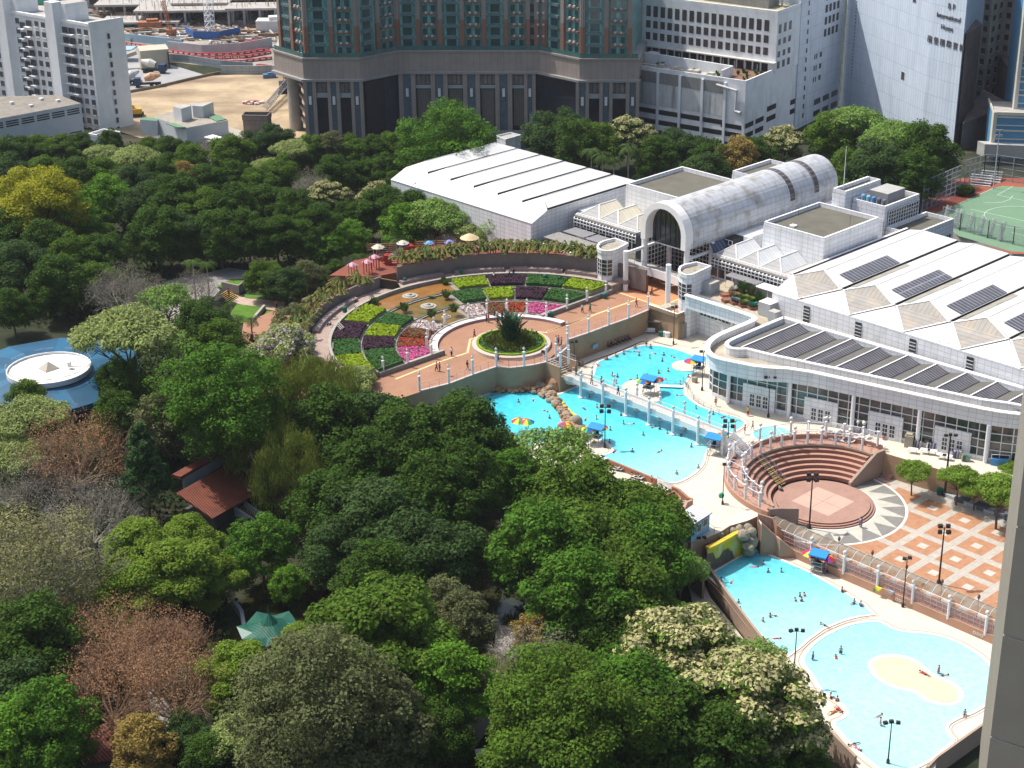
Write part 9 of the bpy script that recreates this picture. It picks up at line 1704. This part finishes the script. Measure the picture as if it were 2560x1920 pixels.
def person(px,py,zm,z,pose,top,bot,lab,rz=None,wade=0,seed=[0]):
 p=G(*zm(px,py),z); seed[0]+=1; rz=rp.uniform(0,6.28) if rz is None else rz
 o=T('person',lab,'person',(p[0],p[1],z+.01-wade)); o.rotation_euler=(0,0,rz)
 for nm,me in (('body',BM[pose]),('hair',HM[pose])): c=bpy.data.objects.new(nm,me); COL.objects.link(c); c.parent=o
 for kind,c_ in (('shirt' if bot!='swim' else 'swimsuit',top),('trousers' if bot not in('swim','shorts') else 'shorts',bot if bot not in('swim','shorts') else top)):
  if c_ is None or (bot=='swim' and kind=='swimsuit' and top in('black','navy','grey','white')): continue
  key=(pose,kind,c_)
  if key not in GMc: GMc[key]=garment(PO[pose],kind).data(kind,[M('cloth_'+c_,CLR[c_],.8,.08,3)])
  c=bpy.data.objects.new(kind,GMc[key]); COL.objects.link(c); c.parent=o
 return o
D_=lambda *a,**k:person(*a,**k)
for r in ((1283,903,'walk','red','black','in red beside the round flower bed on the left'),(1103,1045,'walk','white','navy','in a white shirt crossing the promenade brick'),(985,1162,'walk','orange','black','in orange walking with a pushchair'),(1008,1165,'stand','purple','navy','beside the orange dressed walker'),(1228,1150,'walk','black','grey','under a white umbrella near the fence'),(1078,1200,'stand','navy','black','behind the second fence column with a dark umbrella'),(1470,1085,'walk','red','navy','in red pushing a dark pushchair by the fence'),
 (1378,775,'stand','red','black','in dark red, left of the bench pair'),(1395,778,'stand','red','grey','in dark red, right of the bench pair'),(1440,745,'stand','black','navy','standing at the bench, left of two'),(1463,750,'stand','white','black','standing at the bench, right of two'),(1468,795,'stand','black','black','in front of the tall plant, left'),(1503,755,'stand','navy','black','in dark clothes above the tall plant'),
 (1928,955,'stand','white','black','in white by the bridge steps, left'),(1970,965,'stand','grey','black','in grey by the bridge steps, right'),(1946,950,'stand','pink','black','small one between the two by the bridge steps'),(2135,700,'walk','white','black','child in white on the promenade'),(2197,698,'walk','green','black','striding in dark green on the promenade'),(1437,418,'sit','white','black','in white seated on the top path'),(1560,415,'stand','grey','navy','standing on the top path, left of two'),(1592,412,'stand','black','grey','on the top path, right of two'),(330,612,'sit','grey','black','seated on the left garden path'),(145,795,'sit','white','navy','seated low on the left garden path')):
 zz=ZP if r[1]>690 or r[0]>1900 else 10.12
 if r[0]==145: zz=10.12
 D_(r[0],r[1],z1,zz,r[2],r[3],r[4],'person '+r[5])
for r in ((1230,563,'walk','red','black','in a long red dress in the entrance forecourt'),(1108,655,'walk','red','grey','in red walking behind the promenade fence'),(788,490,'stand','black','navy','at the foot of the left stair tower, left'),(840,495,'walk','navy','black','at the foot of the left stair tower, right'),(1310,455,'stand','purple','purple','in purple in the shade of the entrance'),(1215,430,'sit','white','black','seated in the cafe shade, left'),(1130,425,'sit','grey','black','seated in the cafe shade, right')): D_(r[0],r[1],z3,ZP,r[2],r[3],r[4],'person '+r[5])
rgx=random.Random(4)
# on decks
for x,y,zm,z,po,t,b,l in ((180,450,z6,ZD,'stand','yellow','red','lifeguard in yellow shirt and red trousers at the lagoon deck'),(210,405,z6,ZD,'stand','orange','swim','in orange near the lagoon deck wall'),(1988,1515,z3,ZD,'stand','yellow','red','lifeguard in yellow shirt before the first hall doors'),(1735,1440,z3,ZD,'walk','red','swim','in red trunks on the curved deck'),(1075,280,z6,ZD+2.6,'walk','green','black','in green at the start of the footbridge'),(1197,355,z6,6.63,'walk','yellow','black','in yellow on the footbridge'),(1275,360,z6,6.63,'stand','green','black','leaning in green on the footbridge rail'),(1407,440,z6,6.63,'walk','black','black','in black walking along the footbridge'),
 (1672,1150,z6,ZD,'stand','red','swim','in red trunks beside the long terracotta wall'),(1540,1175,z6,ZD,'walk','grey','swim','bending over on the sun terrace'),(1120,935,z6,ZD,'stand','pink','swim','tanned at the short terracotta wall'),(1565,1095,z6,ZD,'sit','yellow','swim','in yellow seated on the sun terrace'),(1515,1085,z6,ZD,'sit','red','swim','seated left of the one in yellow'),(1708,1240,z6,ZD,'sit','red','swim','seated near the stair well, left'),(1745,1235,z6,ZD,'sit','navy','swim','seated near the stair well, right'),(230,485,z6,ZD,'sit','navy','swim','on the lagoon edge, left'),(297,478,z6,ZD,'sit','navy','swim','on the lagoon edge, right'),
 (875,1075,z3,ZD,'sit','red','swim','on the upper pool edge, left'),(945,1050,z3,ZD,'sit','yellow','swim','on the upper pool edge with yellow cap'),(1100,985,z3,ZD,'sit','pink','swim','on the upper pool edge below the chairs'),(1187,975,z3,ZD,'stand','navy','swim','standing at the top of the upper pool'),(1222,985,z3,ZD,'sit','grey','swim','at the top of the upper pool, seated'),
 (280,790,zA,ZD,'stand','pink','swim','standing left of the paddling pool'),(335,765,zA,ZD,'walk','grey','swim','at the paddling pool edge'),(780,820,zA,ZD,'sit','pink','swim','seated sunbather behind the arena rim'),(1240,825,zA,ZD,'sit','pink','swim','seated sunbather before the third hall doors'),(1095,775,zA,ZD,'lie','red','swim','lying sunbather behind the arena rim, right'),(880,830,zA,ZD,'lie','orange','swim','lying sunbather behind the arena rim, middle'),
 (1078,665,zB,ZL,'sit','red','swim','seated on the right edge of the lower pool'),(1150,735,zB,ZL,'sit','navy','swim','on the pool corner, left of two'),(1188,750,zB,ZL,'sit','blue','swim','on the pool corner with blue cap'),(975,865,zB,ZL,'lie','black','swim','lying on the divider of the lower pools'),(1010,1295,zB,ZL,'sit','navy','swim','seated on the left edge of the shallow pool, left'),(1050,1315,zB,ZL,'sit','black','swim','seated on the left edge of the shallow pool, right'),(1025,1380,zB,ZL,'lie','orange','swim','lying near the pool corner, left of two'),(1060,1365,zB,ZL,'lie','red','swim','lying near the pool corner, right of two'),(1145,1570,zB,ZL,'lie','navy','swim','lying at the bottom pool edge, upper'),(1165,1595,zB,ZL,'lie','pink','swim','lying at the bottom pool edge, lower'),(1565,1150,zB,ZL+.1,'lie','red','swim','lying on the peanut shaped island'),(1805,1395,zB,ZL,'sit','black','swim','at the lower right edge of the shallow pool'),(975,555,zB,ZL,'sit','purple','black','in purple under the parasols of the lower pool'),
 (495,1060,zA,1.6,'walk','grey','black','going down the yellow edged arena stairs, upper'),(503,1090,zA,1.2,'walk','pink','grey','going down the yellow edged arena stairs, lower'),(1085,1435,zA,0,'stand','purple','grey','walker on the sunburst paving, front'),(1082,1432,zA,0,'stand','white','black','walker on the sunburst paving, just behind'),(525,1175,zA,.62,'sit','white','black','seated on the lowest arena tier'),(1310,800,Zm(0,650),8.2,'walk','red','black','x') if 0 else (2185,380,Zm(0,650),8.16,'walk','orange','black','walking on the pink park path'),(1810,290,Zm(0,650),8.7,'walk','red','black','on the yellow edged park steps')):
 D_(x,y,zm,z,po,t,b,l if l.startswith('lifeguard') else 'person '+l)
for i in range(7): p=z3(885+i*27,968-i*10); D_(p[0],p[1],lambda x,y:(x,y),ZD+.42,'sit',('red','black','grey','red','green','purple','red')[i],'black','person in the row of dark deck chairs, %s from the left'%nth[i],rz=.7)
# in the water
sw_=[]
for zm,z,pn,L in ((z6,ZD,'lagoon pool',((410,440),(735,470),(620,495),(865,620),(830,560),(360,575),(290,605),(320,635))),(z6,ZD,'main pool',((1180,455),(1135,540),(1240,535),(1430,595),(1150,625),(1235,625),(1450,665),(1500,665),(1605,755),(1345,712),(1695,685),(1735,705),(1795,738),(1905,750),(1945,710),(1985,845),(1730,885),(1520,885),(1340,812),(1380,880),(1870,1060),(2040,1015))),
 (z3,ZD,'upper pool',((1010,1030),(1120,1010),(1130,1040),(1215,1060),(1240,1020),(1325,1040),(1313,1085),(1407,1055),(1360,1165),(1285,1180),(1318,1220),(1193,1210),(1115,1220),(1070,1230),(960,1210),(920,1200),(810,1120),(1520,1215),(1455,1265),(1460,1355),(1580,1460),(1715,1505),(1800,1525),(950,1260))),
 (zB,ZL,'lower pool',((612,500),(553,515),(718,545),(640,548),(425,600),(362,600),(545,440),(805,715),(838,718),(828,690),(858,685),(465,730),(475,775),(680,805),(652,812),(610,840),(685,940))),(zB,ZL,'shallow pool',((905,1065),(1070,1030),(1045,1055),(1650,1145),(1680,1160),(1295,1400),(1305,1455)))):
 for i,(x,y) in enumerate(L): sw_.append((zm,z,pn,x,y,i))
GU={'lagoon pool':[(i,) for i in range(9)]}
near={'lagoon pool':['at the far edge below the boulders','near the brown rocks','swimming in the middle','near the lower rocks','right of the middle','left, behind the floodlight post','far left, upper of two','far left, lower of two'],
'main pool':['below the first footbridge column','diving left of the second column','between the second and third columns','below the third column','beside the yellow rim end','right of the yellow rim end','left of the floating pair','right of the floating pair','in the open middle','right of the floodlight head','behind the fifth column, left','behind the fifth column, right','under the bridge left of the last column','at the shadow by the last column','under the bridge end','near the parasol stand','in the lower middle','faint one at the lower left','at the parasol deck tip','red one at the parasol deck corner','near the beach ladder','at the right curved edge'],
'upper pool':['at the upper left edge','at the top left, first','at the top left, second','upper middle, upright','upper middle, stooping','upper right, left one','upper right, child','upper right, on the beach side','on the rope line','middle, right of the rope','middle right, above the island','above the island awning','on the island tip, second','on the island tip, first','left of the island, right of two','left of the island, left of two','at the left corner','below the round island','by the small crossing','in the channel below the crossing','in the channel by the curved rail','in the channel, upper end','in the channel, near the last bend','beside a bridge column at left'],
'lower pool':['below the waterfall, upright','floating white one below the waterfall','right of the floating one','floating dark one','left middle under the waterfall','in blue near the left wall','pair under the rocks at the corner','group in the middle, left','group in the middle, front','group in the middle, arms raised','group in the middle, right','spread armed at the left edge','on the left edge lower','lower middle, standing','lower middle, child beside','lower left child','near the divider, pale'],
'shallow pool':['in black at the left','in white, left middle','swimming below the white one','right of the island, left of two','right of the island on a blue float','in pink near the bottom','small green one near the bottom']}
cols=('black','navy','red','grey','blue','pink','white','navy')
for zm,z,pn,x,y,i in sw_:
 swim=(i%3==1) if pn!='shallow pool' else i in (2,4,5); D_(x,y,zm,z+.06,'swim' if swim else 'stand',cols[(i*3+len(pn))%8],'swim',('swimmer in the %s, ' if swim else 'bather standing in the %s, ')%pn+near[pn][i],wade=0 if swim else (1.05 if pn not in('shallow pool',) else .5))
# ---------------------------------------------------------------- air
hm=bpy.data.materials.new('haze'); hm.use_nodes=True; n=hm.node_tree; n.nodes.clear(); ho=n.nodes.new('ShaderNodeOutputMaterial'); pv=n.nodes.new('ShaderNodeVolumePrincipled'); pv.inputs['Color'].default_value=(.86,.9,1,1); pv.inputs['Density'].default_value=.00006; pv.inputs['Anisotropy'].default_value=.2; n.links.new(pv.outputs[0],ho.inputs['Volume'])
mb=MB(); mb.box(0,450,-9,2400,2000,150,0); hz=mb.build('haze',hm,kind='stuff',label='thin pale haze over the park and city',cat='haze')
